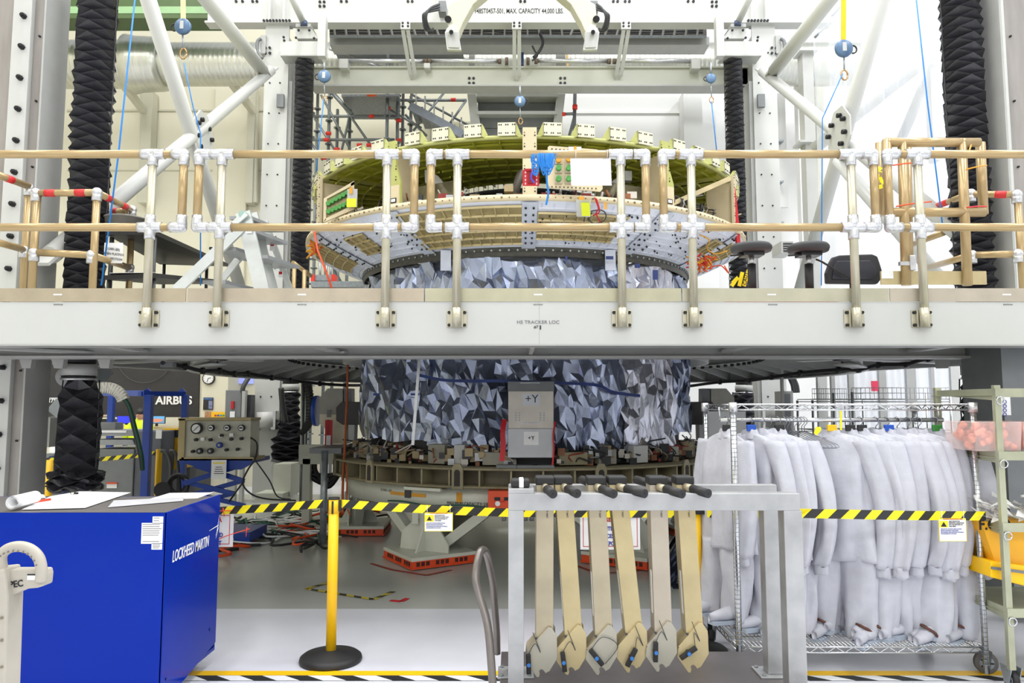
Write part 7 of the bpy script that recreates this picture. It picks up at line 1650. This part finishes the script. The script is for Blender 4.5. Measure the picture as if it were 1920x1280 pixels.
# desk, monitors, seated person
dY = 13.2
t = thing('office_desk', 'long desk far away below the dark banner', 'desk', (at(260, 830, dY).x, dY, 0)); zd_ = at(960, 800, dY).z
bx(at(90, 830, dY).x, dY, zd_ - .04, at(372, 830, dY).x, dY + .8, zd_).build('desk_top', mat('desk_tan', (196, 176, 140), .5), t)
for px in (100, 230, 365): bx(at(px, 830, dY).x, dY, 0, at(px + 3, 830, dY).x, dY + .7, zd_ - .04).build('desk_leg', DARK, t)
bx(at(90, 830, 14.2).x, 14.2, 0, at(375, 830, 14.2).x, 14.25, at(960, 782, 14.2).z).build('back_board', WALLM, t)
for i, (x0, x1, mm_, lab) in enumerate(((220, 252, mat('screen_blue', (40, 50, 225), .4, var=.15, scale=4, emit=.8), 'monitor with a plain deep blue screen on the far desk'), (278, 308, mat('screen_beach', (96, 160, 210), .4, var=.3, scale=2, emit=.7), 'monitor showing a blue sea and tan sand picture on the far desk'))):
    t = thing('monitor', lab, 'monitor', at((x0 + x1) / 2, 800, 13.6)); pbox(x0 - .7, 779.3, x1 + .7, 794, 13.6, .04).build('bezel', BLACK, t); pbox(x0, 780, x1, 793, 13.59, .01).build('screen', mm_, t); pbox((x0 + x1) / 2 - 2, 793, (x0 + x1) / 2 + 2, 800, 13.62, .03).build('stand', BLACK, t)
    if i: MB().prism([at(281, 788, 13.58), at(292, 784, 13.58), at(307, 786, 13.58), at(304, 790, 13.58), at(292, 792, 13.58)], (0, .005, 0)).build('sand_picture', mat('screen_sand', (206, 140, 120), .5, emit=.4), t)
SKIN = mat('skin', (206, 150, 124), .5, var=.03)
t = thing('person', 'seated person in a yellow high visibility shirt and black cap at the far desk', 'person', (at(262, 800, 13.0).x, 12.9, 0))
hc = at(264, 776, 12.9)
m = MB(); m.smooth = True
sh = hc + Vector((-.02, .02, -.15)); hipz = .5
prof = [(hipz, .17, .13), (.62, .18, .13), (.8, .17, .12), (sh.z - .12, .2, .12), (sh.z - .03, .21, .1), (sh.z + .02, .16, .08), (sh.z + .06, .06, .06), (hc.z - .06, .05, .055)]
o = 0
for k, (z, a, b) in enumerate(prof):
    for j in range(16): th = 2 * math.pi * j / 16; m.v.append((sh.x + a * math.cos(th), sh.y + b * math.sin(th), z))
for k in range(len(prof) - 1):
    for j in range(16): m.face([k * 16 + j, k * 16 + (j + 1) % 16, (k + 1) * 16 + (j + 1) % 16, (k + 1) * 16 + j])
m.build('torso', mat('hi_vis', (218, 240, 30), .6), t)
MB().sphere(hc, .09, 18, (.85, 1.0, 1.15)).sphere(hc + Vector((.088, -.02, -.01)), .018, 8).sphere(hc + Vector((0, -.1, -.02)), .02, 8, (.7, 1, 1)).cyl(hc + Vector((-.0, 0, -.06)), hc + Vector((-.01, .01, -.17)), .05, n=12).build('head', SKIN, t)
MB().sphere(hc + Vector((0, .0, .03)), .098, 18, (.86, 1.02, .85)).prism([hc + Vector((.02, -.06, .05)), hc + Vector((.16, -.05, .03)), hc + Vector((.16, .03, .03)), hc + Vector((.02, .05, .05))], (0, 0, .012)).build('black_cap', BLACK, t)
for s in (-1, 1):
    q = sh + Vector((s * .19, -.02, -.04)); e = q + Vector((s * .04, -.02, -.28)); h = e + Vector((.28 if s > 0 else .2, .1, .06))
    MB().tube([q, (q + e) / 2, e], [.058, .052, .045], 12).build('sleeve', mat('hi_vis', (218, 240, 30)), t); MB().tube([e, (e + h) / 2, h], [.042, .036, .026], 12).sphere(h + Vector((.04, 0, 0)), .04, 10, (1.2, .8, .5)).build('forearm', SKIN, t)
for s in (-1, 1):
    k0 = Vector((sh.x + s * .09, sh.y, .5)); k1 = k0 + Vector((.42, .05, .02)); k2 = Vector((k1.x, k1.y, .06))
    MB().tube([k0, (k0 + k1) / 2, k1], [.1, .08, .06], 12).tube([k1, (k1 + k2) / 2, k2], [.058, .052, .04], 12).build('trouser_leg', DARK, t); MB().box(k2.x - .06, k2.y - .05, 0, k2.x + .2, k2.y + .05, .07).build('shoe', BLACK, t, bevel=.02)
t = thing('office_chair', 'dark office chair under the seated person', 'chair', (sh.x, sh.y, 0)); MB().box(sh.x - .24, sh.y - .24, .38, sh.x + .24, sh.y + .24, .44).build('seat', BLACK, t, bevel=.02); MB().cyl((sh.x, sh.y, .06), (sh.x, sh.y, .38), .03).build('column', BLACK, t)
for k in range(5): a = R(72 * k); MB().beam((sh.x, sh.y, .07), (sh.x + .28 * math.cos(a), sh.y + .28 * math.sin(a), .04), .04, .03).build('foot_spoke', BLACK, t)
t = thing('equipment_pile', 'dark boxes and blue chair parts at the far left behind the lower bellows', 'equipment', at(110, 830, 11.8)); rg = random.Random(8)
for i, (x0, y0, x1, y1, mm_) in enumerate(((88, 800, 118, 818, BLACK), (92, 818, 122, 822, mat('desk_tan', (196, 176, 140))), (90, 780, 104, 800, DARK), (104, 784, 122, 802, mat('navy_cloth', (30, 44, 84), .6)), (92, 830, 120, 850, PAPER), (160, 778, 186, 783, mat('desk_tan', (196, 176, 140))), (165, 786, 190, 800, DARK), (88, 855, 122, 925, mat('navy_cloth', (30, 44, 84))))):
    a = pbox(x0, y0, x1, y1, 11.8 + rg.uniform(-.1, .1), .5).build('box_item', mm_, t, bevel=.02)
bx(at(88, 830, 11.9).x, 11.9, 0, at(122, 830, 11.9).x, 12.2, at(960, 850, 11.9).z).build('cupboard', MIDG, t)
t = pbox(85, 783, 93, 838, 7.6, .2).build('wall_box', GREYP, label='narrow light grey box on the inner side of the left column', cat='box')
# yellow stanchion, yellow machine and hand truck by the gauge panel
t = thing('belt_stanchion', 'yellow stanchion beside the blue frame at the end of the far striped belt', 'stanchion', (at(297, 900, 9.2).x, 9.2, 0), 'yellow belt stanchions'); x = at(297, 880, 9.2).x
MB().cyl((x, 9.2, .03), (x, 9.2, at(960, 842, 9.2).z), .036, n=16).build('post', YEL, t); MB().cyl((x, 9.2, 0), (x, 9.2, .04), .17, n=24).build('base', BLACK, t)
t = thing('belt_stanchion', 'yellow stanchion behind the left lower bellows', 'stanchion', (at(92, 900, 8.6).x, 8.6, 0), 'yellow belt stanchions'); x = at(92, 900, 8.6).x
MB().cyl((x, 8.6, .03), (x, 8.6, at(960, 862, 8.6).z), .036, n=16).build('post', YEL, t); MB().cyl((x, 8.6, 0), (x, 8.6, .04), .17, n=24).build('base', BLACK, t)
t = thing('yellow_machine', 'yellow machine housing between the blue frame posts', 'machine', (at(320, 880, 10).x, 10, 0))
MB().prism([at(304, 820, 10), at(334, 818, 10), at(334, 880, 10), at(300, 880, 10)], (0, .5, 0)).build('housing', YEL, t, bevel=.02); pbox(308, 806, 334, 820, 10, .5).build('dark_top', DARK, t); pbox(306, 803, 334, 806, 9.98, .05).build('yellow_rail', YEL, t); bx(at(302, 880, 10.1).x, 10.1, 0, at(332, 880, 10.1).x, 10.5, at(960, 880, 10).z).build('plinth', BLACK, t)
t = thing('hand_truck', 'black hand truck with looped hoses left of the scissor lift', 'hand truck', (at(320, 900, 8.9).x, 8.9, 0))
for dx in (0, 16): MB().tube(spline([at(302 + dx, 845, 8.9), at(312 + dx, 848, 8.9), at(320 + dx * .8, 868, 8.9), at(320 + dx, 905, 8.9), at(321 + dx, 925, 8.9)]), .022, 8).build('frame_tube', DARK, t)
for k in range(3): MB().tube(arc(at(334, 908, 8.8 + k * .05), .12 - k * .015, 0, 360, 20, (1, 0, 0), (0, 0, 1)), .018, 6, closed=True).build('hose_coil', BLACK, t)
MB().cyl(at(304, 918, 8.7), at(304, 918, 8.78), .09, n=18).build('wheel', BLACK, t)
# collar brackets beside the left bellows and wall plates under the deck
t = thing('octagon_plate', 'grey octagonal plate behind the left screw collar', 'plate', at(190, 712, 7.4)); MB().prism([at(166, 700, 7.4), at(176, 691, 7.4), at(205, 691, 7.4), at(211, 700, 7.4), at(196, 715, 7.4), at(178, 718, 7.4)], (0, .02, 0)).build('plate', mat('plate_slate', (132, 138, 142), .35, .3), t)
MB().cyl(at(126, 706, 7.2), at(126, 706, 7.3), .1, n=20).build('side_disc', SILVER, t)
t = thing('wall_machine_plate', 'slate grey hexagonal plate low behind the left lower bellows', 'plate', at(104, 780, 9)); MB().prism([at(88, 768, 9), at(104, 748, 9), at(124, 748, 9), at(120, 772, 9), at(108, 785, 9)], (0, .02, 0)).build('plate', mat('plate_slate', (132, 138, 142)), t)
# small white boxes and pedestals by the far left column
t = thing('white_pedestal', 'white steel pedestal box at the foot of the far left column', 'pedestal', (at(515, 910, 12).x, 12, 0)); pbox(512, 870, 545, 930, 11.6, .5).build('pedestal_body', TURNW, t); pbox(478, 925, 530, 940, 11.3, .5).build('lower_step', TURNW, t)
for i, px in enumerate((568, 575)):
    t = MB().cyl((at(px, 800, 11.6).x, 11.6, .02), at(px, 716, 11.6), .03, n=8).build('grey_pole', SC, label=('grey pole with an orange clip under the deck left of the octagonal block', 'second grey pole right beside it under the deck')[i], cat='pole')
t = thing('cable_chain', 'black toothed cable chain hanging in a curve right of the far left bellows', 'cable chain', at(582, 720, 11.3)); P = spline([at(578, 720, 11.3), at(583, 750, 11.3), at(582, 785, 11.3), at(576, 802, 11.3), at(566, 812, 11.4)], 6); m = MB().tube(P, .045, 6)
for q in P: m.box(q.x - .06, q.y - .06, q.z - .012, q.x + .06, q.y - .02, q.z + .012)
m.build('chain_links', BLACK, t, kind='stuff')
t = MB().tube(spline([at(527, 727, 12), at(530, 760, 12), at(536, 792, 12)]), .045, 6).build('cable_chain', BLACK, label='straight black cable chain left of the far left bellows', cat='cable chain')
